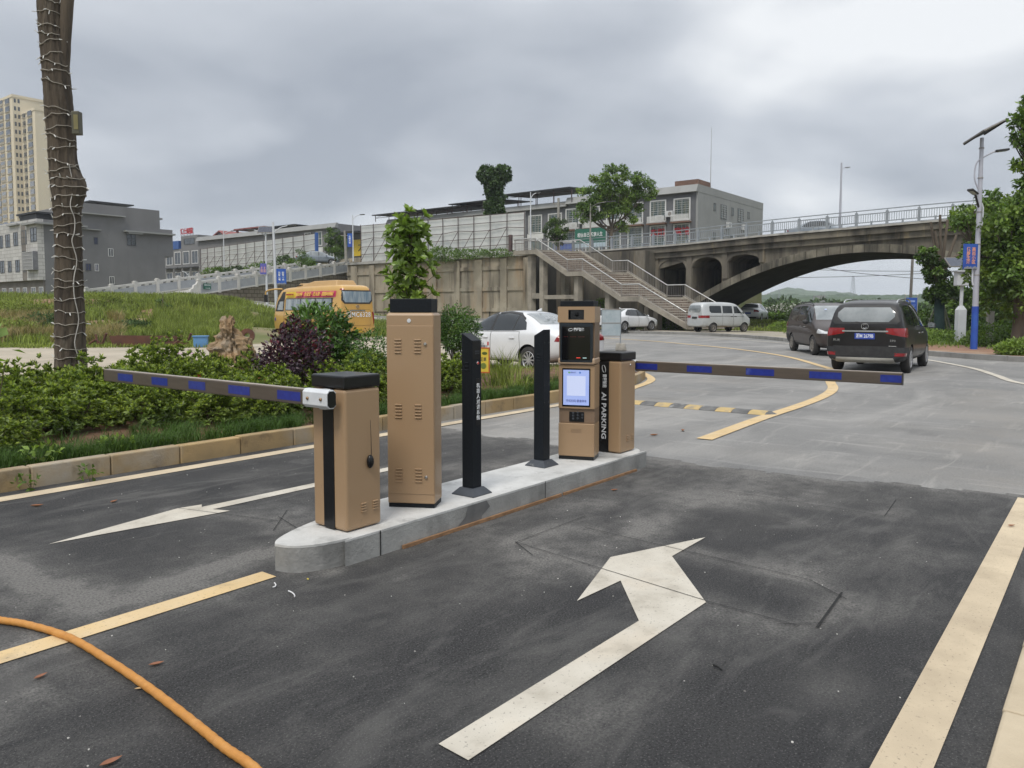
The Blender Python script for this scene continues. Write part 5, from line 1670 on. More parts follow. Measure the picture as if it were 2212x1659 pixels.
cutv = sorted(set([-40, -26, 1.0, 26.0, 40] + [a for o in OPEN for a in o[:2]] + [x * .35 for x in range(3, 75)]))
mbw, mbr = MB(), MB()
for a, b in zip(cutv, cutv[1:]):
    if b - a < 1e-4:
        continue
    mid = (a + b) / 2
    top = lambda v: deck(v) - .55
    inarch = abs(mid - CV) < 12.5
    e = 1e-4
    base = (lambda v: soffit(v) + .5) if inarch else (lambda v: -1.0)
    o = op_top(mid)
    def quad(x0, x1, lo, hi, mbx=mbw):
        l0, l1, h0, h1 = lo(a + e), lo(b - e), hi(a + e), hi(b - e)
        if h0 - l0 < .01 and h1 - l1 < .01:
            return
        h0, h1 = max(h0, l0 + .004), max(h1, l1 + .004)
        mbx.ext([(a, l0), (b, l1), (b, h1), (a, h0)], 'x', x0, x1)
    if o is None:
        quad(0, 8, base, top)
    else:
        quad(0, 7.2, lambda v: max(op_top(v) or OPEN[0][2], base(v)), top)
        quad(7.2, 8, base, top)
    if inarch:
        quad(-.09, 8.09, lambda v: soffit(v), lambda v: min(soffit(v) + .52, deck(v) - .56), mbr)
mbw.build('spandrel_wall', M_stain, br)
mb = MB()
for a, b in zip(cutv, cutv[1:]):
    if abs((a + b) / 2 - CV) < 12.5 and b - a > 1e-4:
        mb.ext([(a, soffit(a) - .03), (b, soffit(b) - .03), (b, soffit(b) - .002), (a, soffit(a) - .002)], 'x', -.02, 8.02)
mb.build('arch_shade_lining', mat('shade_toned_soffit', (.028, .026, .023), (.045, .041, .035), 1.2, 6, rough=1.0, bump=.5, bscale=6, spec=.1), br)  # thin near-black lining: the shade under the arch is put into its colour
mbr.build('arch_ring', mat('arch_ring_stone', (.26, .235, .185), (.13, .12, .095), 1.0, 6, rough=.95, bump=.5, bscale=10, brick=(.75, 40, .03, (.35, .33, .3), 'xy'),
                           layers=(((.03, .028, .025), .6, .46, .64, .85, (1.5, 1.5, .3)),)), br)
for a, b, s, c in OPEN:
    mb = MB(); k = 14
    for i in range(k):
        t0, t1 = math.pi * i / k, math.pi * (i + 1) / k
        m0, hw = (a + b) / 2, (b - a) / 2
        p = lambda t, g: (m0 + (hw + g) * math.cos(t), s + (c - s + g) * math.sin(t))
        mb.ext([p(t0, .0), p(t1, .0), p(t1, .2), p(t0, .2)], 'x', -.07, -.003)
    mb.build('small_arch_trim', M_stain, br)
for y in (20.1 - .35, 22.45, 25.22, 27.95):
    mb = MB(); mb.box(-.10, -.003, y, y + .40, max(-1, soffit(y) + .6), deck(y) - .95); mb.build('pilaster', M_stain, br)
N = 60
vv = [-40 + 80 * i / N for i in range(N + 1)]
def strip(mb, x0, x1, lo, hi):
    for a, b in zip(vv, vv[1:]):
        mb.ext([(a, deck(a) + lo), (b, deck(b) + lo), (b, deck(b) + hi), (a, deck(a) + hi)], 'x', x0, x1)
mb = MB(); strip(mb, -.22, 8.22, -.95, -.552); mb.build('cornice', M_stain, br)
mb = MB(); strip(mb, -.42, 8.42, -.548, -.16); mb.build('deck_beam', M_stain, br)
mb = MB(); strip(mb, -.34, 8.34, -.158, -.13); mb.build('rust_band', M_rustb, br)
mb = MB(); strip(mb, -.55, 8.55, -.128, 0.0); mb.build('deck_slab', M_edge, br)


def bridge_rail(x, full=True):
    mb = MB()
    vs2 = [-30 + 1.82 * i for i in range(38)]
    for a, b in zip(vs2, vs2[1:]):
        mb.beam((x, a, deck(a) + .98), (x, b, deck(b) + .98), .06, .06)
        mb.beam((x, a, deck(a) + .74), (x, b, deck(b) + .74), .05, .06)
        mb.beam((x, a, deck(a) + .22), (x, b, deck(b) + .22), .05, .06)
        n = 13
        for i in range(1, n):
            t = a + (b - a) * i / n
            mb.box(x - .012, x + .012, t - .014, t + .014, deck(t) + .25, deck(t) + .715)
    r = mb.build('railing', M_rail, br)
    if full:
        for k, a in enumerate(vs2):
            mb = MB(); mb.box(x - .075, x + .075, a - .075, a + .075, deck(a) + .001, deck(a) + .86); mb.box(x - .025, x + .025, a - .025, a + .025, deck(a) + .86, deck(a) + .955)
            mb.build('railing_post', M_rail, r)
            mb = MB(); t = a + .91; mb.box(x - .05, x + .05, t - .05, t + .05, deck(t) + .001, deck(t) + .27); mb.build('short_post', M_rail, r)
    return r


bridge_rail(-.42)
bridge_rail(8.42, False)
# abutment behind the stairs
ab = thing('bridge_abutment', 'dark stained masonry abutment between the retaining wall and the bridge', 'wall', W(52.2, 28.2), ROT)
mb = MB(); mb.box(0, 1.7, 0, 10.5, -1, 5.95); mb.build('masonry', M_stain, ab)
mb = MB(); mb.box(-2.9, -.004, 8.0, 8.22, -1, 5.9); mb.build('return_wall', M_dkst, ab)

# ---- stairs, sheared a little against the street grid
SK = -.52
st = thing('concrete_stairway', 'long open concrete stairway in three flights with steel railings down from the bridge', 'stairs', W(47, 0), ROT)
def sp(x, y, z): return (x, y + SK * x, z)
prof = [(36.6, 5.98), (34.55, 5.98), (31.72, 4.25), (30.42, 4.25), (27.25, 2.40), (25.9, 2.40), (22.3, .55)]
STW = 3.5
mbS, mbL = MB(), MB()
def pr(mb, x0, x1, poly):
    n = len(poly)
    vs = [sp(x0, y, z) for y, z in poly] + [sp(x1, y, z) for y, z in poly]
    mb.add(vs, [list(range(n))[::-1], list(range(n, 2 * n))] + [(i, (i + 1) % n, n + (i + 1) % n, n + i) for i in range(n)])
for (y0, z0), (y1, z1) in zip(prof, prof[1:]):
    if abs(z0 - z1) < .01:
        pr(mbL, 0, STW, [(y0, z0 - .32), (y1, z1 - .32), (y1, z1), (y0, z0)])
    else:
        pr(mbL, 0.002, STW - .002, [(y0, z0 - .325), (y1, z1 - .325), (y1, z1 - .12), (y0, z0 - .12)])
        n = 11
        for i in range(n):
            ya, yb = y0 + (y1 - y0) * i / n, y0 + (y1 - y0) * (i + 1) / n
            zt = z0 + (z1 - z0) * (i + 1) / n
            pr(mbS, .18, STW - .18, [(ya, zt - .165), (yb, zt - .165), (yb, zt), (ya, zt)])
mbL.build('slab', M_stair, st)
mbS.build('step', M_step, st)
mb = MB()
for (y0, z0), (y1, z1) in zip(prof, prof[1:]):
    if abs(z0 - z1) > .01:
        for x in (0, STW - .17):
            pr(mb, x, x + .17, [(y0, z0 - .118), (y1, z1 - .118), (y1, z1 + .05), (y0, z0 + .05)])
mb.build('kerb_string', M_stair, st)
for (y, zt) in ((35.5, 5.6), (34.4, 5.6), (31.3, 3.9), (28.7, 3.0), (26.6, 2.05), (25.9, 2.05)):
    for x in ((.35 if y > 27 else 1.3), STW - .6):
        mb = MB(); pr(mb, x, x + .34, [(y - .17, -.2), (y + .17, -.2), (y + .17, zt + (0 if y > 34 or 30.4 < y < 31.7 or 25.8 < y < 27.3 else -.02)), (y - .17, zt)])
        mb.build('column', M_stair, st)
mb = MB(); pr(mb, .40, .66, [(34.58, 2.35), (35.32, 2.35), (35.32, 2.75), (34.58, 2.75)]); pr(mb, .40, .66, [(31.48, 2.3), (34.22, 2.3), (34.22, 2.6), (31.48, 2.6)])
mb.build('tie_beam', M_stair, st)
hr = [(36.5, 6.83), (34.6, 6.83), (31.72, 5.12), (30.42, 5.12), (27.22, 3.25), (25.85, 3.25), (22.4, 1.36)]
for x in (.06, STW - .06):
    mb = MB(); mb.tube([sp(x, y, z) for y, z in hr], .042, 8)
    rl = mb.build('handrail', M_steel, st, smooth=60)
    mb = MB()
    for (y0, z0), (y1, z1) in zip(hr, hr[1:]):
        L_ = abs(y1 - y0); n = max(2, int(L_ / .125))
        mb.tube([sp(x, y0, z0 - .74), sp(x, y1, z1 - .74)], .018, 5)
        for i in range(n):
            t = (i + .5) / n
            y, z = y0 + (y1 - y0) * t, z0 + (z1 - z0) * t
            mb.bar(sp(x, y, z - .85), sp(x, y, z - .03), .011, 4)
        for i in range(max(1, int(L_ / 1.5)) + 1):
            t = i / max(1, int(L_ / 1.5))
            y, z = y0 + (y1 - y0) * t, z0 + (z1 - z0) * t
            mb.bar(sp(x, y, z - .86), sp(x, y, z - .02), .026, 6)
    mb.build('pickets', M_picket, rl)
mb = MB(); mb.tube([sp(0, 36.55, 6.78), sp(STW, 36.55, 6.78)], .035, 6)
for i in range(28): mb.bar(sp(i * .125 + .06, 36.55, 5.95), sp(i * .125 + .06, 36.55, 6.76), .011, 4)
mb.build('landing_railing', M_picket, st)
mb = MB(); mb.box(-.1, .12, 36.75, 37.0, 5.95, 7.2); mb.build('gate_post', M_scaff, st)

# ---- ramp with white stone balustrades
rA, rB = A(409, 640, 60), A(754, 588, 76.5)
rampd = (rB - rA); rl_ = Vector((rampd.x, rampd.y, 0)).length
rang = math.atan2(rampd.y, rampd.x)
rp_ = thing('ramp', 'sloping stone-faced ramp climbing to the right behind the bus', 'ramp', (rA.x, rA.y, 0), rang)
zA, zB = rA.z, rB.z
def rz(x): return zA + (zB - zA) * x / rl_
mb = MB(); mb.ext([(0, .3), (rl_, .2), (rl_, zB - .02), (0, zA - .02)], 'y', 0.02, 6.2); mb.build('stone_face', M_stone, rp_)
mb = MB(); mb.ext([(-3, zA - .10), (0, zA - .015), (rl_, zB - .015), (rl_ + 1, zB), (rl_ + 1, zB + .03), (rl_, zB + .02), (0, zA + .02), (-3, zA - .05)], 'y', 0.0, 6.2); mb.build('roadway', M_conc_road, rp_)


def balustrade(label, x0, x1, y, n, off):
    t = thing('balustrade', label, 'balustrade', (rA.x - math.sin(rang) * y, rA.y + math.cos(rang) * y, 0), rang, 'balustrades of the ramp')
    for i in range(n + 1):
        x = x0 + (x1 - x0) * i / n
        z = rz(x) + off
        mb = MB(); mb.box(x - .13, x + .13, -.13, .13, z - .06, z + 1.12); mb.box(x - .16, x + .16, -.16, .16, z + 1.121, z + 1.18); mb.box(x - .09, x + .09, -.09, .09, z + 1.181, z + 1.25)
        mb.build('post', M_bal, t)
        if i < n:
            xe = x0 + (x1 - x0) * (i + 1) / n
            a, b = x + .131, xe - .131
            za, zb_ = rz(a) + off, rz(b) + off
            mb = MB(); mb.ext([(a, za + .90), (b, zb_ + .90), (b, zb_ + 1.06), (a, za + 1.06)], 'y', -.10, .10)
            mb.ext([(a, za + .0), (b, zb_ + .0), (b, zb_ + .12), (a, za + .12)], 'y', -.09, .09)
            m0 = (a + b) / 2; zm = (za + zb_) / 2
            for q in (a, m0 - .2, b - .4): mb.ext([(q, rz(q) + off + .76), (q + .4, rz(q + .4) + off + .76), (q + .4, rz(q + .4) + off + .90), (q, rz(q) + off + .90)], 'y', -.07, .07)
            r_ = mb.build('rail', M_bal, t)
            mb = MB(); mb.ext([(a, za + .12), (b, zb_ + .12), (b, zb_ + .76), (a, za + .76)], 'y', -.06, .06); mb.build('panel', M_balp, r_)
    x, z = x0 - .14, rz(x0) + off
    mb = MB(); mb.ext([(x, z - .06), (x - 1.0, z - .06), (x - .95, z + .12), (x - .72, z + .2), (x - .66, z + .42), (x - .42, z + .5), (x - .34, z + .74), (x - .12, z + .82), (x, z + 1.0)], 'y', -.09, .09)
    mb.build('end_scroll', M_bal, t)
    return t


b1_ = balustrade('white stone balustrade with grey panels on the near side of the ramp', .9, rl_ - .2, .02, 9, 0)
b2_ = balustrade('white stone balustrade on the far side of the ramp, starting farther left', -4.2, rl_ - .2, 6.3, 11, .05)
gs = A(409, 640, 60)
mb = MB(); mb.box(1.25, 1.95, -.16, -.12, rz(1.6) + .35, rz(1.6) + .80)
sg = mb.build('direction_sign', M_ggrn, None, (rA.x, rA.y, 0), rang)
tag(sg, 'small green direction sign with white lettering on the near balustrade', 'sign')
lettering('富旺机房', .16, M_letter, sg, (1, 0, 0), (0, 0, 1), (1.6, -.163, rz(1.6) + .66), depth=.002)
mb = MB(); mb.add([(1.4, -.163, rz(1.6) + .42), (1.75, -.163, rz(1.6) + .42), (1.75, -.163, rz(1.6) + .45), (1.4, -.163, rz(1.6) + .45), (1.75, -.163, rz(1.6) + .39), (1.85, -.163, rz(1.6) + .435), (1.75, -.163, rz(1.6) + .48)], [(0, 1, 2, 3), (4, 5, 6)])
mb.build('arrow', M_letter, sg)

# access road from the junction up to the ramp foot
ar = smooth_path([(A(405, 644, 62).x, 62.0), (A(500, 652, 61).x, 61), (A(590, 664, 58.5).x, 58.5), (A(700, 677, 57).x, 57), (A(830, 694, 56.5).x, 56.5), (A(960, 705, 55.5).x, 55.5), (2.0, 53.0), (6.5, 49)], 5)
V_, F_ = [], []
for i, p in enumerate(ar):
    q, r = ar[max(i - 1, 0)], ar[min(i + 1, len(ar) - 1)]
    d = Vector((r[0] - q[0], r[1] - q[1])).normalized(); n = Vector((-d.y, d.x))
    for k in range(5):
        w = (k / 4 - .5) * 5.2
        x, y = p[0] + n.x * w, p[1] + n.y * w
        V_.append((x, y, max(ter(x, y), ter(p[0], p[1]) - .12) + .05))
for i in range(len(ar) - 1):
    for k in range(4):
        F_.append((i * 5 + k, (i + 1) * 5 + k, (i + 1) * 5 + k + 1, i * 5 + k + 1))
tag(np_obj('access_road', V_, F_, M_conc_road, smooth=True), kind='structure')
mb = MB()
for i in range(len(ar) - 1):
    a, b = Vector(V_[i * 5 + 4]), Vector(V_[(i + 1) * 5 + 4])
    mb.beam(a + Vector((0, 0, .04)), b + Vector((0, 0, .04)), .18, .22)
tag(mb.build('access_kerb', M_kerb, None), kind='structure')

# ---- low wall under the left hoarding
lw = thing('terrace_wall', 'stained concrete terrace wall under the left hoarding with bushes on it', 'wall', W(53.1, 59.5), ROT + math.atan2(-(60.9 - 53.1), 104 - 59.5) + 0)
Ld = math.hypot(60.9 - 53.1, 104 - 59.5)
mb = MB(); mb.box(0, .5, .1, Ld, 0, 6.85); mb.build('wall_face', M_ret, lw)
mb = MB()
for i in range(14):
    mb.box(-.12, -.003, i * 3.2 + .4, i * 3.2 + .9, 0, 6.6)
mb.build('rib', M_ret, lw)


# ---- hoardings of pale sheet on a scaffold frame
def hoarding(label, p, q, z0a, z1a, z0b, z1b, n, blue_end=False):
    d = Vector((q[0] - p[0], q[1] - p[1])); L_ = d.length
    t = thing('hoarding', label, 'hoarding', W(p[0], p[1]), ROT + math.atan2(d.y, d.x), 'sheet hoardings above the walls')
    s = 1 if True else 0
    def zz(x, f): return (z0a + (z0b - z0a) * x / L_) * (1 - f) + (z1a + (z1b - z1a) * x / L_) * f
    k = int(L_ / .25); V, F = [], []
    for i in range(k + 1):
        x = L_ * i / k; o = .02 * (1 if i % 2 else -1)
        V += [(x, o, zz(x, 0)), (x, o, zz(x, 1))]
        if i < k: F.append((2 * i, 2 * i + 2, 2 * i + 3, 2 * i + 1))
    sh = np_obj('sheet', V, F, M_hoard, t)
    mb = MB()
    side = SGN
    for i in range(n + 1):
        x = L_ * i / n
        mb.bar((x, side * .09, zz(x, -.02)), (x, side * .09, zz(x, 1.02)), .032, 6)
    for f in (.02, .22, .42, .62, .80, .99):
        wv = .04
        for i in range(n):
            xa, xb = L_ * i / n, L_ * (i + 1) / n
            dz = .10 * math.sin(i * 2.1 + f * 9) if f == .62 else 0
            dz2 = .10 * math.sin((i + 1) * 2.1 + f * 9) if f == .62 else 0
            mb.bar((xa, side * .14, zz(xa, f) + dz), (xb, side * .14, zz(xb, f) + dz2), .026, 5)
    mb.build('scaffold_frame', M_scaff, t)
    for i in range(1, n):
        x = L_ * i / n
        mb = MB(); mb.bar((x, side * .16, zz(x, .62)), (x - .55, side * 1.3, zz(x, -.02)), .026, 5)
        mb.build('brace', M_scaff, t)
    return t, L_


SGN = -1
h1, hL = hoarding('long pale sheet hoarding on the right, above the retaining wall beside the stairs', (51.0, 58.4), (51.0, 38.5), 6.05, 9.65, 6.2, 9.45, 11)
h2, hL2 = hoarding('tilted pale sheet hoarding on the left with a blue end, above the terrace wall', (60.9, 104), (53.9, 69.1), 6.75, 10.15, 6.6, 9.75, 13)
mb = MB(); mb.box(hL2 - .05, hL2 + .35, -.12, .12, 6.4, 9.85); mb.build('blue_end_sheet', M_blueroof, h2)


# ---- windows
def win(par, face, c, a0, a1, z0, z1, fm, pm, fw=.07, nv=1, nh=0, proud=.06, bars=0, s=-1):
    """window on plane x = c ('x') or y = c ('y') of the parent's frame, facing s along that axis."""
    def bx(mb, p0, p1, q0, q1, d0, d1):
        lo, hi = min(c + s * d0, c + s * d1), max(c + s * d0, c + s * d1)
        if face == 'x': mb.box(lo, hi, p0, p1, q0, q1)
        else: mb.box(p0, p1, lo, hi, q0, q1)
    mb = MB()
    bx(mb, a0, a1, z0, z0 + fw, -.01, proud); bx(mb, a0, a1, z1 - fw, z1, -.01, proud)
    bx(mb, a0, a0 + fw, z0 + fw, z1 - fw, -.01, proud); bx(mb, a1 - fw, a1, z0 + fw, z1 - fw, -.01, proud)
    for i in range(nv):
        x = a0 + (a1 - a0) * (i + 1) / (nv + 1); bx(mb, x - .02, x + .02, z0 + fw, z1 - fw, .0, .035)
    for i in range(nh):
        z = z0 + (z1 - z0) * (i + 1) / (nh + 1); bx(mb, a0 + fw, a1 - fw, z - .02, z + .02, .0, .036)
    f = mb.build('window', fm, par)
    mb = MB(); bx(mb, a0 + fw * .5, a1 - fw * .5, z0 + fw * .5, z1 - fw * .5, -.005, .012); mb.build('pane', pm, f)
    if bars:
        mb = MB()
        for i in range(bars):
            z = z0 + fw + (z1 - z0 - 2 * fw) * (i + .5) / bars; bx(mb, a0 + fw, a1 - fw, z - .012, z + .012, .07, .095)
        for i in range(3):
            x = a0 + (a1 - a0) * (i + 1) / 4; bx(mb, x - .01, x + .01, z0 + fw, z1 - fw, .065, .10)
        mb.build('window_bars', M_steel, f)
    return f


def acu(par, face, c, a, z, s=-1):
    mb = MB()
    d0, d1 = (c + s * .06, c + s * .40)
    lo, hi = min(d0, d1), max(d0, d1)
    if face == 'x': mb.box(lo, hi, a - .4, a + .4, z, z + .6)
    else: mb.box(a - .4, a + .4, lo, hi, z, z + .6)
    u = mb.build('air_conditioner', M_acu, par, bevel=.02)
    mb = MB()
    X = Matrix.Translation((c + s * .41, a - .1, z + .3)) @ Matrix.Rotation(R(90 * s), 4, 'Y') if face == 'x' else Matrix.Translation((a - .1, c + s * .41, z + .3)) @ Matrix.Rotation(R(-90 * s), 4, 'X')
    mb.lathe([(0, .0), (.20, .0), (.21, -.01)], 14, 0, X); mb.build('fan_grille', M_picket, u)


# ---- grey guesthouse by the bridge
gb = thing('guesthouse', 'two-storey grey guesthouse with white framed windows and red lettering by the bridge', 'building', W(72.8, 33.5), ROT)
mb = MB(); mb.box(.02, 17.8, .0, 15.5, 5.5, 13.2); mb.build('wall', M_grey_l, gb)
mb = MB(); mb.box(0, .018, .2, 15.5, 5.5, 13.2); mb.build('front_facade', M_grey_d, gb)
mb = MB(); mb.ext([(-.45, 13.2), (.3, 13.2), (.3, 13.95), (.0, 13.95)], 'y', -.02, 15.6); mb.box(.31, 17.8, -.02, .25, 13.201, 13.95); mb.box(17.5, 17.8, .26, 15.5, 13.201, 13.95)
mb.build('parapet', M_grey_l, gb)
mb = MB(); mb.box(2.6, 5.6, 1.2, 3.8, 13.21, 14.9); mb.build('roof_hut', M_brickw, gb)
mb = MB(); mb.tube([(5.0, .9, 13.2), (5.0, .9, 20.5)], [.04, .015], 6); mb.build('mast', M_picket, gb)
for k in range(6):
    a = .75 + 2.62 * k + (.05 if k else 0)
    win(gb, 'x', 0, a, a + 1.85, 10.5, 12.72, M_wfr, M_panec, .13, 1, 1, .08, 9)
    win(gb, 'x', 0, a + .02, a + 1.83, 7.6, 10.18, M_wfr, M_panec, .13, 1, 1, .08, 9)
    mb = MB(); mb.box(-.6, -.02, a - .08, a + 1.93, 9.42 + .95, 9.55 + .9 + .0)
    for i in range(7): mb.box(-.60, -.58, a - .06, a + 1.9, 9.62 + i * .10 + .75, 9.69 + i * .10 + .75)
    mb.build('balcony', M_wfr, gb)
    mb = MB(); mb.box(-.65, -.02, a - .12, a + 1.97, 10.22, 10.36); mb.build('canopy', M_brickw, gb)
    acu(gb, 'x', -.15 if k % 2 else 0, a + (2.2 if k % 2 == 0 else .6), 10.9 if k % 2 == 0 else 10.5)
for k, tx in enumerate('宾馆东阳'):
    a = .75 + (1.42 if k in (0,) else .48) if k < 2 else 3.42 + (1.42 if k == 2 else .48)
    a = {0: 2.05, 1: 1.2, 2: 4.75, 3: 3.9}[k]
    lettering({0: '宾', 1: '馆', 2: '东', 3: '阳'}[k], .85, M_redl, gb, (0, -1, 0), (0, 0, 1), (-.12, a, 9.35), depth=.01, bold=.02)
for (a0, a1, z0, z1, nb) in ((3.8, 4.35, 11.7, 12.5, 0), (5.6, 7.1, 11.05, 12.55, 6), (8.4, 9.0, 11.65, 12.5, 0), (10.2, 11.8, 11.1, 12.6, 6), (13.0, 13.6, 11.7, 12.5, 0),
                             (3.8, 4.35, 8.6, 9.5, 0), (5.6, 7.1, 8.1, 9.6, 6), (8.3, 8.9, 8.3, 9.5, 0), (10.2, 11.8, 8.2, 9.6, 6), (13.0, 13.6, 8.6, 9.4, 0)):
    win(gb, 'y', 0, a0, a1, z0, z1, M_dfr, M_panec, .05, 1, 1 if nb else 0, .04, nb)
for a, z in ((7.3, 10.2), (11.6, 10.3), (7.6, 7.4)): acu(gb, 'y', 0, a, z)

# ---- long lower wing running left behind the hoarding
lb = thing('long_grey_building', 'long grey two-storey row with a black roof canopy behind the right hoarding', 'building', W(73.0, 49.1), ROT)
mb = MB(); mb.box(0, 12, 0, 29.0, 5.5, 13.0); mb.build('wall', M_grey_d, lb)
mb = MB(); mb.ext([(-.45, 13.0), (.3, 13.0), (.3, 13.6), (-.1, 13.6)], 'y', -.0, 29.1); mb.build('parapet', M_grey_l, lb)
for (y0, y1, z) in ((-1.0, 9.0, 14.85), (9.3, 17.0, 14.45), (15.0, 31.0, 14.15)):
    mb = MB(); mb.ext([(-1.2, z), (6, z + .5), (6, z + .58), (-1.2, z + .12)], 'y', y0, y1)
    cn = mb.build('roof_canopy', M_black, lb)
    mb = MB()
    n = int((y1 - y0) / 2.4)
    for i in range(n + 1):
        y = y0 + .1 + (y1 - y0 - .2) * i / n; mb.bar((-.6, y, 13.4), (-.6, y, z + .05), .05, 5); mb.bar((3, y, 13), (3, y, z + .3), .05, 5)
        if i < n:
            y2 = y0 + .1 + (y1 - y0 - .2) * (i + 1) / n
            mb.bar((-.6, y, z - .28), (-.6, y2, z - .28), .03, 4); mb.bar((-.6, y, z - .28), (-.6, (y + y2) / 2, z), .02, 4); mb.bar((-.6, (y + y2) / 2, z), (-.6, y2, z - .28), .02, 4)
    mb.build('canopy_truss', M_scaff, cn)
for k in range(7):
    a = .8 + 2.75 * k
    win(lb, 'x', 0, a, a + 1.9, 10.3, 12.4, M_wfr, M_panec, .12, 1, 1, .08, 7)
    win(lb, 'x', 0, a, a + 1.9, 7.2, 9.6, M_wfr, M_panec, .12, 1, 1, .08, 0)
    if k % 2 == 0: acu(lb, 'x', 0, a + .5, 10.35)
    mb = MB(); mb.box(-.05, -.01, a - .2, a + 2.1, 9.65, 10.25); mb.build('spandrel_panel', M_wfr, lb)
# green banner and the sign boards below
gbn = thing('green_banner', 'wide green advertising banner on posts beyond the stair head', 'banner', W(66, 39.6), ROT)
y0, z0 = PUv(1308, 524, 66); y1, z1 = PUv(1242, 500, 66)
mb = MB(); mb.box(0, .05, y0 - 39.6, y1 - 39.6, z0 - .1, z1 + .2); mb.build('banner_sheet', M_ggrn, gbn)
mb = MB(); mb.box(-.02, -.002, y0 - 39.6, y1 - 39.6, z0 - .35, z0 + .05); mb.build('banner_foot', mat('pale_blue_strip', (.5, .6, .68), (.42, .52, .6), 1, 3, rough=.5), gbn)
lettering('相信自己 畅游人生', .46, M_letter, gbn, (0, -1, 0), (0, 0, 1), (-.03, (y0 + y1) / 2 - 39.6, (z0 + z1) / 2 + .2), width=(y1 - y0) * .82, depth=.005, bold=.008)
for yy in (y0, (y0 + y1) / 2, y1):
    mb = MB(); mb.box(.06, .14, yy - 39.6 - .05, yy - 39.6 + .05, 5.9, z1 + .3); mb.build('post', M_lpole, gbn)
kb = A(1220, 531, 70); mb = MB(); mb.box(-.9, .9, 0, 1.0, 0, 1.5); k_ = mb.build('kiosk_body', M_bann, None)
kk = thing('blue_kiosk', 'small blue kiosk with a pale roof at the top of the stairs', 'kiosk', (kb.x, kb.y, 6.0), .1); k_.parent = kk
mb = MB(); mb.box(-1.0, 1.0, -.1, 1.1, 1.501, 1.68); mb.build('roof', M_wfr, kk)

# ---- the row behind the left hoarding
def bl(name, label, u0, pxa, pxb, ytop, zb=5.5, depth=10, m=None):
    va, zt = PUv(pxa, ytop, u0); vb, _ = PUv(pxb, ytop, u0)
    t = thing(name, label, 'building', W(u0, min(va, vb)), ROT)
    w = abs(va - vb)
    mb = MB(); mb.box(0, depth, 0, w, zb, zt); mb.build('wall', m or M_grey, t)
    return t, w, zt


b3, w3, zt3 = bl('shop_house', 'grey shop house with a blue roof band and red rooftop letters', 76, 352, 432, 541, 4, 10, M_grey)
mb = MB(); mb.box(-.1, 3, w3 * .55, w3 + .3, zt3 + .001, zt3 + 1.5); mb.build('blue_roof', M_blueroof, b3)
mb = MB(); mb.box(.2, 4, w3 * .08, w3 * .52, zt3 + .002, zt3 + 2.3); rb_ = mb.build('rooftop_room', M_grey, b3)
win(b3, 'x', .2, w3 * .16, w3 * .44, zt3 + .7, zt3 + 1.8, M_dfr, M_pane, .08)
for k, ch in enumerate('博士眼镜'):
    lettering(ch, 1.15, M_redl, b3, (0, -1, 0), (0, 0, 1), (.3, w3 * .50 - k * 1.05, zt3 + 3.05), depth=.04, bold=.03)
mb = MB()
mb.bar((.4, w3 * .54 - 4.3, zt3 + 2.45), (.4, w3 * .54 + .1, zt3 + 2.45), .03, 4)
for k in range(5): mb.bar((.4, w3 * .54 - k * 1.05, zt3 + 2.3), (.4, w3 * .54 - k * 1.05, zt3 + 3.6), .03, 4)
mb.build('sign_frame', M_scaff, b3)
for k in range(4):
    a = .6 + k * (w3 - 1) / 4
    win(b3, 'x', 0, a, a + 2.2, zt3 - 2.9, zt3 - .5, M_wfr, M_pane, .14, 1, 0)
    win(b3, 'x', 0, a, a + 2.2, zt3 - 6.2, zt3 - 4.2, M_wfr, M_pane, .14, 1, 0)
    mb = MB(); mb.box(-.9, 0, a - .1, a + 2.3, zt3 - 3.6, zt3 - 3.45); mb.build('balcony', M_dfr, b3)
b4, w4, zt4 = bl('red_roof_house', 'grey gabled house with a faded red roof behind the left hoarding', 84, 432, 517, 540, 5, 10, M_grey_l)
mb = MB(); mb.ext([(-.02, zt4), (w4 + .02, zt4), (w4 * .44, zt4 + 3.1)], 'x', .05, 9.9); mb.build('gable', M_grey_l, b4)
mb = MB()
mb.ext([(w4 * .44, zt4 + 3.12), (w4 + .4, zt4 - .08), (w4 + .4, zt4 + .12), (w4 * .44, zt4 + 3.34)], 'x', -.5, 10.3)
mb.ext([(w4 * .44 - .002, zt4 + 3.12), (-.4, zt4 - .08), (-.4, zt4 + .12), (w4 * .44 - .002, zt4 + 3.34)], 'x', -.5, 10.3)
mb.build('roof', M_redroof, b4)
b5, w5, zt5 = bl('long_shop_row', 'long low grey shop row running behind the left hoarding', 73, 428, 728, 514, 5, 9, M_grey)
mb = MB(); mb.ext([(-.5, zt5 - .6), (.2, zt5 - .6), (.2, zt5 + .1), (-.15, zt5 + .1)], 'y', -.1, w5 + .1); mb.build('parapet', M_grey_l, b5)
mb = MB(); mb.box(1.0, 6, w5 * .52, w5 * .75, zt5 + .8, zt5 + 1.0); mb.box(1.2, 1.5, w5 * .54, w5 * .55, zt5, zt5 + .8); mb.box(1.2, 1.5, w5 * .73, w5 * .74, zt5, zt5 + .8); mb.build('rooftop_shed', M_redroof, b5)
mb = MB(); mb.box(.9, 6, w5 * .30, w5 * .52, zt5 + .6, zt5 + .75); mb.box(1.2, 1.5, w5 * .31, w5 * .32, zt5, zt5 + .6); mb.build('rooftop_awning', M_black, b5)
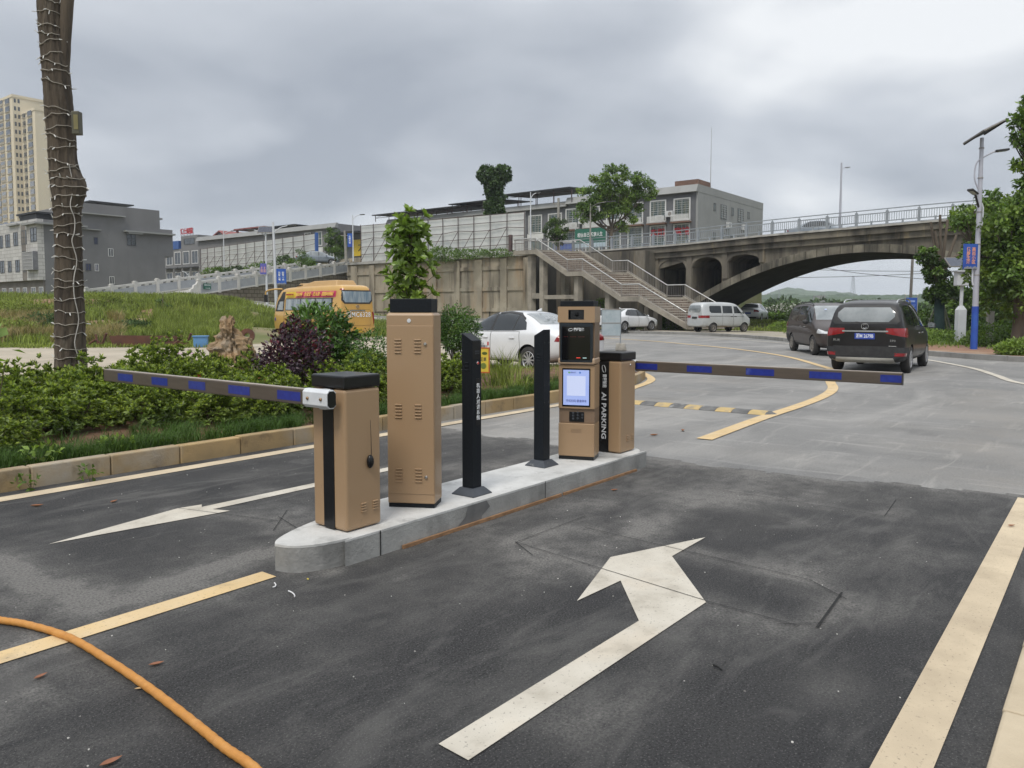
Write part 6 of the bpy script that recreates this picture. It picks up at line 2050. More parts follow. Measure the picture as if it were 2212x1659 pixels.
for k in range(3):
    a = .7 + k * 2.6
    win(b5, 'x', 0, a, a + 1.5, zt5 - 3.0, zt5 - .9, M_wfr, M_panec, .13, 1, 1)
    win(b5, 'x', 0, a, a + 1.5, zt5 - 6.0, zt5 - 4.0, M_wfr, M_panec, .13, 1, 1)
    mb = MB(); mb.box(-.05, -.005, a - .1, a + 1.6, zt5 - 3.9, zt5 - 3.2); mb.build('louvre_panel', M_wfr, b5)
b6, w6, zt6 = bl('dark_shop_front', 'dark shop front with a yellow sign board between the two hoardings', 74, 728, 786, 508, 5, 8, M_grey_d)
mb = MB(); mb.box(-1.6, 1, -.5, w6 + .4, zt6 - .1, zt6 + .15); mb.build('awning', M_black, b6)
mb = MB(); mb.box(-.12, -.02, -.4, w6 * .40, zt6 - 3.2, zt6 - .9); ys = mb.build('yellow_sign_board', M_byel, b6)
lettering('大', 1.5, M_letterk, b6, (0, -1, 0), (0, 0, 1), (-.14, w6 * .07, zt6 - 2.0), depth=.01)
for k in range(2): win(b6, 'x', 0, .6 + k * 3, 2.8 + k * 3, zt6 - 6.5, zt6 - 3.7, M_wfr, M_panec, .12, 1, 0)

# ---- grey house on the left with the white tiled front
lh = thing('grey_house', 'big grey house at left with a white tiled front and few windows in its side', 'building', W(26.8, 69.6), ROT)
mb = MB()
mb.box(.15, 10.35, 0, 12, 1.8, 8.88); mb.box(10.352, 11.15, 0, 12, 6.4, 8.88)
mb.box(3.2, 9.95, .002, 12, 8.882, 10.55)
mb.build('wall', M_grey, lh)
mb = MB(); mb.box(10.4, 11.1, .3, 12, 1.8, 4.2); mb.build('lean_to', M_grey_d, lh)
mb = MB(); mb.box(-.35, .148, .0, 10.5, 3.95, 8.9); mb.build('tiled_front', M_tile, lh)
mb = MB(); mb.box(.0, .146, .1, 10.5, 1.8, 3.948); mb.build('ground_floor', M_shade, lh)
mb = MB(); mb.box(-.7, 3.4, -.5, 2.2, 8.45, 8.6); mb.box(-.6, .4, 3.4, 5.6, 8.6, 8.72); mb.box(6.6, 11.2, -.45, -.002, 8.36, 8.5); mb.box(6.9, 8.2, -.4, -.002, 8.22, 8.34)
mb.box(2.3, 6.7, -.4, 2.6, 9.62, 9.72); mb.box(9.96, 10.5, .5, 2, 9.8, 9.95); mb.box(1.6, 4.6, -.35, -.002, 8.30, 8.38)
mb.build('eave', M_grey_l, lh)
mb = MB(); mb.box(2.5, 4.2, .1, 2.4, 8.883, 9.618); mb.build('white_roof_room', M_wfr, lh)
mb = MB(); mb.box(2.7, 3.0, .06, .1, 8.95, 9.45); mb.build('roof_room_door', M_dfr, lh)
mb = MB(); mb.box(.6, 2.3, 2.5, 6.0, 8.89, 9.6); mb.box(.4, 2.5, 2.3, 6.2, 9.6, 9.75); mb.build('roof_shelter', M_black, lh)
for (a0, a1, z0, z1, pm, fm) in ((4.08, 4.41, 7.1, 7.72, M_paneb, M_dfr), (6.9, 7.7, 7.2, 8.25, M_pane, M_dfr), (5.25, 5.69, 6.15, 6.84, M_pane, M_wfr), (3.33, 3.76, 4.84, 5.45, M_paneb, M_dfr),
                                (4.08, 4.41, 4.82, 5.45, M_paneb, M_wfr), (5.28, 5.69, 3.75, 4.42, M_pane, M_wfr), (7.37, 8.1, 2.6, 3.25, M_pane, M_dfr)):
    win(lh, 'y', 0, a0, a1, z0, z1, fm, pm, .045, 1, 1 if z1 > 7.9 else 0, .03)
for (y0, y1, z0, z1) in ((.05, 1.3, 7.05, 8.2), (2.1, 3.2, 6.95, 8.1), (3.9, 4.85, 6.9, 8.05), (5.6, 6.6, 6.85, 7.98), (7.2, 8.1, 6.85, 7.95), (2.4, 3.15, 4.65, 6.4), (3.75, 4.65, 4.68, 5.72), (5.5, 6.3, 4.72, 5.7), (7.1, 8.05, 4.7, 5.78)):
    win(lh, 'x', -.35, y0, y1, z0, z1, M_dfr, M_pane, .06, 1, 1, .03)
mb = MB(); mb.box(-.75, -.36, .0, 2.0, 4.75, 6.25)
cg = mb.build('window_cage', mat('caged_window_dark', (.13, .13, .14), (.2, .2, .21), 2, 3, rough=.4), lh)
mb = MB()
for i in range(11): mb.box(-.78, -.752, i * .2 - .01, i * .2 + .01, 4.75, 6.25)
for i in range(6): mb.box(-.785, -.752, 0, 2.0, 4.8 + i * .28, 4.82 + i * .28)
mb.build('cage_bars', M_wfr, cg)
for (y0, y1) in ((.1, .9), (1.6, 2.5), (3.4, 4.2), (4.9, 5.6), (6.4, 7.2), (7.9, 8.8)):
    win(lh, 'x', 0, y0, y1, 2.2, 3.4, M_wfr, M_pane, .06, 1, 0, .04)
mb = MB(); mb.box(-.37, -.352, 2.35, 3.2, 3.96, 8.7); mb.build('stain_strip', M_shade, lh)

# ---- brick houses stepping up behind it
bh = thing('brick_house', 'weathered brick house with a pink roof terrace behind the grey house', 'building', W(45, PUv(150, 470, 45)[0]), ROT)
mb = MB(); mb.box(0, 12, 0, 34, 2, 13.0); mb.build('wall', M_brickw, bh)
mb = MB(); mb.box(-.1, 12, -.2, 14, 13.001, 14.0); mb.build('parapet', M_grey_l, bh)
mb = MB(); mb.box(2.0, 2.1, 0.5, 16, 14.2, 15.6); mb.build('pink_fence', M_pink, bh)
mb = MB(); mb.box(1, 7, 15, 28, 13.2, 14.4); mb.build('blue_shed', M_blueroof, bh)
mb = MB(); mb.box(2.2, 8, -1, 7, 15.7, 15.85); mb.build('roof_canopy', M_black, bh)


# ---- distant tower blocks
def tower(label, u, v, wu, wv, zt, cols, z0, fl, nf, sidecol):
    t = thing('apartment_tower', label, 'building', W(u, v), ROT, 'cream apartment towers')
    mb = MB(); mb.box(0, wu, 0, wv, 0, zt); mb.build('wall', M_cream, t)
    mb = MB(); mb.box(-.25, wu + .25, -.25, wv + .25, zt + .001, zt + 1.0); mb.build('parapet', M_cream, t)
    first = {}
    for k in range(nf):
        z = z0 + k * fl
        for (y0, y1, h, kind) in cols:
            key = (y0, kind)
            if key not in first:
                mb = MB(); mb.box(-.28, -.01, y0, y1, 0, h)
                f = mb.build('window' if kind else 'balcony', M_pane if kind else M_creamd, t)
                mb = MB()
                if kind:
                    mb.box(-.5, -.285, y0 - .25, y1 + .25, -.35, -.05)
                    mb.build('sill', M_creamd, f)
                else:
                    mb.box(-.3, -.285, y0 + .1, y1 - .1, .95, h - .1); mb.build('opening', M_pane, f)
                first[key] = f
                f.location.z = z
            else:
                f = copy_tree(first[key], t); f.location.z = z
    if not sidecol:
        return t
    mb = MB()
    for k in range(nf):
        for (x0, x1) in sidecol: mb.box(x0, x1, -.06, -.01, z0 + k * fl, z0 + k * fl + 1.5)
    mb.build('side_windows', M_pane, t)['kind'] = 'stuff'
    return t


tower('tall cream apartment tower cut by the left picture edge, with balcony columns', 122, 339, 16, 36, 83.2, [(2.8, 6.6, 1.9, 1), (9.0, 13.4, 2.3, 0), (14.6, 18.6, 1.9, 1)], 34, 2.95, 17, [(.5, 1.2), (1.8, 2.5)])
tower('slightly lower cream apartment tower just left of the palm trunk', 124.8, 326, 4.0, 13.4, 76.7, [(2.6, 6.4, 1.8, 1), (8.8, 11, 1.6, 1)], 34, 2.95, 15, [])


# ---- lamps, poles, signs
def pole(t, pts, r, m, name='pole'):
    mb = MB(); mb.tube(pts, r, 10); return mb.build(name, m, t, smooth=60)


def head(t, p, d, m=None, L_=.55):
    p, d = Vector(p), Vector(d).normalized()
    mb = MB(); mb.beam(p, p + d * L_, .20, .07); h = mb.build('lamp_head', m or M_trim, t, bevel=.02)
    mb = MB(); s = Vector((0, 0, -.037)); mb.beam(p + d * .08 + s, p + d * (L_ - .06) + s, .15, .01); mb.build('lens', M_head, h)


def panel(t, c, w, h, tilt, yaw, name='solar_panel', roll=0):
    M = Matrix.Translation(c) @ Matrix.Rotation(roll, 4, 'Y') @ Matrix.Rotation(yaw, 4, 'Z') @ Matrix.Rotation(tilt, 4, 'X')
    mb = MB(); mb.box(-w / 2, w / 2, -h / 2, h / 2, -.02, .02, 0, M); p = mb.build(name, M_soback, t)
    mb = MB(); mb.box(-w / 2 + .03, w / 2 - .03, -h / 2 + .03, h / 2 - .03, .021, .026, 0, M); mb.build('solar_cells', M_solar, p)
    mb = MB()
    for x in (-w / 2, w / 2 - .05): mb.box(x, x + .05, -h / 2, h / 2, -.07, -.021, 0, M)
    mb.box(-w / 2 + .05, w / 2 - .05, -.03, .03, -.07, -.021, 0, M)
    mb.build('panel_frame', M_trim, p)


def banner(t, c, w, h, m, yaw, lines, lm, sz, foot=True):
    M = Matrix.Translation(c) @ Matrix.Rotation(yaw, 4, 'Z')
    mb = MB(); mb.box(-w / 2, w / 2, -.03, .03, -h / 2, h / 2, 0, M); b = mb.build('banner', m, t)
    X, Y = M.to_3x3() @ Vector((1, 0, 0)), Vector((0, 0, 1))
    for i, tx in enumerate(lines):
        o = M @ Vector(((i + .5) / len(lines) * w * .8 - w * .4, -.034, .02 * h))
        lettering(tx, sz, lm, b, X, Y, o, vertical=True, depth=.002, bold=.004)
    if foot:
        mb = MB()
        for k in range(9):
            mb.box(-w / 2 + .01 + k * w / 9.2, -w / 2 + .01 + (k + .8) * w / 9.2, -.036, -.031, -h / 2, -h / 2 + h * (.06 + .05 * ((k * 37) % 5) / 4), 0, M)
        mb.build('skyline_print', M_grey_l, b)
    return b


M_peach = mat('peach_lettering', (.75, .35, .25), rough=.5)
g = G(2103, 763)
lp = thing('solar_street_lamp', 'grey solar street lamp with a blue painted foot and a banner on the right verge', 'street lamp', (g.x, g.y, 0))
pole(lp, [(0, 0, 0), (0, 0, 1.62)], [.115, .108], M_bann, 'painted_foot')
pole(lp, [(0, 0, 1.621), (0, 0, 4.0), (0, 0, 7.35)], [.10, .085, .06], M_gpole)
for z in (2.7, 3.75, 4.85, 6.0, 7.0): 
    mb = MB(); mb.lathe([(.09 - .004 * z + .02, -.02), (.09 - .004 * z + .025, 0), (.09 - .004 * z + .02, .02)], 10, 0, Matrix.Translation((0, 0, z))); mb.build('collar', M_picket, lp)
panel(lp, (.05, -.02, 7.55), 1.1, .9, R(-10), R(20), roll=R(-25))
pole(lp, smooth_path([(-.05, 0, 5.6), (-.20, 0, 6.0), (-.15, 0, 6.5), (.1, -.05, 6.72), (.45, -.12, 6.9)], 5), .025, M_gpole, 'lamp_arm')
head(lp, (.40, -.11, 6.88), (1, -.2, .10), M_trim, .42)
pole(lp, [(0, 0, 4.95), (-.32, -.25, 5.45)], .035, M_trim, 'flood_arm')
head(lp, (-.26, -.22, 5.42), (-.8, -.5, .30), M_trim, .42)
banner(lp, (-.30, -.10, 3.33), .52, .85, M_bann, R(10), ['优质生活', '高尚小区'], M_peach, .15)
pole(lp, [(.09, 0, 4.35), (.13, 0, 4.5), (.13, 0, 5.0), (.07, 0, 5.15)], .03, M_lpole, 'ballast_box')
pole(lp, [(-.11, 0, 2.35), (-.14, 0, 2.5), (-.14, 0, 2.9), (-.10, 0, 3.05)], .03, M_lpole, 'ballast_box')

g = A(2073, 739, 32.5)
cc = thing('camera_pole', 'white camera pole with a cabinet box and small solar panel behind the solar street lamp', 'camera pole', (g.x, g.y, .05))
mb = MB(); mb.prism([(-.17, -.13), (.17, -.13), (.17, .13), (-.17, .13)], 0, 1.45); mb.prism([(-.17, -.13), (.17, -.13), (.17, .13), (-.17, .13)], 1.4505, 1.62, 0, None, [(-.07, -.07), (.07, -.07), (.07, .07), (-.07, .07)]); mb.build('column_base', M_lpole, cc)
pole(cc, [(0, 0, 1.6), (.02, 0, 3.3)], .07, M_lpole)
mb = MB(); mb.box(-.30, .30, -.2, .1, 2.45, 3.02); bx_ = mb.build('cabinet_box', M_lpole, cc, bevel=.02)
mb = MB(); mb.box(-.36, .36, -.28, .2, 3.021, 3.08); mb.build('box_roof', M_lpole, bx_)
mb = MB(); mb.ball((-.02, -.26, 2.93), .07, 7); mb.build('camera', M_trim, bx_, smooth=60)
panel(cc, (-.15, .0, 3.42), 1.0, .62, R(40), R(0))

p = W(53.8, 14.75)
bl_ = thing('street_lamp', 'slim grey street lamp standing on the bridge railing line', 'street lamp', (p.x, p.y, deck(14.75)))
pole(bl_, [(0, 0, 0), (0, 0, 4.25)], [.085, .05], M_gpole)
pole(bl_, smooth_path([(0, 0, 3.75), (.12, .02, 3.9), (.3, .05, 3.98)], 4), .02, M_gpole, 'lamp_arm')
head(bl_, (.26, .04, 3.97), (1, .15, .06), M_gpole, .32)


def street_lamp(label, px, ybase, ytop, d, zb, armpx, army, sgn, r=.09, m=None):
    b = A(px, ybase, d)
    top = A(px, ytop, d).z
    t = thing('street_lamp', label, 'street lamp', (b.x, b.y, zb), 0, 'street lamps on the ramp and upper road')
    pole(t, [(0, 0, 0), (0, 0, top - zb)], [r, r * .55], m or M_lpole)
    e = A(armpx, army, d)
    ex, ez = e.x - b.x, e.z - zb
    pole(t, smooth_path([(0, 0, ez - .45), (ex * .35, 0, ez - .12), (ex * .75, 0, ez)], 4), .03, m or M_lpole, 'lamp_arm')
    head(t, (ex * .72, 0, ez), (sgn, 0, .08), M_trim, abs(ex) * .4 + .1)
    return t, b


ta, b = street_lamp('white solar lamp pole with a violet portrait banner left of the bus roof', 577, 660, 497, 57, ter(A(577, 660, 57).x, 57), 539, 497, -1)
panel(ta, (.05, -.05, A(577, 496, 57).z - ta.location.z), 1.2, .55, R(60), R(-6))
bb = banner(ta, (A(572.5, 581, 57).x - b.x - .10, -.1, A(572, 581, 57).z - ta.location.z), .44, .78, mat('violet_banner', (.12, .08, .36), (.10, .12, .42), 1.5, 3, rough=.45), 0, [], M_letter, .1, False)
for k in (-.1, .11):
    mb = MB(); mb.ball((A(572.5, 581, 57).x - b.x - .10 + k, -.135, A(572, 581, 57).z - ta.location.z + .08), (.055, .005, .085), 6); mb.box(A(572.5, 581, 57).x - b.x - .10 + k - .08, A(572.5, 581, 57).x - b.x - .10 + k + .08, -.137, -.131, A(572, 581, 57).z - ta.location.z - .25, A(572, 581, 57).z - ta.location.z - .02)
    mb.build('portrait_print', mat('portrait_pink', (.5, .3, .33), (.42, .26, .3), 3, 2, rough=.5), bb)
tb, b = street_lamp('white lamp pole with twin panels and a blue poem banner just above the bus', 599, 700, 480, 50, ter(A(599, 700, 50).x, 50), 638, 488, 1, .12)
tb.rotation_euler = (0, R(-1.2), 0)
banner(tb, (.42, -.1, A(610, 598, 50).z - tb.location.z), .60, .98, M_bann, 0, ['沅有一苇', '如有一水'], M_letter, .15)
tcx, b = street_lamp('thin street lamp standing at the deck edge by the yellow sign board', 763, 560, 465, 73, 6.0, 783, 464, 1, .07)
banner(tcx, (-.28, -.05, A(755, 519, 73).z - 6.0), .42, 1.25, M_bann, 0, ['文明东安'], M_letter, .2, False)
street_lamp('thin street lamp rising behind the left hoarding', 484, 560, 496, 95, 6.5, 505, 499, 1, .07)
street_lamp('short street lamp in front of the blue-roofed shop house', 407, 610, 590, 88, 2.4, 388, 586, -1, .07)
street_lamp('thin street lamp between the hoarding and the stair head', 1146, 545, 415, 63, 6.0, 1163, 417, 1, .07)
tcn, b = street_lamp('grey street lamp with a long arm in front of the guesthouse', 1275, 535, 440, 62, 6.0, 1322, 436, 1, .09, M_cpole)
for (label, px, yb, yt, d, zb, lean) in (('concrete utility pole beside the small tree near the yellow sign', 748, 556, 498, 74, 6.0, 8), ('concrete utility pole in front of the grey row near the stairs', 1206, 540, 428, 64, 6.0, 0)):
    b = A(px, yb, d); mb = MB(); mb.tube([(0, 0, 0), (-.12 * (lean > 0), 0, A(px, yt, d).z - zb)], [.15, .10], 10)
    t = thing('utility_pole', label, 'utility pole', (b.x, b.y, zb), 0, 'concrete utility poles'); mb.build('pole', M_cpole, t, smooth=60)
    mb = MB(); mb.box(-.5, .5, -.04, .04, A(px, yt, d).z - zb - .5, A(px, yt, d).z - zb - .42); mb.build('crossarm', M_cpole, t)
# overhead cables
def cable(label, pts, r=.018):
    mb = MB(); mb.tube(smooth_path([tuple(p) for p in pts], 8), r, 5)
    tag(mb.build('overhead_cable', M_trim, None, smooth=80), label, 'cable', 'overhead cables')
cable('black overhead cable from the left hoarding to the utility pole', [A(695, 518, 82), A(722, 512, 78), A(748, 500, 74), A(780, 503, 73)])
for k, (y0, y1, lab) in enumerate(((580, 586, 'higher overhead cable seen under the bridge arch'), (600, 590, 'lower overhead cable rising to the right under the bridge arch'), (571, 604, 'overhead cable falling to the right under the bridge arch'))):
    cable(lab, [A(1690 if k != 2 else 1740, y0, 150), A(1850, (y0 + y1) / 2 + 2, 150), A(2010, y1, 150)], .05)
g = A(1966, 640, 60)
fp = thing('utility_pole', 'tall dark pole seen under the bridge arch behind the blue notice', 'utility pole', (g.x, g.y, 0)); mb = MB(); mb.tube([(0, 0, 0), (.1, 0, 5.9)], [.12, .10], 8); mb.build('pole', M_picket, fp, smooth=60)
g = A(1967, 700, 44)
bn_ = thing('blue_notice_board', 'blue notice board on two posts behind the black people carrier', 'notice board', (g.x, g.y, 0))
mb = MB(); mb.box(-.31, .31, -.03, .03, A(1967, 690, 44).z - .2, A(1967, 643, 44).z); nb = mb.build('board', M_bann, bn_)
zt = A(1967, 643, 44).z
mb = MB(); mb.box(-.19, .19, -.036, -.031, zt - .25, zt - .15)
for k in range(9): mb.box(-.24, .24 - .05 * (k % 3), -.035, -.031, zt - .42 - k * .07, zt - .40 - k * .07)
mb.build('printed_lines', mat('pale_print', (.3, .4, .7), rough=.5), nb)
for x in (-.34, .34):
    mb = MB(); mb.bar((x, 0, 0), (x, 0, zt + .12), .03, 8); p_ = mb.build('post', M_steel, bn_); mb = MB(); mb.ball((x, 0, zt + .16), .05, 6); mb.build('finial', M_wfr, p_, smooth=60)
# lattice pylons far off
def pylon(label, px, yt, yb, d):
    b, tpt = A(px, yb, d), A(px, yt, d)
    t = thing('power_pylon', label, 'pylon', (b.x, b.y, b.z)); h = tpt.z - b.z; w = h * .09
    mb = MB()
    for sx in (-1, 1):
        for sy in (-1, 1): mb.bar((sx * w, sy * w, 0), (sx * w * .35, sy * w * .35, h), h * .008, 4)
    for i in range(7):
        z = h * i / 7; s = 1 - .65 * i / 7; s2 = 1 - .65 * (i + 1) / 7
        mb.bar((-w * s, -w * s, z), (w * s2, -w * s2, z + h / 7), h * .005, 4); mb.bar((w * s, -w * s, z), (-w * s2, -w * s2, z + h / 7), h * .005, 4)
    mb.bar((-w * 1.1, 0, h * .98), (w * 1.1, 0, h * .98), h * .008, 4)
    mb.build('lattice', M_rail, t)
pylon('grey lattice pylon standing clear against the sky under the arch', 1842, 596, 640, 480)
pylon('faint lattice pylon beside the distant hill at the left of the arch', 1683, 625, 652, 420)

# notice board on two legs with a stone foot, beyond the kiosk
g = G(1320, 757)
nbd = thing('notice_board', 'pale grey framed notice board on two legs beyond the far barrier', 'notice board', (g.x, g.y, 0), R(-8))
mb = MB(); mb.box(-.33, .33, -.02, .02, .55, 1.50); mb.build('board', mat('faded_notice', (.36, .41, .44), (.28, .34, .37), 3, 4, rough=.5, layers=(((.22, .27, .30), 7, .55, .7, .5, (1, 1, .4)),)), nbd)
mb = MB(); mb.box(-.35, .35, -.03, .03, 1.50, 1.54); mb.box(-.35, .35, -.03, .03, 1.0, 1.03); mb.box(-.35, .35, -.03, .03, .52, .55); mb.build('frame', M_picket, nbd)
for x in (-.34, .34):
    mb = MB(); mb.bar((x, 0, 0), (x, 0, 1.52), .022, 8); mb.build('leg', M_rail, nbd)
mb = MB(); mb.prism([(.12, -.2), (.55, -.24), (.60, .1), (.2, .16)], 0, .27, 0, None, [(.16, -.14), (.46, -.18), (.54, .06), (.24, .1)])
tag(mb.build('stone_block', mat('pale_rough_stone', (.34, .32, .28), (.22, .205, .18), 6, 6, rough=.95, bump=.9, bscale=20), None, (g.x, g.y, 0), bevel=.04), 'rough stone block propping the pale notice board leg', 'stone')
# ------------------------------------------------------------------ plants
def leafmat(name, c1, c2, isl=.35, trans=.25, rough=.42, spec=.4):
    return mat(name, c1, c2, .9, 4, .35, .65, rough=rough, island=isl, trans=trans, spec=spec)


M_az = leafmat('azalea_leaf', (.15, .20, .034), (.075, .12, .022), .6)
M_azy = leafmat('azalea_young_leaf', (.32, .38, .065), (.23, .30, .05), .35, .35)
M_gl = leafmat('glossy_shrub_leaf', (.085, .165, .03), (.045, .10, .02), .55, .2, .3, .5)
M_mg = leafmat('magnolia_leaf', (.19, .27, .05), (.10, .17, .03), .5, .3, .32, .5)
M_pu = leafmat('purple_leaf', (.045, .016, .030), (.026, .011, .021), .6, .12, .36, .5)
M_pu2 = leafmat('purple_young_leaf', (.12, .016, .03), (.075, .016, .028), .4, .2, .4)
M_tr = leafmat('broad_tree_leaf', (.115, .19, .032), (.065, .12, .022), .5)
M_tr2 = leafmat('light_tree_leaf', (.19, .27, .05), (.11, .18, .035), .5, .3)
M_dk = leafmat('dark_tree_leaf', (.065, .115, .027), (.038, .07, .019), .5, .2)
M_iv = leafmat('ivy_leaf', (.06, .11, .028), (.034, .065, .019), .5, .15)
M_far = leafmat('far_wood_leaf', (.085, .135, .045), (.05, .09, .03), .45, .1, .7, .2)
M_gr_d = leafmat('dark_mondo_grass', (.04, .085, .016), (.065, .12, .024), .5, .2, .6, .2)
M_gr_l = leafmat('tall_bank_grass', (.23, .275, .072), (.135, .17, .045), .55, .3, .7, .15)
M_gr_s = leafmat('straw_grass', (.32, .26, .13), (.22, .19, .09), .4, .2, .7, .2)
M_stem = mat('shrub_stem', (.12, .085, .055), (.08, .06, .04), 9, 4, rough=.9)
M_bark = mat('tree_bark', (.13, .105, .08), (.08, .065, .05), 3, 6, rough=.95, bump=.8, bscale=12, stretch=(1, 1, .3))
rs = np.random.RandomState(11)


def unit(a):
    return a / np.maximum(1e-9, np.linalg.norm(a, axis=1, keepdims=True))


def rdir(n):
    return unit(rs.normal(size=(n, 3)))


def oval_leaves(P, D, L, Wd, up, droop=.15):
    """rounder leaves of four facets, folded along the midrib."""
    n = len(P)
    L = np.broadcast_to(np.asarray(L, float), (n,))[:, None]
    Wd = np.broadcast_to(np.asarray(Wd, float), (n,))[:, None]
    S_ = unit(np.cross(D, up + .35 * rs.normal(size=(n, 3))))
    N2 = unit(np.cross(S_, D))
    q = [P]
    for s, t, w, dz in ((-1, .30, .40, .0), (-1, .68, .44, -.05)):
        q.append(P + D * L * t + S_ * Wd * w * s + N2 * (Wd * .15 + L * dz * droop * 4))
    q.append(P + D * L - N2 * L * droop)
    for s, t, w, dz in ((1, .68, .44, -.05), (1, .30, .40, .0)):
        q.append(P + D * L * t + S_ * Wd * w * s + N2 * (Wd * .15 + L * dz * droop * 4))
    V = np.stack(q, 1).reshape(-1, 3)
    i = np.arange(n)[:, None] * 6
    F = np.concatenate([i + np.array([[0, a, a + 1]]) for a in (1, 2, 3, 4)], 0)
    return V, F


def leaves(P, D, L, Wd, up=None, droop=.12):
    """(V, F) of folded kite leaves at P along D."""
    n = len(P)
    L = np.broadcast_to(np.asarray(L, float), (n,))[:, None]
    Wd = np.broadcast_to(np.asarray(Wd, float), (n,))[:, None]
    up = np.array([0, 0, 1.0]) if up is None else up
    N = up + .35 * rs.normal(size=(n, 3))
    S_ = unit(np.cross(D, N))
    N2 = unit(np.cross(S_, D))
    base = P
    tip = P + D * L - N2 * L * droop
    mid = P + D * L * .45
    l = mid + S_ * Wd * .5 + N2 * Wd * .16
    r = mid - S_ * Wd * .5 + N2 * Wd * .16
    V = np.stack([base, r, tip, l], 1).reshape(-1, 3)
    i = np.arange(n)[:, None] * 4
    F = np.concatenate([i + np.array([[0, 1, 2]]), i + np.array([[0, 2, 3]])], 0)
    return V, F


def blades(P, H, lean, Wd):
    """(V, F) of curved grass blades."""
    n = len(P)
    H = np.broadcast_to(np.asarray(H, float), (n,))[:, None]
    a = rs.uniform(0, 2 * np.pi, n)
    d = np.stack([np.cos(a), np.sin(a), 0 * a], 1)
    s = np.stack([-np.sin(a + .6), np.cos(a + .6), 0 * a], 1) * np.broadcast_to(np.asarray(Wd, float), (n,))[:, None] * .5
    ln = (lean * rs.uniform(.3, 1.3, n))[:, None]
    up = np.array([0, 0, 1.0])
    m = P + up * H * .6 + d * H * ln * .35
    t = P + up * H * (1 - .35 * ln) + d * H * ln
    V = np.stack([P - s, P + s, m + s * .75, m - s * .75, t], 1).reshape(-1, 3)
    i = np.arange(n)[:, None] * 5
    F = np.concatenate([i + np.array([[0, 1, 2]]), i + np.array([[0, 2, 3]]), i + np.array([[3, 2, 4]])], 0)
    return V, F


def join(parts):
    V, F, M_, o = [], [], [], 0
    for (v, f, k) in parts:
        V.append(v); F.append(f + o); M_.append(np.full(len(f), k)); o += len(v)
    return np.concatenate(V), np.concatenate(F), np.concatenate(M_)


def stems(parent, n, r, h, base=(0, 0, 0), m=None, thick=.006, name='stems'):
    mb = MB(); q = random.Random(n * 7 + int(h * 100))
    for i in range(n):
        a = q.uniform(0, 6.28); e = q.uniform(.3, .85) * r
        b = Vector(base) + Vector((q.uniform(-.04, .04), q.uniform(-.04, .04), 0))
        mb.tube(smooth_path([tuple(b), tuple(b + Vector((e * .35 * math.cos(a), e * .35 * math.sin(a), h * .45))), tuple(b + Vector((e * math.cos(a), e * math.sin(a), h * q.uniform(.75, .95))))], 3), [thick * (1 - .1 * k) for k in range(7)], 5)
    return mb.build(name, m or M_stem, parent, smooth=60)


def rosette_cloud(C, Dn, k, L, Wd, spread=.95, fn=None):
    """k leaves around each twig tip C pointing along Dn."""
    n = len(C)
    a = np.cross(Dn, rdir(n)); a = unit(a); b = np.cross(Dn, a)
    Ps, Ds, Ls = [], [], []
    for i in range(k):
        th = 2 * np.pi * i / k + rs.uniform(-.4, .4, n)
        sp_ = spread * rs.uniform(.55, 1.2, n)
        d = Dn * np.cos(sp_)[:, None] + (a * np.cos(th)[:, None] + b * np.sin(th)[:, None]) * np.sin(sp_)[:, None]
        Ps.append(C - Dn * .012 * rs.uniform(0, 1, n)[:, None]); Ds.append(d); Ls.append(L * rs.uniform(.65, 1.15, n))
    P, D, LL = np.concatenate(Ps), unit(np.concatenate(Ds)), np.concatenate(Ls)
    up = np.concatenate([Dn] * k)
    return (fn or leaves)(P, D, LL, Wd * LL / L, up)


def dome_points(n, r, h, inner=.55, bump=.18, seed=0):
    d = rdir(n); d[:, 2] = np.abs(d[:, 2]) * .9 + .02; d = unit(d)
    q = np.sin(d[:, 0] * 4 + seed) * np.cos(d[:, 1] * 5 + seed * 2) * bump + np.sin(d[:, 0] * 9 + d[:, 1] * 7 + seed) * bump * .5
    rad = rs.uniform(inner ** 2, 1, n) ** .5 * (1 + q)
    return d * rad[:, None] * np.array([r, r, h]), d


def azalea(label, r, h, seed, group, loc, m=None, L=.066, n=330, k=7, base=0.05):
    t = thing('azalea_shrub', label, 'shrub', loc, seed * 1.3, group)
    C, d = dome_points(n, r, h - base, .5, .2, seed)
    C[:, 2] += base
    Dn = unit(d * .8 + np.array([0, 0, .75]) + .35 * rs.normal(size=C.shape))
    V, F = rosette_cloud(C, Dn, k, L, L * .40, .95, oval_leaves)
    top = C[:, 2] > base + .25 * (h - base)
    V2, F2 = rosette_cloud(C[top] + Dn[top] * .02, Dn[top], 4, L * .72, L * .25, .5)
    Vj, Fj, Mj = join([(V, F, 0), (V2, F2, 1)])
    np_obj('foliage', Vj, Fj, [m or M_az, M_azy], t, Mj)
    stems(t, 9, r * .8, h * .8)
    return t


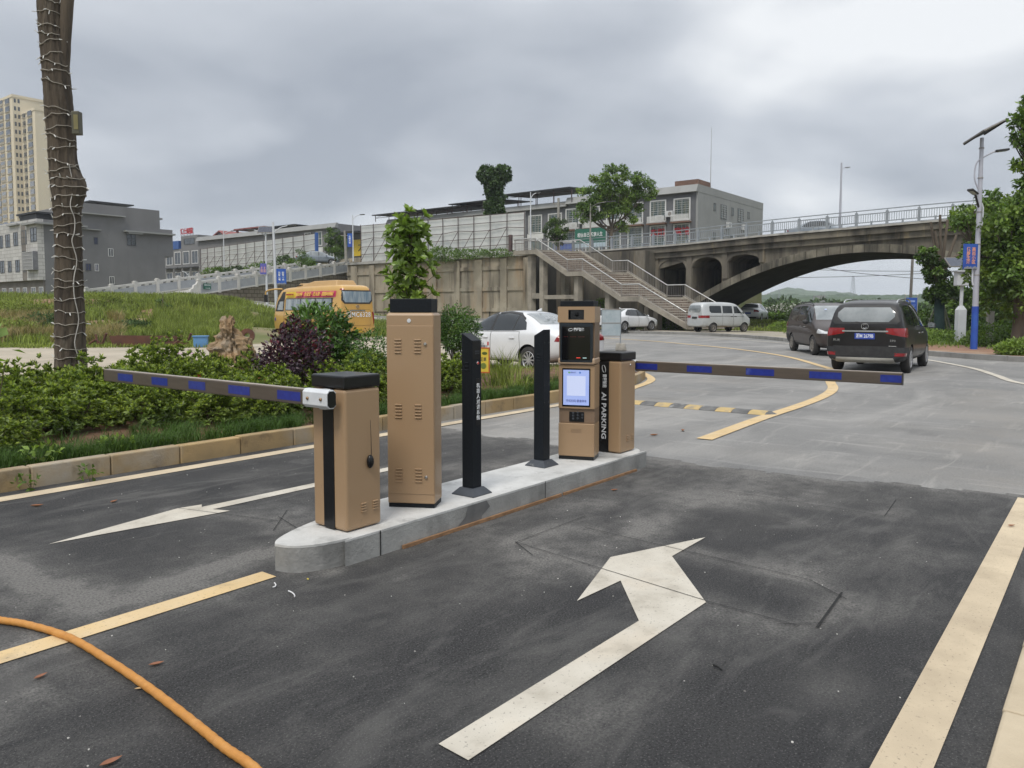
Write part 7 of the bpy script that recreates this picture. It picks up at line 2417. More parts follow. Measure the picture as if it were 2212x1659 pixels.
# --- low azaleas in the bed, four models copied along it
AZG = 'low azaleas massed in the planting bed'
AZL = 'low light green azalea shrub, one of the mass filling the planting bed'
protos = []
spots = []
q = random.Random(4)
v_rows = [(8.25, .40), (8.75, .50), (9.3, .56), (9.9, .60), (10.5, .62)]
for v, h in v_rows:
    u = 1.2 + q.uniform(0, .3)
    while u < (7.6 if v < 8.6 else 12.4):
        # keep clear ground where the bed shows soil and turf
        if v < 8.6 and q.random() < .25 or (v < 9.0 and 6.4 < u < 12.6) or u > 9.3:
            u += .6; continue
        spots.append((u + q.uniform(-.15, .15), v + q.uniform(-.16, .16), h * q.uniform(.8, 1.2)))
        u += q.uniform(.50, .68)
for i, (u, v, h) in enumerate(spots):
    loc = W(u, v, bed_z(u, v) - .02)
    if len(protos) < 5:
        protos.append(azalea(AZL, .40, .56, i + 1, AZG, loc)); o = protos[-1]
    else:
        o = copy_tree(protos[i % 5]); o.location = loc
    s = h / .56
    o.scale = (q.uniform(.9, 1.15), q.uniform(.9, 1.15), s); o.rotation_euler = (0, 0, q.uniform(0, 6.28))


def at_(px, d, z=.15):
    p = A(px, 700, d); return Vector((p.x, d, z))


def named_az(label, px, d, r, h, n=420, m=None, L=.068, z=.15, base=.08, group=None):
    return azalea(label, r, h, int(px) % 9 + 1, group, at_(px, d, z), m, L, n, 7, base)


named_az('taller azalea with pale young tips standing left of the boulder', 345, 11.0, .60, .92, 760)
named_az('small azalea at the foot of the boulder on its left', 415, 10.6, .45, .70, 420)
named_az('azalea spilling right of the tall tan cabinet below the round shrub', 975, 12.3, .42, .62, 420)
named_az('azalea in front of the purple shrub beside the barrier cabinet', 590, 9.6, .42, .62, 420)
named_az('azalea just behind the near barrier cabinet cap', 740, 10.2, .48, .66, 420)
named_az('azalea between the barrier cabinet and the tall cabinet', 800, 10.8, .45, .68, 420)


def bush(name, label, cat, loc, blobs, n, L, Wd, m, stem_n=8, stem_h=.6, stem_r=.3, thick=.012, extra=None, outward=.75, inner=.62, bark=None, group=None, clump=0):
    """blobs: (x, y, z, rx, ry, rz). leaves sit in the outer shell of each blob."""
    t = thing(name, label, cat, loc, 0, group)
    parts = []
    vol = [b[3] * b[4] + b[3] * b[5] for b in blobs]
    for b, w in zip(blobs, vol):
        k = int(n * w / sum(vol))
        d = rdir(k)
        if clump:
            cd = rdir(clump); j = rs.randint(0, clump, k)
            d = unit(cd[j] + .33 * rs.normal(size=(k, 3)))
        rad = rs.uniform(inner ** 3, 1.0, k) ** (1 / 3) * (1 + .16 * np.sin(d[:, 0] * 6 + b[0] * 9) * np.cos(d[:, 2] * 5 + b[1] * 7) + .07 * rs.normal(size=k))
        P = np.array(b[:3]) + d * rad[:, None] * np.array(b[3:])
        D = unit(d * outward + rdir(k) * .8 + np.array([0, 0, .25]))
        LL = L * rs.uniform(.6, 1.2, k)
        V, F = leaves(P, D, LL, Wd * LL / L, unit(d + np.array([0, 0, .6])))
        mi = 0
        if extra is not None:
            top = (d[:, 2] > .35) & (rs.rand(k) < .35)
            ft = np.concatenate([top, top]).astype(int)
            parts.append((V, F, 0)); parts[-1] = (V, F, ft)
        else:
            parts.append((V, F, 0))
    Vs, Fs, Ms, o = [], [], [], 0
    for (V, F, k) in parts:
        Vs.append(V); Fs.append(F + o); o += len(V)
        Ms.append(k if not np.isscalar(k) else np.full(len(F), k))
    np_obj('foliage', np.concatenate(Vs), np.concatenate(Fs), [m] + ([extra] if extra is not None else []), t, np.concatenate(Ms))
    if stem_n:
        stems(t, stem_n, stem_r, stem_h, (0, 0, 0), bark, thick)
    return t


# --- shaped shrubs behind the hedge
bush('purple_shrub', 'dark purple leaved shrub behind the near barrier boom', 'shrub', at_(636, 11.0), [(0, 0, .62, .50, .48, .52), (-.22, .05, .46, .36, .36, .40), (.2, 0, .45, .36, .36, .40), (.02, 0, .98, .25, .25, .25)], 4200, .07, .036, M_pu, 9, .9, .4, extra=M_pu2)
bush('broadleaf_shrub', 'large glossy green shrub behind the purple one, in front of the coach', 'shrub', at_(692, 12.8), [(0, 0, 1.0, .48, .46, .44), (-.22, 0, 1.14, .30, .3, .26), (.28, 0, .90, .30, .3, .34), (.1, 0, .55, .42, .4, .42)], 3000, .12, .045, M_gl, 10, 1.2, .45, .014)
bush('broadleaf_shrub', 'lower dark green shrub between the coach shrub and the tall tan cabinet', 'shrub', at_(806, 12.2), [(0, 0, .62, .36, .36, .42), (-.12, 0, .42, .32, .32, .34)], 2600, .055, .026, M_gl, 8, .6, .3)
bush('round_shrub', 'round clipped shrub on bare stems right of the tall tan cabinet', 'shrub', at_(985, 14.0), [(0, 0, 1.06, .40, .40, .40), (.06, 0, .92, .42, .40, .34), (-.1, 0, .98, .38, .38, .34)], 5200, .05, .028, M_gl, 12, .95, .42, .014)
named_az('small yellowish azalea under the round shrub', 960, 12.9, .38, .55, 360)
# young magnolia behind the tall cabinet
mt = thing('young_magnolia', 'young tree with large upright green leaves rising behind the tall tan cabinet', 'tree', at_(884, 13.4))
mb = MB(); trunk = smooth_path([(.02, 0, 0), (.0, 0, .9), (.03, 0, 1.6), (.0, 0, 2.2), (.02, 0, 2.75)], 4); mb.tube(trunk, [.028 * (1 - .045 * k) for k in range(len(trunk))], 7)
tips = []
q = random.Random(21)
for i in range(58):
    z = 1.0 + 1.72 * (i / 58); a = i * 2.4; e = (.34 * (1 - abs((z - 1.65) / 1.6) ** 2) + .06) * q.uniform(.6, 1.05)
    p0 = Vector((.01, 0, z)); p1 = p0 + Vector((e * math.cos(a), e * math.sin(a), .22 + .1 * q.random()))
    mb.tube([tuple(p0), tuple((p0 + p1) / 2 + Vector((0, 0, -.02))), tuple(p1)], [.010, .007, .004], 5); tips += [p1, (p0 + p1) / 2]
mb.build('trunk', M_stem, mt, smooth=60)
tips.append(Vector((.02, 0, 2.8)))
C = np.array([tuple(p) for p in tips]); Dn = unit(np.array([[p.x, p.y, .25 + .3 * abs(p.x)] for p in tips]) + .15 * rs.normal(size=(len(tips), 3)))
V, F = rosette_cloud(C, Dn, 12, .165, .085, 1.15, oval_leaves)
np_obj('foliage', V, F, M_mg, mt)

# tall grass clump, small sign
def grass_thing(name, label, loc, n, r, h, m, w=.012, lean=.55):
    P = np.stack([rs.normal(0, r, n), rs.normal(0, r, n), np.zeros(n)], 1)
    V, F = blades(P, h * rs.uniform(.5, 1.1, n), lean, w)
    o = np_obj(name, V, F, m, None, loc=loc)
    return tag(o, label, 'grass clump')


grass_thing('grass_clump', 'tall arching clump of grass in front of the white saloon', at_(1085, 13.6), 150, .13, .80, M_gr_l, .013, .65)
grass_thing('grass_clump', 'lower spreading clump of grass right of the yellow sign', at_(1120, 12.9), 180, .22, .34, M_gr_l, .012, .7)
sgp = at_(1034, 12.4)
M_sy = mat('yellow_sign_face', (.70, .52, .06), (.62, .45, .05), 3, 2, rough=.5)
sg2 = thing('garden_sign', 'small yellow garden sign with an orange rim peeping out behind the lettered post', 'sign', sgp, R(-14))
mb = MB(); mb.box(-.17, .17, -.01, .01, .36, .74); s_ = mb.build('sign_face', M_sy, sg2)
mb = MB()
for a in ((-.18, .18, .735, .755), (-.18, .18, .345, .365)): mb.box(a[0], a[1], -.014, .012, a[2], a[3])
mb.box(-.18, -.165, -.014, .012, .365, .735); mb.box(.165, .18, -.014, .012, .365, .735)
mb.build('rim', mat('orange_rim', (.5, .12, .03), rough=.5), sg2)
mb = MB(); mb.box(-.02, .02, -.0, .02, 0, .35); mb.build('stake', M_stem, sg2)
mb = MB(); mb.ball((.10, -.012, .66), (.045, .002, .025), 6); mb.ball((.08, -.012, .46), (.05, .002, .05), 6); mb.build('leaf_print', M_gr_l, sg2)
lettering('爱护花草', .07, M_letterk, sg2, (1, 0, 0), (0, 0, 1), (.02, -.0125, .56), width=.22, depth=.001)

# boulder: a weathered scholar's rock
def boulder(label, loc, sx, sy, sz, m):
    bm = bmesh.new(); bmesh.ops.create_icosphere(bm, subdivisions=5, radius=1.0)
    from mathutils import noise
    for v in bm.verts:
        p = v.co.copy(); z = (p.z + 1) / 2
        w = lerp_tab([(0, 1.0), (.3, 1.0), (.5, .95), (.68, .78), (.82, .62), (.94, .5), (1, .36)], z)
        x, y, z2 = p.x * sx * w - .14 * sx * z, p.y * sy * w, z * sz
        x -= .16 * sx * z * z
        if p.x > .1 and z > .45: x *= .72                      # a shoulder on the right, as if a slab broke off
        an = math.atan2(p.y, p.x)
        q_ = Vector((math.cos(an) * 1.5, math.sin(an) * 1.5, z2 * .9 + 4))
        rg = noise.ridged_multi_fractal(q_ * 1.3, .9, 2.1, 4, 1.0, 2.0) - 1.1
        sm = noise.fractal(Vector((x * 7, y * 7, z2 * 4.5)), .8, 2.2, 5)
        d = Vector((p.x, p.y, p.z * .3)).normalized()
        v.co = Vector((x, y, z2)) + d * (.10 * rg * (1 - .4 * z) + .085 * sm + .05 * noise.cell(Vector((x * 6 + z2, y * 6, z2 * 5))))
    me = bpy.data.meshes.new('boulder'); bm.to_mesh(me); bm.free()
    me.materials.append(m)
    o = bpy.data.objects.new('boulder', me); COL.objects.link(o); o.location = loc
    return tag(o, label, 'boulder')


M_rock = mat('banded_rock', (.36, .235, .125), (.22, .155, .09), 2.2, 7, rough=.9, bump=.9, bscale=14, stretch=(1, 1, 1.6),
             layers=(((.34, .30, .24), 2.6, .5, .66, .7, (1, 1, 2.2)), ((.08, .065, .05), 4.5, .56, .7, .7, (1, 1, 2.5)), ((.22, .22, .23), 1.2, .6, .7, .8, None)))
bo = boulder('brown banded ornamental boulder standing in the planting bed', at_(508, 12.2, .06), .40, .34, 1.24, M_rock)

sap = bush('broadleaf_plant', 'bright broad-leaved plant entering at the left picture edge', 'plant', at_(-22, 7.4, .1), [(0, 0, 1.08, .20, .16, .12), (-.25, 0, .9, .25, .2, .3)], 34, .17, .10, M_mg, 4, 1.0, .2, .008, inner=.2)
for k, (px, py, d) in enumerate(((575, 822, 9.8), (560, 815, 9.9), (432, 812, 10.0))):
    p = A(px, py, d); mb = MB()
    for j in range(5):
        a = j * 1.257; mb.add([(0, 0, 0), (.018 * math.cos(a - .5), -.012, .018 * math.sin(a - .5)), (.036 * math.cos(a), -.02, .036 * math.sin(a)), (.018 * math.cos(a + .5), -.012, .018 * math.sin(a + .5))], [(0, 1, 2, 3)])
    tag(mb.build('blossom', mat('red_petal', (.5, .03, .03), (.4, .02, .03), 9, 2, rough=.5, trans=.2), None, p), ['red blossom beside the purple shrub foot', 'second red blossom just left of the first', 'small red blossom in the azaleas below the boulder'][k], 'flower', 'red blossoms in the hedge')

# --- mondo grass along the kerb and turf in the bed
qc = random.Random(77); P = []
for _ in range(620):
    u, v = qc.uniform(-1.5, 13.6), 7.28 + abs(qc.gauss(0, .48))
    if v > 9.4 or v < bed_lo(u) + .03 or (v > 7.75 and wob(u * 1.7, v * 1.9, 1.4) < .02) or (3.2 < u < 4.3 and v > 7.6 and qc.random() < .7): continue
    k, rr_ = qc.randint(50, 150), qc.uniform(.07, .17)
    for _k in range(k):
        a, e = qc.uniform(0, 6.28), rr_ * math.sqrt(qc.random())
        if v + e * math.sin(a) > bed_lo(u) + .0:
            p = W(u + e * math.cos(a), v + e * math.sin(a), bed_z(u, v) - .02); P.append((p.x, p.y, p.z))
P = np.array(P)
V, F = blades(P, rs.uniform(.08, .24, len(P)), .85, .0055)
tag(np_obj('grass', V, F, M_gr_d), kind='stuff')
n = 9000
u = rs.uniform(9.0, 15.8, n); v = rs.uniform(7.5, 11.3, n)
keep = np.array([b > bed_lo(a) + .05 and b < bed_hi(a) + .3 for a, b in zip(u, v)])
P = np.array([tuple(W(a, b, bed_z(a, b) * .9)) for a, b in zip(u[keep], v[keep])])
V, F = blades(P, rs.uniform(.03, .13, len(P)), .8, .009)
tag(np_obj('grass', V, F, M_gr_l), kind='stuff')
# weeds with broader leaves here and there in the bed and in the kerb joints
q = random.Random(9)
for i, (px, py, r, h, lab) in enumerate(((90, 1000, .16, .18, 'pale broad-leaved weed at the left end of the kerb bed'), (245, 975, .18, .16, 'low broad-leaved weed near the kerb below the hedge'), (560, 900, .2, .14, 'broad-leaved weed on the turf below the boom'), (470, 915, .16, .20, 'upright weed in the bare soil patch'),
                                         (640, 870, .22, .14, 'pale creeping weed beside the near barrier cabinet'), (340, 905, .2, .24, 'leafy weed at the front of the hedge'))):
    g = G(px, py, .15)
    bush('weed', lab, 'weed', (g.x, g.y, .13), [(0, 0, h * .5, r, r, h * .5)], 60, .07, .04, M_tr2, 4, h * .7, r * .6, .004, inner=.2, group='weeds in the planting bed')
for i, (px, py, lab) in enumerate(((62, 1060, 'weed growing from the leftmost kerb joint'), (190, 1040, 'weed growing from a kerb joint below the hedge'), (392, 990, 'spreading weed at the kerb foot near the middle'), (470, 978, 'weed at the kerb foot right of the spreading one'))):
    g = G(px, py, 0)
    bush('weed', lab, 'weed', (g.x, g.y, .0), [(0, 0, .07, .09, .07, .07)], 26, .06, .03, M_tr, 3, .08, .05, .003, inner=.2, group='weeds at the kerb foot')

# --- palm-like trunk wrapped with fairy lights
pb = at_(152, 10.6, .1)
pt = thing('light_wrapped_tree', 'tall rough brown trunk wrapped in white fairy lights at left', 'tree', pb)
M_palm = mat('furrowed_bark', (.105, .083, .06), (.058, .045, .033), 2.4, 7, rough=.95, bump=1.0, bscale=9, stretch=(3.2, 3.2, .55), layers=(((.035, .028, .022), 5, .55, .66, .8, (3, 3, .5)), ((.20, .17, .13), 3.5, .58, .72, .6, (3, 3, .5))))
cen = []
for px, py in ((153, 960), (153, 800), (151, 700), (149, 600), (147, 500), (143, 430), (137, 370), (133, 300), (127, 230), (121, 160), (114, 100), (108, 40), (103, -30), (98, -100)):
    p = A(px, py, 10.6); cen.append((p.x - pb.x, 0, p.z - pb.z))
rad_px = (32, 30, 28, 26, 25, 26, 26, 26, 26, 25, 23, 22, 21, 21)
rads = [w * 10.6 / F_PX for w in rad_px]
path = smooth_path(cen, 8)
rr = [r[0] for r in smooth_path([(r, 0) for r in rads], 8)]


def trunk_r(k, a, z):
    f = (1 + .05 * math.sin(a * 11 + 3 * math.sin(z * 3.1)) + .035 * math.sin(a * 23 + z * 5 + 2 * math.sin(z * 6)))
    knot = 0.10 * math.exp(-((z - 3.06) / .20) ** 2) * max(0, math.cos(a - .15)) ** 2
    return rr[k] * f + knot


NS = 64
vs, fs = [], []
fine = []
for k in range(len(path) - 1):
    for t in range(3):
        f = t / 3
        fine.append((tuple(a + (b - a) * f for a, b in zip(path[k], path[k + 1])), k))
for (c, k) in fine:
    for j in range(NS):
        a = 2 * math.pi * j / NS; r = trunk_r(k, a, c[2])
        vs.append((c[0] + r * math.cos(a), c[1] + r * math.sin(a), c[2]))
for i in range(len(fine) - 1):
    for j in range(NS):
        fs.append((i * NS + j, i * NS + (j + 1) % NS, (i + 1) * NS + (j + 1) % NS, (i + 1) * NS + j))
mb = MB(); mb.add(vs, fs); tk = mb.build('trunk', M_palm, pt, smooth=80)
b0, b1, b2, b3 = (A(128, 205, 10.6), A(134, 120, 10.6), A(139, 50, 10.6), A(146, -40, 10.6))
mb = MB(); mb.tube(smooth_path([(p.x - pb.x, .03, p.z - pb.z) for p in (b0, b1, b2, b3)], 5), [.085, .085, .085, .085, .085, .085, .085, .08, .08, .08, .08, .08, .078, .078, .078, .078], 14)
mb.build('limb', M_palm, pt, smooth=80)


def tr_at(z):
    for k in range(len(path) - 1):
        if path[k + 1][2] >= z:
            return path[k], k
    return path[-1], len(path) - 2


M_cab = mat('string_light_cable', (.31, .285, .24), (.24, .22, .185), 9, 3, rough=.6)
M_bulb = mat('fairy_light_bulb', (.75, .75, .72), (.66, .66, .63), 20, 2, rough=.35)
wr = thing('string_lights', 'string of white fairy lights wound round the tall brown trunk', 'string lights', pb)
mbc, mbb = [], None
zlist = []
z = .75
qz = random.Random(5)
while z < 5.6:
    zlist.append(z)
    z += qz.uniform(.095, .175) if not (4.05 < z < 4.2) else .34
bulbs = []
for i, z in enumerate(zlist):
    pts = []
    tilt = qz.uniform(-.05, .05); ph = qz.uniform(0, 6)
    for j in range(25):
        a = 2 * math.pi * j / 24
        zz = z + tilt * math.cos(a) + .012 * math.sin(3 * a + ph) + .008 * math.sin(7 * a + ph)
        c, k = tr_at(zz); r = trunk_r(k, a, zz) * 1.03 + .006
        pts.append((c[0] + r * math.cos(a), c[1] + r * math.sin(a), zz))
    mb = MB(); mb.tube(pts, .0062, 5); mb.build('cable', M_cab, wr, smooth=80)
    for b in range(4 if i % 2 else 3):
        j = qz.randrange(24)
        if b < 2: j = qz.randrange(11, 25) % 24
        p = Vector(pts[j]); o = (p - Vector((tr_at(p.z)[0][0], 0, p.z))).normalized()
        bulbs.append((p, (o * qz.uniform(.25, 1) + Vector((qz.uniform(-.4, .4), qz.uniform(-.3, .3), qz.uniform(-1, 1)))).normalized()))
bp = None
for p, d in bulbs[:100]:
    mb = MB(); mb.tube([p, p + d * .022, p + d * .055], [.0055, .007, .005], 5); mb.build('bulb', M_bulb, wr)
mb = MB()
for p, d in bulbs[100:]: mb.tube([p, p + d * .055], [.0055, .005], 5)
if len(bulbs) > 100: mb.build('bulb', M_bulb, wr)['kind'] = 'stuff'
pts = []
for (px, py) in ((163, 350), (167, 400), (176, 440), (182, 470), (183, 500), (180, 520), (177, 560), (178, 600), (177, 640), (173, 690), (168, 740), (165, 770), (178, 800), (186, 825)):
    p = A(px, py, 10.33); c, k = tr_at(p.z - pb.z)
    x = p.x - pb.x; r = rr[k] * 1.07 + .01; dx = max(-r, min(r, x - c[0]))
    dx = max(-.8 * r, min(.8 * r, dx))
    dx += .10 * r * math.sin(len(pts) * 2.3)
    pts.append((c[0] + dx, -math.sqrt(max(0, r * r - dx * dx)) - .012, p.z - pb.z))
mb = MB(); mb.tube(smooth_path(pts, 4), .007, 5); mb.build('feed_cable', mat('feed_cable_sheath', (.48, .46, .42), (.38, .36, .33), 9, 3, rough=.6), wr, smooth=80)
c, k = tr_at(A(160, 265, 10.6).z - pb.z)
jb = A(161, 264, 10.35)
mb = MB(); mb.box(-.05, .05, -.05, .05, -.15, .15)
jo = thing('power_box', 'small olive power box strapped to the light-wrapped trunk', 'power box', (jb.x, jb.y + .06, jb.z)); mb.build('box', mat('olive_box', (.085, .08, .05), (.07, .066, .042), 5, 3, rough=.5), jo, bevel=.01)
mb = MB(); mb.box(-.015, .04, -.056, -.051, -.09, .10); mb.build('label_plate', mat('mustard_plate', (.20, .175, .07), rough=.5), jo)


# --- trees
def tree(name, label, loc, trunk_pts, tr, blobs, n, L, Wd, m, m2=None, clump=14, group=None, bark=None, limbs=True, inner=.35, spread=.30):
    t = thing(name, label, 'tree', loc, 0, group)
    mb = MB()
    tp = smooth_path(trunk_pts, 4)
    mb.tube(tp, [tr * (1 - .45 * k / (len(tp) - 1)) for k in range(len(tp))], 9)
    top = Vector(tp[-1]); q = random.Random(len(label))
    if limbs:
        for b in blobs:
            c = Vector(b[:3]); st_ = Vector(tp[int(len(tp) * .62)]).lerp(top, q.random())
            mid = st_.lerp(c, .5) + Vector((q.uniform(-.1, .1), q.uniform(-.1, .1), -.12 * (c - st_).length))
            mb.tube(smooth_path([tuple(st_), tuple(mid), tuple(c)], 4), [tr * .42 * (1 - .09 * k) for k in range(9)], 6)
            for j in range(4):
                e = c + Vector((q.uniform(-1, 1) * b[3], q.uniform(-1, 1) * b[4], q.uniform(-.5, .9) * b[5])) * .75
                mb.tube([tuple(mid.lerp(c, .5)), tuple(mid.lerp(e, .7)), tuple(e)], [tr * .2, tr * .13, tr * .05], 5)
    mb.build('trunk', bark or M_bark, t, smooth=60)
    Vs, Fs, Ms, o = [], [], [], 0
    vol = [b[3] * b[4] * b[5] for b in blobs]; vol = [x ** .75 for x in vol]
    for b, w in zip(blobs, vol):
        k = int(n * w / sum(vol))
        K = clump
        cd = rdir(K); cr_ = rs.uniform(inner, 1, K) ** .5
        cc = np.array(b[:3]) + cd * cr_[:, None] * np.array(b[3:])
        j = rs.randint(0, K, k)
        loc_d = rdir(k); sz = spread * (.7 + .6 * rs.rand(K))[j]
        off = loc_d * (rs.rand(k) ** .45 * sz)[:, None] * np.array(b[3:]) * np.array([1.15, 1.15, .8])
        P = cc[j] + off
        D = unit(loc_d * .7 + rdir(k) * .7 + np.array([0, 0, -.1]))
        LL = L * rs.uniform(.6, 1.25, k)
        V, F = leaves(P, D, LL, Wd * LL / L, unit(loc_d + np.array([0, 0, .9])))
        Vs.append(V); Fs.append(F + o); o += len(V)
        lt = (rs.rand(K) < .4)[j].astype(int)
        Ms.append(np.concatenate([lt, lt]))
    np_obj('crown', np.concatenate(Vs), np.concatenate(Fs), [m, m2 or m], t, np.concatenate(Ms))
    return t


def pxb(px, py, d, r, loc, ry=None, rz=None):
    p = A(px, py, d); return (p.x - loc[0], p.y - loc[1], p.z - loc[2], r, ry or r, rz or r)


# ivy-clad twin-headed trunk
l_ = A(1067, 470, 70); l_ = (l_.x, l_.y, 6.0)
iv = [pxb(1050, 378, 70, .78, l_), pxb(1084, 377, 70, .80, l_), pxb(1067, 392, 70, .9, l_), pxb(1062, 412, 70, .62, l_), pxb(1072, 428, 70, .75, l_), pxb(1066, 445, 70, .8, l_), pxb(1070, 462, 70, .85, l_), pxb(1068, 480, 70, .9, l_)]
bush('ivy_clad_tree', 'ivy-smothered twin-headed tree trunk above the right hoarding', 'tree', l_, iv, 14000, .22, .17, M_iv, 0, inner=.72)
o = bpy.data.objects[-1] if False else None
mb = MB(); mb.tube([(0, 0, 0), (0, 0, 4), (0, 0, 7.2)], [.35, .3, .15], 8); mb.build('trunk', M_bark, [x for x in bpy.data.objects if x.get('label', '').startswith('ivy-smothered')][0], smooth=60)
# big street tree in front of the guesthouse
l_ = A(1322, 520, 63); l_ = (l_.x, l_.y, 6.0)
bl6 = [pxb(1298, 400, 63, 1.0, l_), pxb(1330, 385, 63, 1.0, l_), pxb(1362, 400, 63, 1.1, l_), pxb(1392, 408, 63, .95, l_), pxb(1310, 420, 63, 1.1, l_), pxb(1345, 425, 63, 1.1, l_), pxb(1378, 432, 63, 1.0, l_), pxb(1270, 432, 63, 1.0, l_), pxb(1258, 452, 63, .8, l_),
       pxb(1288, 455, 63, 1.0, l_), pxb(1325, 455, 63, .9, l_), pxb(1360, 460, 63, .8, l_), pxb(1270, 470, 63, .6, l_), pxb(1345, 490, 63, .5, l_)]
tree('street_tree', 'spreading light green street tree with dark limbs in front of the guesthouse', l_, [(0, 0, -.2), (-.1, 0, 1.2), (.05, 0, 2.4)], .2, bl6, 15000, .20, .11, M_tr, M_tr2, 9, inner=.3, spread=.36)
l_ = A(1205, 530, 62.5); l_ = (l_.x, l_.y, 6.0)
tree('small_tree', 'small bushy tree at the head of the stairs', l_, [(0, 0, 0), (0, 0, .9)], .07, [pxb(1203, 492, 62.5, .75, l_), pxb(1190, 500, 62.5, .6, l_), pxb(1216, 503, 62.5, .65, l_), pxb(1204, 512, 62.5, .7, l_), pxb(1200, 480, 62.5, .45, l_)], 4200, .15, .08, M_dk, M_tr, 10)
l_ = A(724, 560, 78); l_ = (l_.x, l_.y, 6.0)
tree('small_tree', 'roundish tree between the two hoardings beside the utility pole', l_, [(0, 0, 0), (0, 0, 1.2)], .1, [pxb(724, 512, 78, .9, l_), pxb(716, 526, 78, .9, l_), pxb(733, 528, 78, .95, l_), pxb(724, 540, 78, 1.0, l_)], 4200, .18, .09, M_dk, M_tr, 10)
# young tree and shrubs on the bank
for (px, py, d, r, lab) in ((352, 665, 47, .7, 'thin sapling on the grassy bank left of the coach'), (650, 555, 76, .8, 'bush with a tall spray growing before the left hoarding')):
    g = A(px, py + 22, d); l_ = (g.x, g.y, ter(g.x, g.y) if d < 60 else g.z - .2)
    tree('sapling', lab, l_, [(0, 0, 0), (.05, 0, 1.1)], .03, [pxb(px, py - 8, d, r * .6, l_), pxb(px + 6, py + 2, d, r * .6, l_), pxb(px - 5, py + 8, d, r * .5, l_)], 900, .14, .06, M_tr, M_dk, 12)
for i, (px, py, d, r, h, lab) in enumerate(((463, 580, 92, 2.2, .9, 'leftmost bush under the left hoarding'), (505, 577, 90, 1.8, .8, 'second low bush under the left hoarding'), (560, 572, 88, 2.2, 1.1, 'banana-leaved bush under the left hoarding'), (612, 560, 84, 1.5, 1.4, 'dark bush behind the lamp poles'),
                                            (645, 563, 80, 2.4, 1.1, 'widest bush under the left hoarding near its blue end'))):
    b = A(px, py, d)
    r *= .72; h *= .62
    bush('terrace_bush', lab, 'bush', (b.x, b.y, b.z - .9), [(0, 0, .4, r, .8, h * .9), (r * .4, 0, .5, r * .5, .6, h)], 900, .30, .12, M_dk if i % 2 else M_tr, 0, group='bushes under the left hoarding')
b = A(960, 556, 66)
bush('wall_top_hedge', 'low straggling hedge along the top of the retaining wall', 'hedge', (b.x, b.y, 6.0), [(-2.6, 2.1, .1, 1.7, .7, .5), (0, 0, .15, 1.7, .7, .6), (2.2, -1.9, .05, 1.7, .7, .4), (4.6, -3.8, .0, 1.6, .6, .3), (-.6, .4, .3, .7, .5, .5)], 5200, .16, .08, M_tr, 0)

# --- foot of the stairs, under the bridge
for (px, py, d, r, h, lab) in ((1448, 690, 54.5, 1.3, 1.0, 'leafy bush at the foot of the stairs'), (1415, 694, 55.5, .9, .75, 'bush under the lowest flight of stairs'), (1300, 655, 58.5, .8, 1.6, 'dark shrub in the shade under the stairs')):
    b = A(px, 716, d); bush('verge_bush', lab, 'bush', (b.x, b.y, ter(b.x, b.y)), [(0, 0, h * .5, r, r * .7, h * .55), (r * .5, 0, h * .35, r * .6, r * .5, h * .4)], 1800, .17, .08, M_tr, 0, group='bushes at the stairs')
for (px, py, d, r, h, lab) in ((1690, 712, 42, .9, .7, 'tuft of weeds on the verge left of the brown people carrier'), (1715, 717, 38, .5, .5, 'smaller tuft of weeds beside the brown people carrier')):
    b = G(px, py + 8); bush('verge_bush', lab, 'bush', (b.x, b.y, .05), [(0, 0, h * .45, r, r * .6, h * .5)], 900, .15, .05, M_tr2, 0, group='weeds on the far verge')
# oleander-like hedge beyond the bridge
for i, (px, d, r, h) in enumerate(((1660, 85, 3.2, 1.9), (1700, 82, 3.4, 2.2), (1735, 88, 3.0, 2.1), (1640, 96, 3, 1.8))):
    b = A(px, 700, d); bush('white_flowering_shrub', ['shrub with white flowers beyond the bridge, nearest the white saloon tail', 'tallest white flowering shrub beyond the bridge', 'white flowering shrub beyond the bridge behind the brown carrier', 'low farthest white flowering shrub beyond the bridge'][i],
                            'shrub', (b.x, b.y, -.1), [(0, 0, h * .5, r, r * .6, h * .5), (r * .5, 0, h * .6, r * .5, r * .5, h * .45)], 2400, .30, .14, M_dk, 0, extra=mat('white_blossom', (.55, .55, .5), rough=.7) if i < 3 else None, group='white flowering shrubs beyond the bridge')
# wooded country beyond
def wood(name, x0, x1, ya, yb, hmin, hmax, n, m, sz):
    X = rs.uniform(x0, x1, n); Y = rs.uniform(ya, yb, n)
    Hh = rs.uniform(hmin, hmax, n) * (.7 + .3 * np.sin(X * .13) * np.sin(Y * .1 + 1))
    parts = []
    per = 46
    d = rdir(n * per).reshape(n, per, 3); d[:, :, 2] = np.abs(d[:, :, 2])
    C = np.stack([X, Y, Hh * .45], 1)[:, None, :]
    R_ = np.stack([Hh * .48, Hh * .48, Hh * .55], 1)[:, None, :]
    P = (C + d * R_ * rs.uniform(.75, 1.08, (n, per, 1))).reshape(-1, 3)
    dd = d.reshape(-1, 3)
    V, F = leaves(P, unit(dd + .8 * rdir(len(dd))), sz * rs.uniform(.7, 1.3, len(P)), sz * .7, unit(dd + np.array([0, 0, .6])))
    return tag(np_obj(name, V, F, m), kind='stuff')
wood('woodland', 30, 95, 105, 190, 1.8, 3.0, 520, M_far, .8)
wood('woodland', 60, 260, 200, 420, 3.4, 5.2, 900, M_far, 1.4)
wood('undergrowth', 21, 60, 62, 110, .7, 1.6, 420, M_tr, .4)
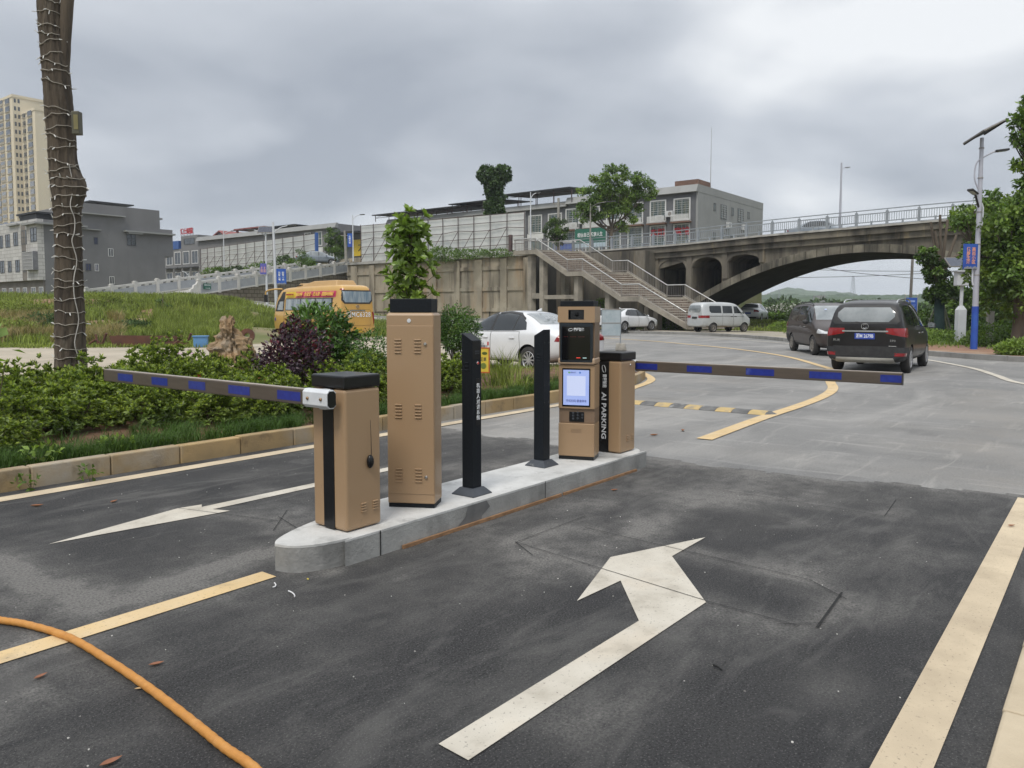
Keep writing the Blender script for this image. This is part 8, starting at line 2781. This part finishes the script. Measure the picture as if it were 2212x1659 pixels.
def hill(label, cx, cy, rx, ry, h, m, N=150):
    a, b = np.meshgrid(np.linspace(-1, 1, N), np.linspace(-1, 1, N), indexing='ij')
    d = np.maximum(0, 1 - a * a - b * b)
    z = h * d ** 1.1 * (1 + .20 * np.sin(a * 7 + cx) * np.cos(b * 5) + .05 * np.sin(a * 31) * np.sin(b * 27 + a * 9)) - .6
    z = z + (rs.rand(N, N) ** 2) * np.minimum(1, d * 6) * rx * .009
    V = np.stack([cx + a * rx, cy + b * ry, z], 2).reshape(-1, 3)
    I = np.arange(N * N).reshape(N, N)
    F = np.stack([I[:-1, :-1].ravel(), I[1:, :-1].ravel(), I[1:, 1:].ravel(), I[:-1, 1:].ravel()], 1)
    return tag(np_obj('hill', V, F, m), kind='structure')
M_hill = mat('wooded_hill', (.075, .115, .055), (.045, .075, .04), .06, 8, rough=1.0, bump=1.0, bscale=.12, layers=(((.09, .13, .06), .012, .5, .7, .6, None),))
hill('', 420, 760, 420, 160, 15, M_hill)
hill('', 300, 560, 230, 90, 9.5, M_hill)
hill('', 475, 1250, 130, 150, 33, M_hill)
g = A(1795, 655, 260)
hs = thing('far_house', 'small grey house with a rooftop tower among the distant woods', 'building', (g.x, g.y, 0))
mb = MB(); mb.box(-5, 9, 0, 8, 0, g.z + .2); mb.box(-4, -1.5, 1, 5, g.z + .2, g.z + 2.6); mb.build('wall', M_grey_l, hs)

# --- right verge
l_ = G(2028, 742); l_ = (l_.x, l_.y, .1); d = l_[1]
pol = tree('pollarded_tree', 'pollarded young tree propped with poles, its trunk wrapped in dark netting', l_, [(0, 0, 0), (-.05, 0, 1.6), (.02, 0, 3.1)], .17,
           [pxb(2018, 585, d, .55, l_), pxb(2035, 610, d, .6, l_), pxb(2008, 560, d, .35, l_), pxb(1998, 548, d, .4, l_), pxb(2040, 640, d, .55, l_), pxb(2022, 630, d, .5, l_)], 5200, .15, .10, M_dk, M_tr, 10)
mb = MB(); mb.tube([(0, -.0, .5), (-.04, 0, 1.5), (0, 0, 2.6)], [.22, .21, .19], 10); mb.build('trunk_wrap', mat('dark_netting', (.012, .03, .03), (.02, .045, .045), 5, 4, rough=.9), pol, smooth=60)
mb = MB()
for e in ((-.5, .1, 5.3), (-.15, 0, 5.6), (.25, .1, 5.4), (.55, -.1, 4.7), (1.1, .0, 4.0), (-.35, 0, 4.9)): mb.tube(smooth_path([(.02, 0, 2.9), (e[0] * .35, e[1], 3.6), e], 4), [.10, .09, .085, .08, .075, .07, .06, .06, .05], 7)
mb.build('limb', M_bark, pol, smooth=60)
for px, py in ((1990, 738), (2062, 740), (2050, 728)):
    b = G(px, py); mb = MB(); mb.bar((b.x - l_[0], b.y - l_[1], -.1), (0, 0, 2.1), .035, 7); mb.build('prop_pole', M_cpole, pol)


def big_tree(label, px, d, trunkpx, blobs_px, n, L, m, m2, gr, tr=.22, th=2.6):
    l_ = A(trunkpx, 740, d); l_ = (l_.x, d, .05)
    return tree('verge_tree', label, l_, [(0, 0, 0), (.05, 0, th * .5), (0, .1, th)], tr, [pxb(a, b, d + e, r, l_, None, r * .8) for a, b, e, r in blobs_px], n, L, L * .6, m, m2, 16, gr, inner=.25, spread=.30)


VG = 'trees along the right verge'
big_tree('big broad-crowned verge tree with a reddish trunk at the right edge', 2170, 27, 2195,
         [(2172, 490, 0, .8), (2212, 475, 0, 1.0), (2150, 540, .5, 1.0), (2200, 540, 0, 1.2), (2140, 600, 1, .9), (2190, 610, 0, 1.1), (2240, 560, 0, 1.4), (2150, 640, .5, .8), (2210, 640, 0, 1.0), (2120, 570, 1.5, .7), (2250, 480, 0, 1.4)], 15000, .17, M_tr, M_tr2, VG)
big_tree('verge tree reaching over the bridge end behind the solar lamp', 2080, 36, 2150,
         [(2105, 455, 0, 1.0), (2140, 470, 0, 1.2), (2080, 475, 0, .7), (2160, 500, 0, 1.2), (2125, 500, .5, 1.0), (2180, 540, 0, 1.3), (2170, 600, 0, 1.3), (2150, 440, 0, .8)], 11000, .18, M_tr, M_tr2, VG)
big_tree('near tree whose leafy branches enter at the top of the right edge', 2230, 27, 2300,
         [(2202, 262, 0, 0.35), (2232, 240, 0, 0.51), (2198, 300, 0, 0.27), (2225, 312, 0, 0.40), (2212, 395, 0, 0.27), (2250, 390, 0, 0.64), (2218, 425, 0, 0.32), (2224, 460, 0, 0.35), (2262, 280, 0, 0.72), (2270, 450, 0, 0.80), (2226, 212, 0, 0.25), (2310, 350, 0, 1.27), (2208, 352, 0, 0.32), (2212, 440, 0, 0.41), (2204, 480, 1, 0.48)], 12000, .17, M_tr, M_tr2, VG, .2, 4.5)
big_tree('dark low tree filling in behind the pollarded tree', 2080, 46, 2080,
         [(2060, 640, 0, 1.3), (2100, 625, 0, 1.6), (2130, 660, 0, 1.6), (2070, 680, 0, 1.3), (2110, 690, 0, 1.5), (2030, 690, 0, 1.1), (2160, 690, 0, 1.6)], 9000, .22, M_dk, M_tr, VG, .16, 1.4)
big_tree('dark leafy thicket at the right edge behind the verge', 2190, 33, 2190,
         [(2150, 690, 0, 1.2), (2190, 690, 0, 1.3), (2225, 680, 0, 1.4), (2210, 720, -2, .9)], 7000, .18, M_dk, M_tr, VG, .1, .8)
for i, (px, d, r, h, lab, m) in enumerate(((2150, 29, 1.0, .9, 'leafy bush on the verge right of the solar lamp', M_tr), (2205, 23.5, .7, .5, 'bright bush on the verge at the right edge', M_tr2), (2010, 33, 1.2, .6, 'weedy bush left of the camera pole', M_tr2), (2115, 30.5, .6, .5, 'weedy bush right behind the solar lamp', M_tr2), (1960, 36, 1.3, .7, 'weedy bush behind the black carrier mirror', M_tr), (2050, 34.5, .7, .5, 'weedy bush at the camera pole foot', M_tr))):
    b = A(px, 740, d); bush('verge_bush', lab, 'bush', (b.x, d, .1), [(0, 0, h * .45, r, r * .7, h * .55), (-r * .4, 0, h * .4, r * .6, r * .5, h * .45)], 1600, .12, .055, m, 0, group='bushes on the right verge')
tp_ = A(2137, 740, 30)
mb = MB(); mb.box(-.11, .11, -.08, .08, 0, A(2137, 672, 30).z)
sp2 = thing('stone_post', 'tall grey stone post standing in the greenery right of the solar lamp', 'post', (tp_.x, 30, 0)); mb.build('post', M_cpole, sp2)

# --- grass on the bank, verge and lot edges
def scatter(name, region, n, h, w, m, lean=.5, zf=None, per=1):
    P = []
    while len(P) < n:
        x, y = region()
        if x is None: continue
        P.append((x, y, (zf or ter)(x, y) - .03))
    P = np.array(P)
    V, F = blades(P, h * rs.uniform(.45, 1.15, len(P)), lean, w)
    return tag(np_obj(name, V, F, m), kind='stuff')


def bank(lo, hi, ymin, ymax, keepf=None):
    def f():
        y = math.sqrt(rs.uniform(ymin ** 2, ymax ** 2)); a = rs.uniform(lo, hi); x = a * y
        if keepf and not keepf(x, y, a): return None, None
        return x, y
    return f


SOILC = [(A(px, py, d).x, d, ra, rb * 1.6) for (px, py, d, ra, rb) in ((145, 648, 52, 3.2, 1.8), (390, 672, 47, 2.6, 1.6), (250, 690, 43, 2.0, 1.0), (60, 672, 45, 2.2, 1.1))]


def lush(x, y, a):
    for (sx_, sy_, ra, rb) in SOILC:
        if ((x - sx_) / ra) ** 2 + ((y - sy_) / rb) ** 2 < 1 and rs.rand() < .86: return False
    g = wob(x * .25, y * .3, 1.0) + .5 * wob(x * .9, y * .9)
    s = lerp_tab(ZS, a)
    return y > s - .6 and (a > -.55 or rs.rand() < .55 + .3 * g) and not (g < -.45)


def road_gap(x, y, a):                    # leave the access road clear
    r = lerp_tab([(A(405, 644, 62).x / 62, 59.2), (A(500, 652, 61).x / 61, 58.2), (A(590, 664, 58.5).x / 58.5, 55.5), (A(700, 677, 57).x / 57, 54), (A(830, 694, 56.5).x / 56.5, 53.5)], a)
    return y < r or y > r + 6.2


scatter('bank_grass', bank(-.72, -.29, 33, 62, lambda x, y, a: lush(x, y, a) and road_gap(x, y, a)), 36000, .55, .045, M_gr_l, .45)
scatter('bank_grass', bank(-.46, -.29, 34, 50, lambda x, y, a: lush(x, y, a) and (a < -.335 or y > 47.5)), 22000, .85, .035, M_gr_l, .35)
scatter('dry_grass', bank(-.72, -.50, 32.5, 44, lambda x, y, a: y > lerp_tab(ZS, a) - .5 and wob(x * .3, y * .3 + 5) > -.1), 9000, .85, .03, M_gr_s, .5)
scatter('bank_grass', bank(-.75, -.40, 54, 66, lambda x, y, a: rs.rand() < .6), 9000, .34, .05, M_gr_l, .4)
scatter('verge_grass', bank(-.29, -.04, 43, 61, lambda x, y, a: road_gap(x, y, a)), 12000, .45, .05, M_gr_l, .45)
scatter('verge_grass', bank(-.72, -.2, 30.5, 35.5, lambda x, y, a: y > lerp_tab(ZS, a) - 3.0 - wob(x, y)), 9000, .22, .03, M_gr_l, .5)
def forec(x, y, a):
    u, v = UV(x, y); return u > 51 or (u > 40 and v < 13 and wob(x * .5, y * .5) > .0) or (u > 46.5 and wob(x * .4, y * .4) > .15)
scatter('verge_grass', bank(.02, .46, 42, 68, forec), 14000, .38, .05, M_gr_l, .5)
scatter('verge_grass', bank(.46, .72, 27, 60, lambda x, y, a: UV(x, y)[0] > 33.2 or (UV(x, y)[0] > 31.6 and rs.rand() < .25)), 20000, .42, .045, M_tr2, .5)

SOIL = [(145, 648, 52, 3.2, 1.8), (390, 672, 47, 2.6, 1.6), (250, 690, 43, 2.0, 1.0), (60, 672, 45, 2.2, 1.1)]
for (px, py, d, ra, rb) in SOIL:
    c = A(px, py, d); V_, F_ = [], []
    for i in range(9):
        for j in range(20):
            a = 6.283 * j / 20; e = i / 8 * (1 + .25 * math.sin(3 * a + px) + .15 * math.sin(7 * a))
            x, y = c.x + ra * e * math.cos(a), d + rb * 1.6 * e * math.sin(a)
            V_.append((x, y, ter(x, y) + .03 + .12 * (1 - i / 8) * (.6 + .4 * wob(x * 2, y * 2))))
    F_ = [(i * 20 + j, (i + 1) * 20 + j, (i + 1) * 20 + (j + 1) % 20, i * 20 + (j + 1) % 20) for i in range(8) for j in range(20)]
    tag(np_obj('bare_soil_ground', V_, F_, M_red), kind='structure')

for i, (px, py, d, r, h, lab) in enumerate(((40, 672, 46, 1.7, 1.0, 'dull green bush on the bank near the left picture edge'), (100, 690, 41, 1.3, .9, 'dull green bush on the bank just left of the trunk'), (215, 662, 50, 1.4, .8, 'dull green bush high on the bank right of the trunk'),
                                            (285, 702, 40, 1.0, .6, 'low dull bush on the lower bank behind the trough'), (15, 715, 37, 1.4, 1.0, 'bush at the foot of the bank at the left picture edge'))):
    b = A(px, py, d); bush('bank_bush', lab, 'bush', (b.x, d, ter(b.x, d) - .05), [(0, 0, h * .45, r, r * .7, h * .55), (r * .5, .2, h * .4, r * .6, r * .5, h * .4)], 1700, .17, .06, M_far if i % 2 else M_gr_l, 0, group='bushes on the grassy bank')

def rv():
    u, v = rs.uniform(-3, 9), rs.uniform(-7, .12); p = W(u, v)
    return (p.x, p.y) if v < .1 - max(0, u - 6) * .5 and (wob(u * 1.2, v * 1.2) > -.4) else (None, None)
scatter('verge_grass', rv, 26000, .16, .012, M_gr_l, .6)

# --- odds and ends on the lot
b = A(436, 737, 31.5)
bb_ = thing('blue_cabinet', 'battered light blue metal cabinet lying on the grass behind the boulder', 'cabinet', (b.x, 31.5, .0), R(14))
M_lb = mat('light_blue_paint', (.10, .25, .46), (.085, .21, .40), 2, 4, rough=.5, layers=(((.3, .2, .13), 6, .64, .74, .5, None),))
mb = MB(); mb.box(-.30, .22, -.2, .2, .0, .42); mb.build('cabinet_body', M_lb, bb_, bevel=.01)
mb = MB(); mb.box(-.34, .26, -.24, .24, .421, .46); mb.build('lid', M_lb, bb_)
M_rust = mat('rusty_iron', (.12, .05, .03), (.07, .035, .025), 2, 6, rough=.95)
b = A(320, 738, 32)
tr_ = thing('rusty_trough', 'rusty iron trough on the grass behind the tall azalea', 'trough', (b.x, 32, 0), R(5))
mb = MB(); mb.ext([(-1.25, .02), (1.15, .02), (1.3, .42), (-1.4, .45)], 'y', -.35, -.31); mb.ext([(-1.25, .02), (1.15, .02), (1.3, .42), (-1.4, .45)], 'y', .31, .35); mb.ext([(-1.25, .02), (1.15, .02), (1.15, .06), (-1.25, .06)], 'y', -.309, .309); mb.build('side_plate', M_rust, tr_)
for i, (px, lab) in enumerate(((212, 'rusty bent iron scrap nearest the trunk'), (395, 'rusty iron scrap sticking up between trough and blue cabinet'), (528, 'rusty machine part half hidden by the boulder'))):
    b = A(px, 735, 31.6); mb = MB()
    mb.tube([(-.4, 0, .1), (-.1, 0, .3), (.1, .1, .1), (.35, 0, .55)], .05, 6); mb.tube([(.0, 0, .1), (-.15, .1, .5)], .04, 6)
    if i == 2: mb.lathe([(.12, -.05), (.3, -.05), (.3, .05), (.12, .05), (.12, -.05)], 14, 0, Matrix.Translation((.12, 0, .45)) @ Matrix.Rotation(R(80), 4, 'X'))
    tag(mb.build('scrap_iron', M_rust, None, (b.x, 31.6, 0), smooth=50), lab, 'scrap', 'scrap iron on the lot edge')
b = G(392, 772)
mb = MB()
for i in range(6):
    x = -.6 + i * .22; mb.add([(x, -.08, .02), (x + .2, -.05, .07 if i % 2 else .02), (x + .2, .08, .02), (x, .06, .05)], [(0, 1, 2, 3)])
tag(mb.build('plastic_bag', mat('pink_plastic', (.5, .25, .42), (.42, .2, .36), 5, 3, rough=.4), None, (G(392, 765).x, G(392, 765).y, 0)), 'crumpled pink plastic on the dusty lot right of the trunk', 'litter')

# ------------------------------------------------------------------ the hazy air over the whole place
hz = MB(); hz.box(-1500, 1500, -80, 3300, -4, 100)
hm_ = bpy.data.materials.new('haze_air'); hm_.use_nodes = True
ht = hm_.node_tree; ht.nodes.clear()
ho = nd(ht, 'ShaderNodeOutputMaterial'); hv = nd(ht, 'ShaderNodeVolumePrincipled')
hv.inputs['Color'].default_value = (.86, .92, 1.0, 1); hv.inputs['Density'].default_value = .00035
ht.links.new(hv.outputs[0], ho.inputs['Volume'])
tag(hz.build('haze', hm_, None), kind='stuff')
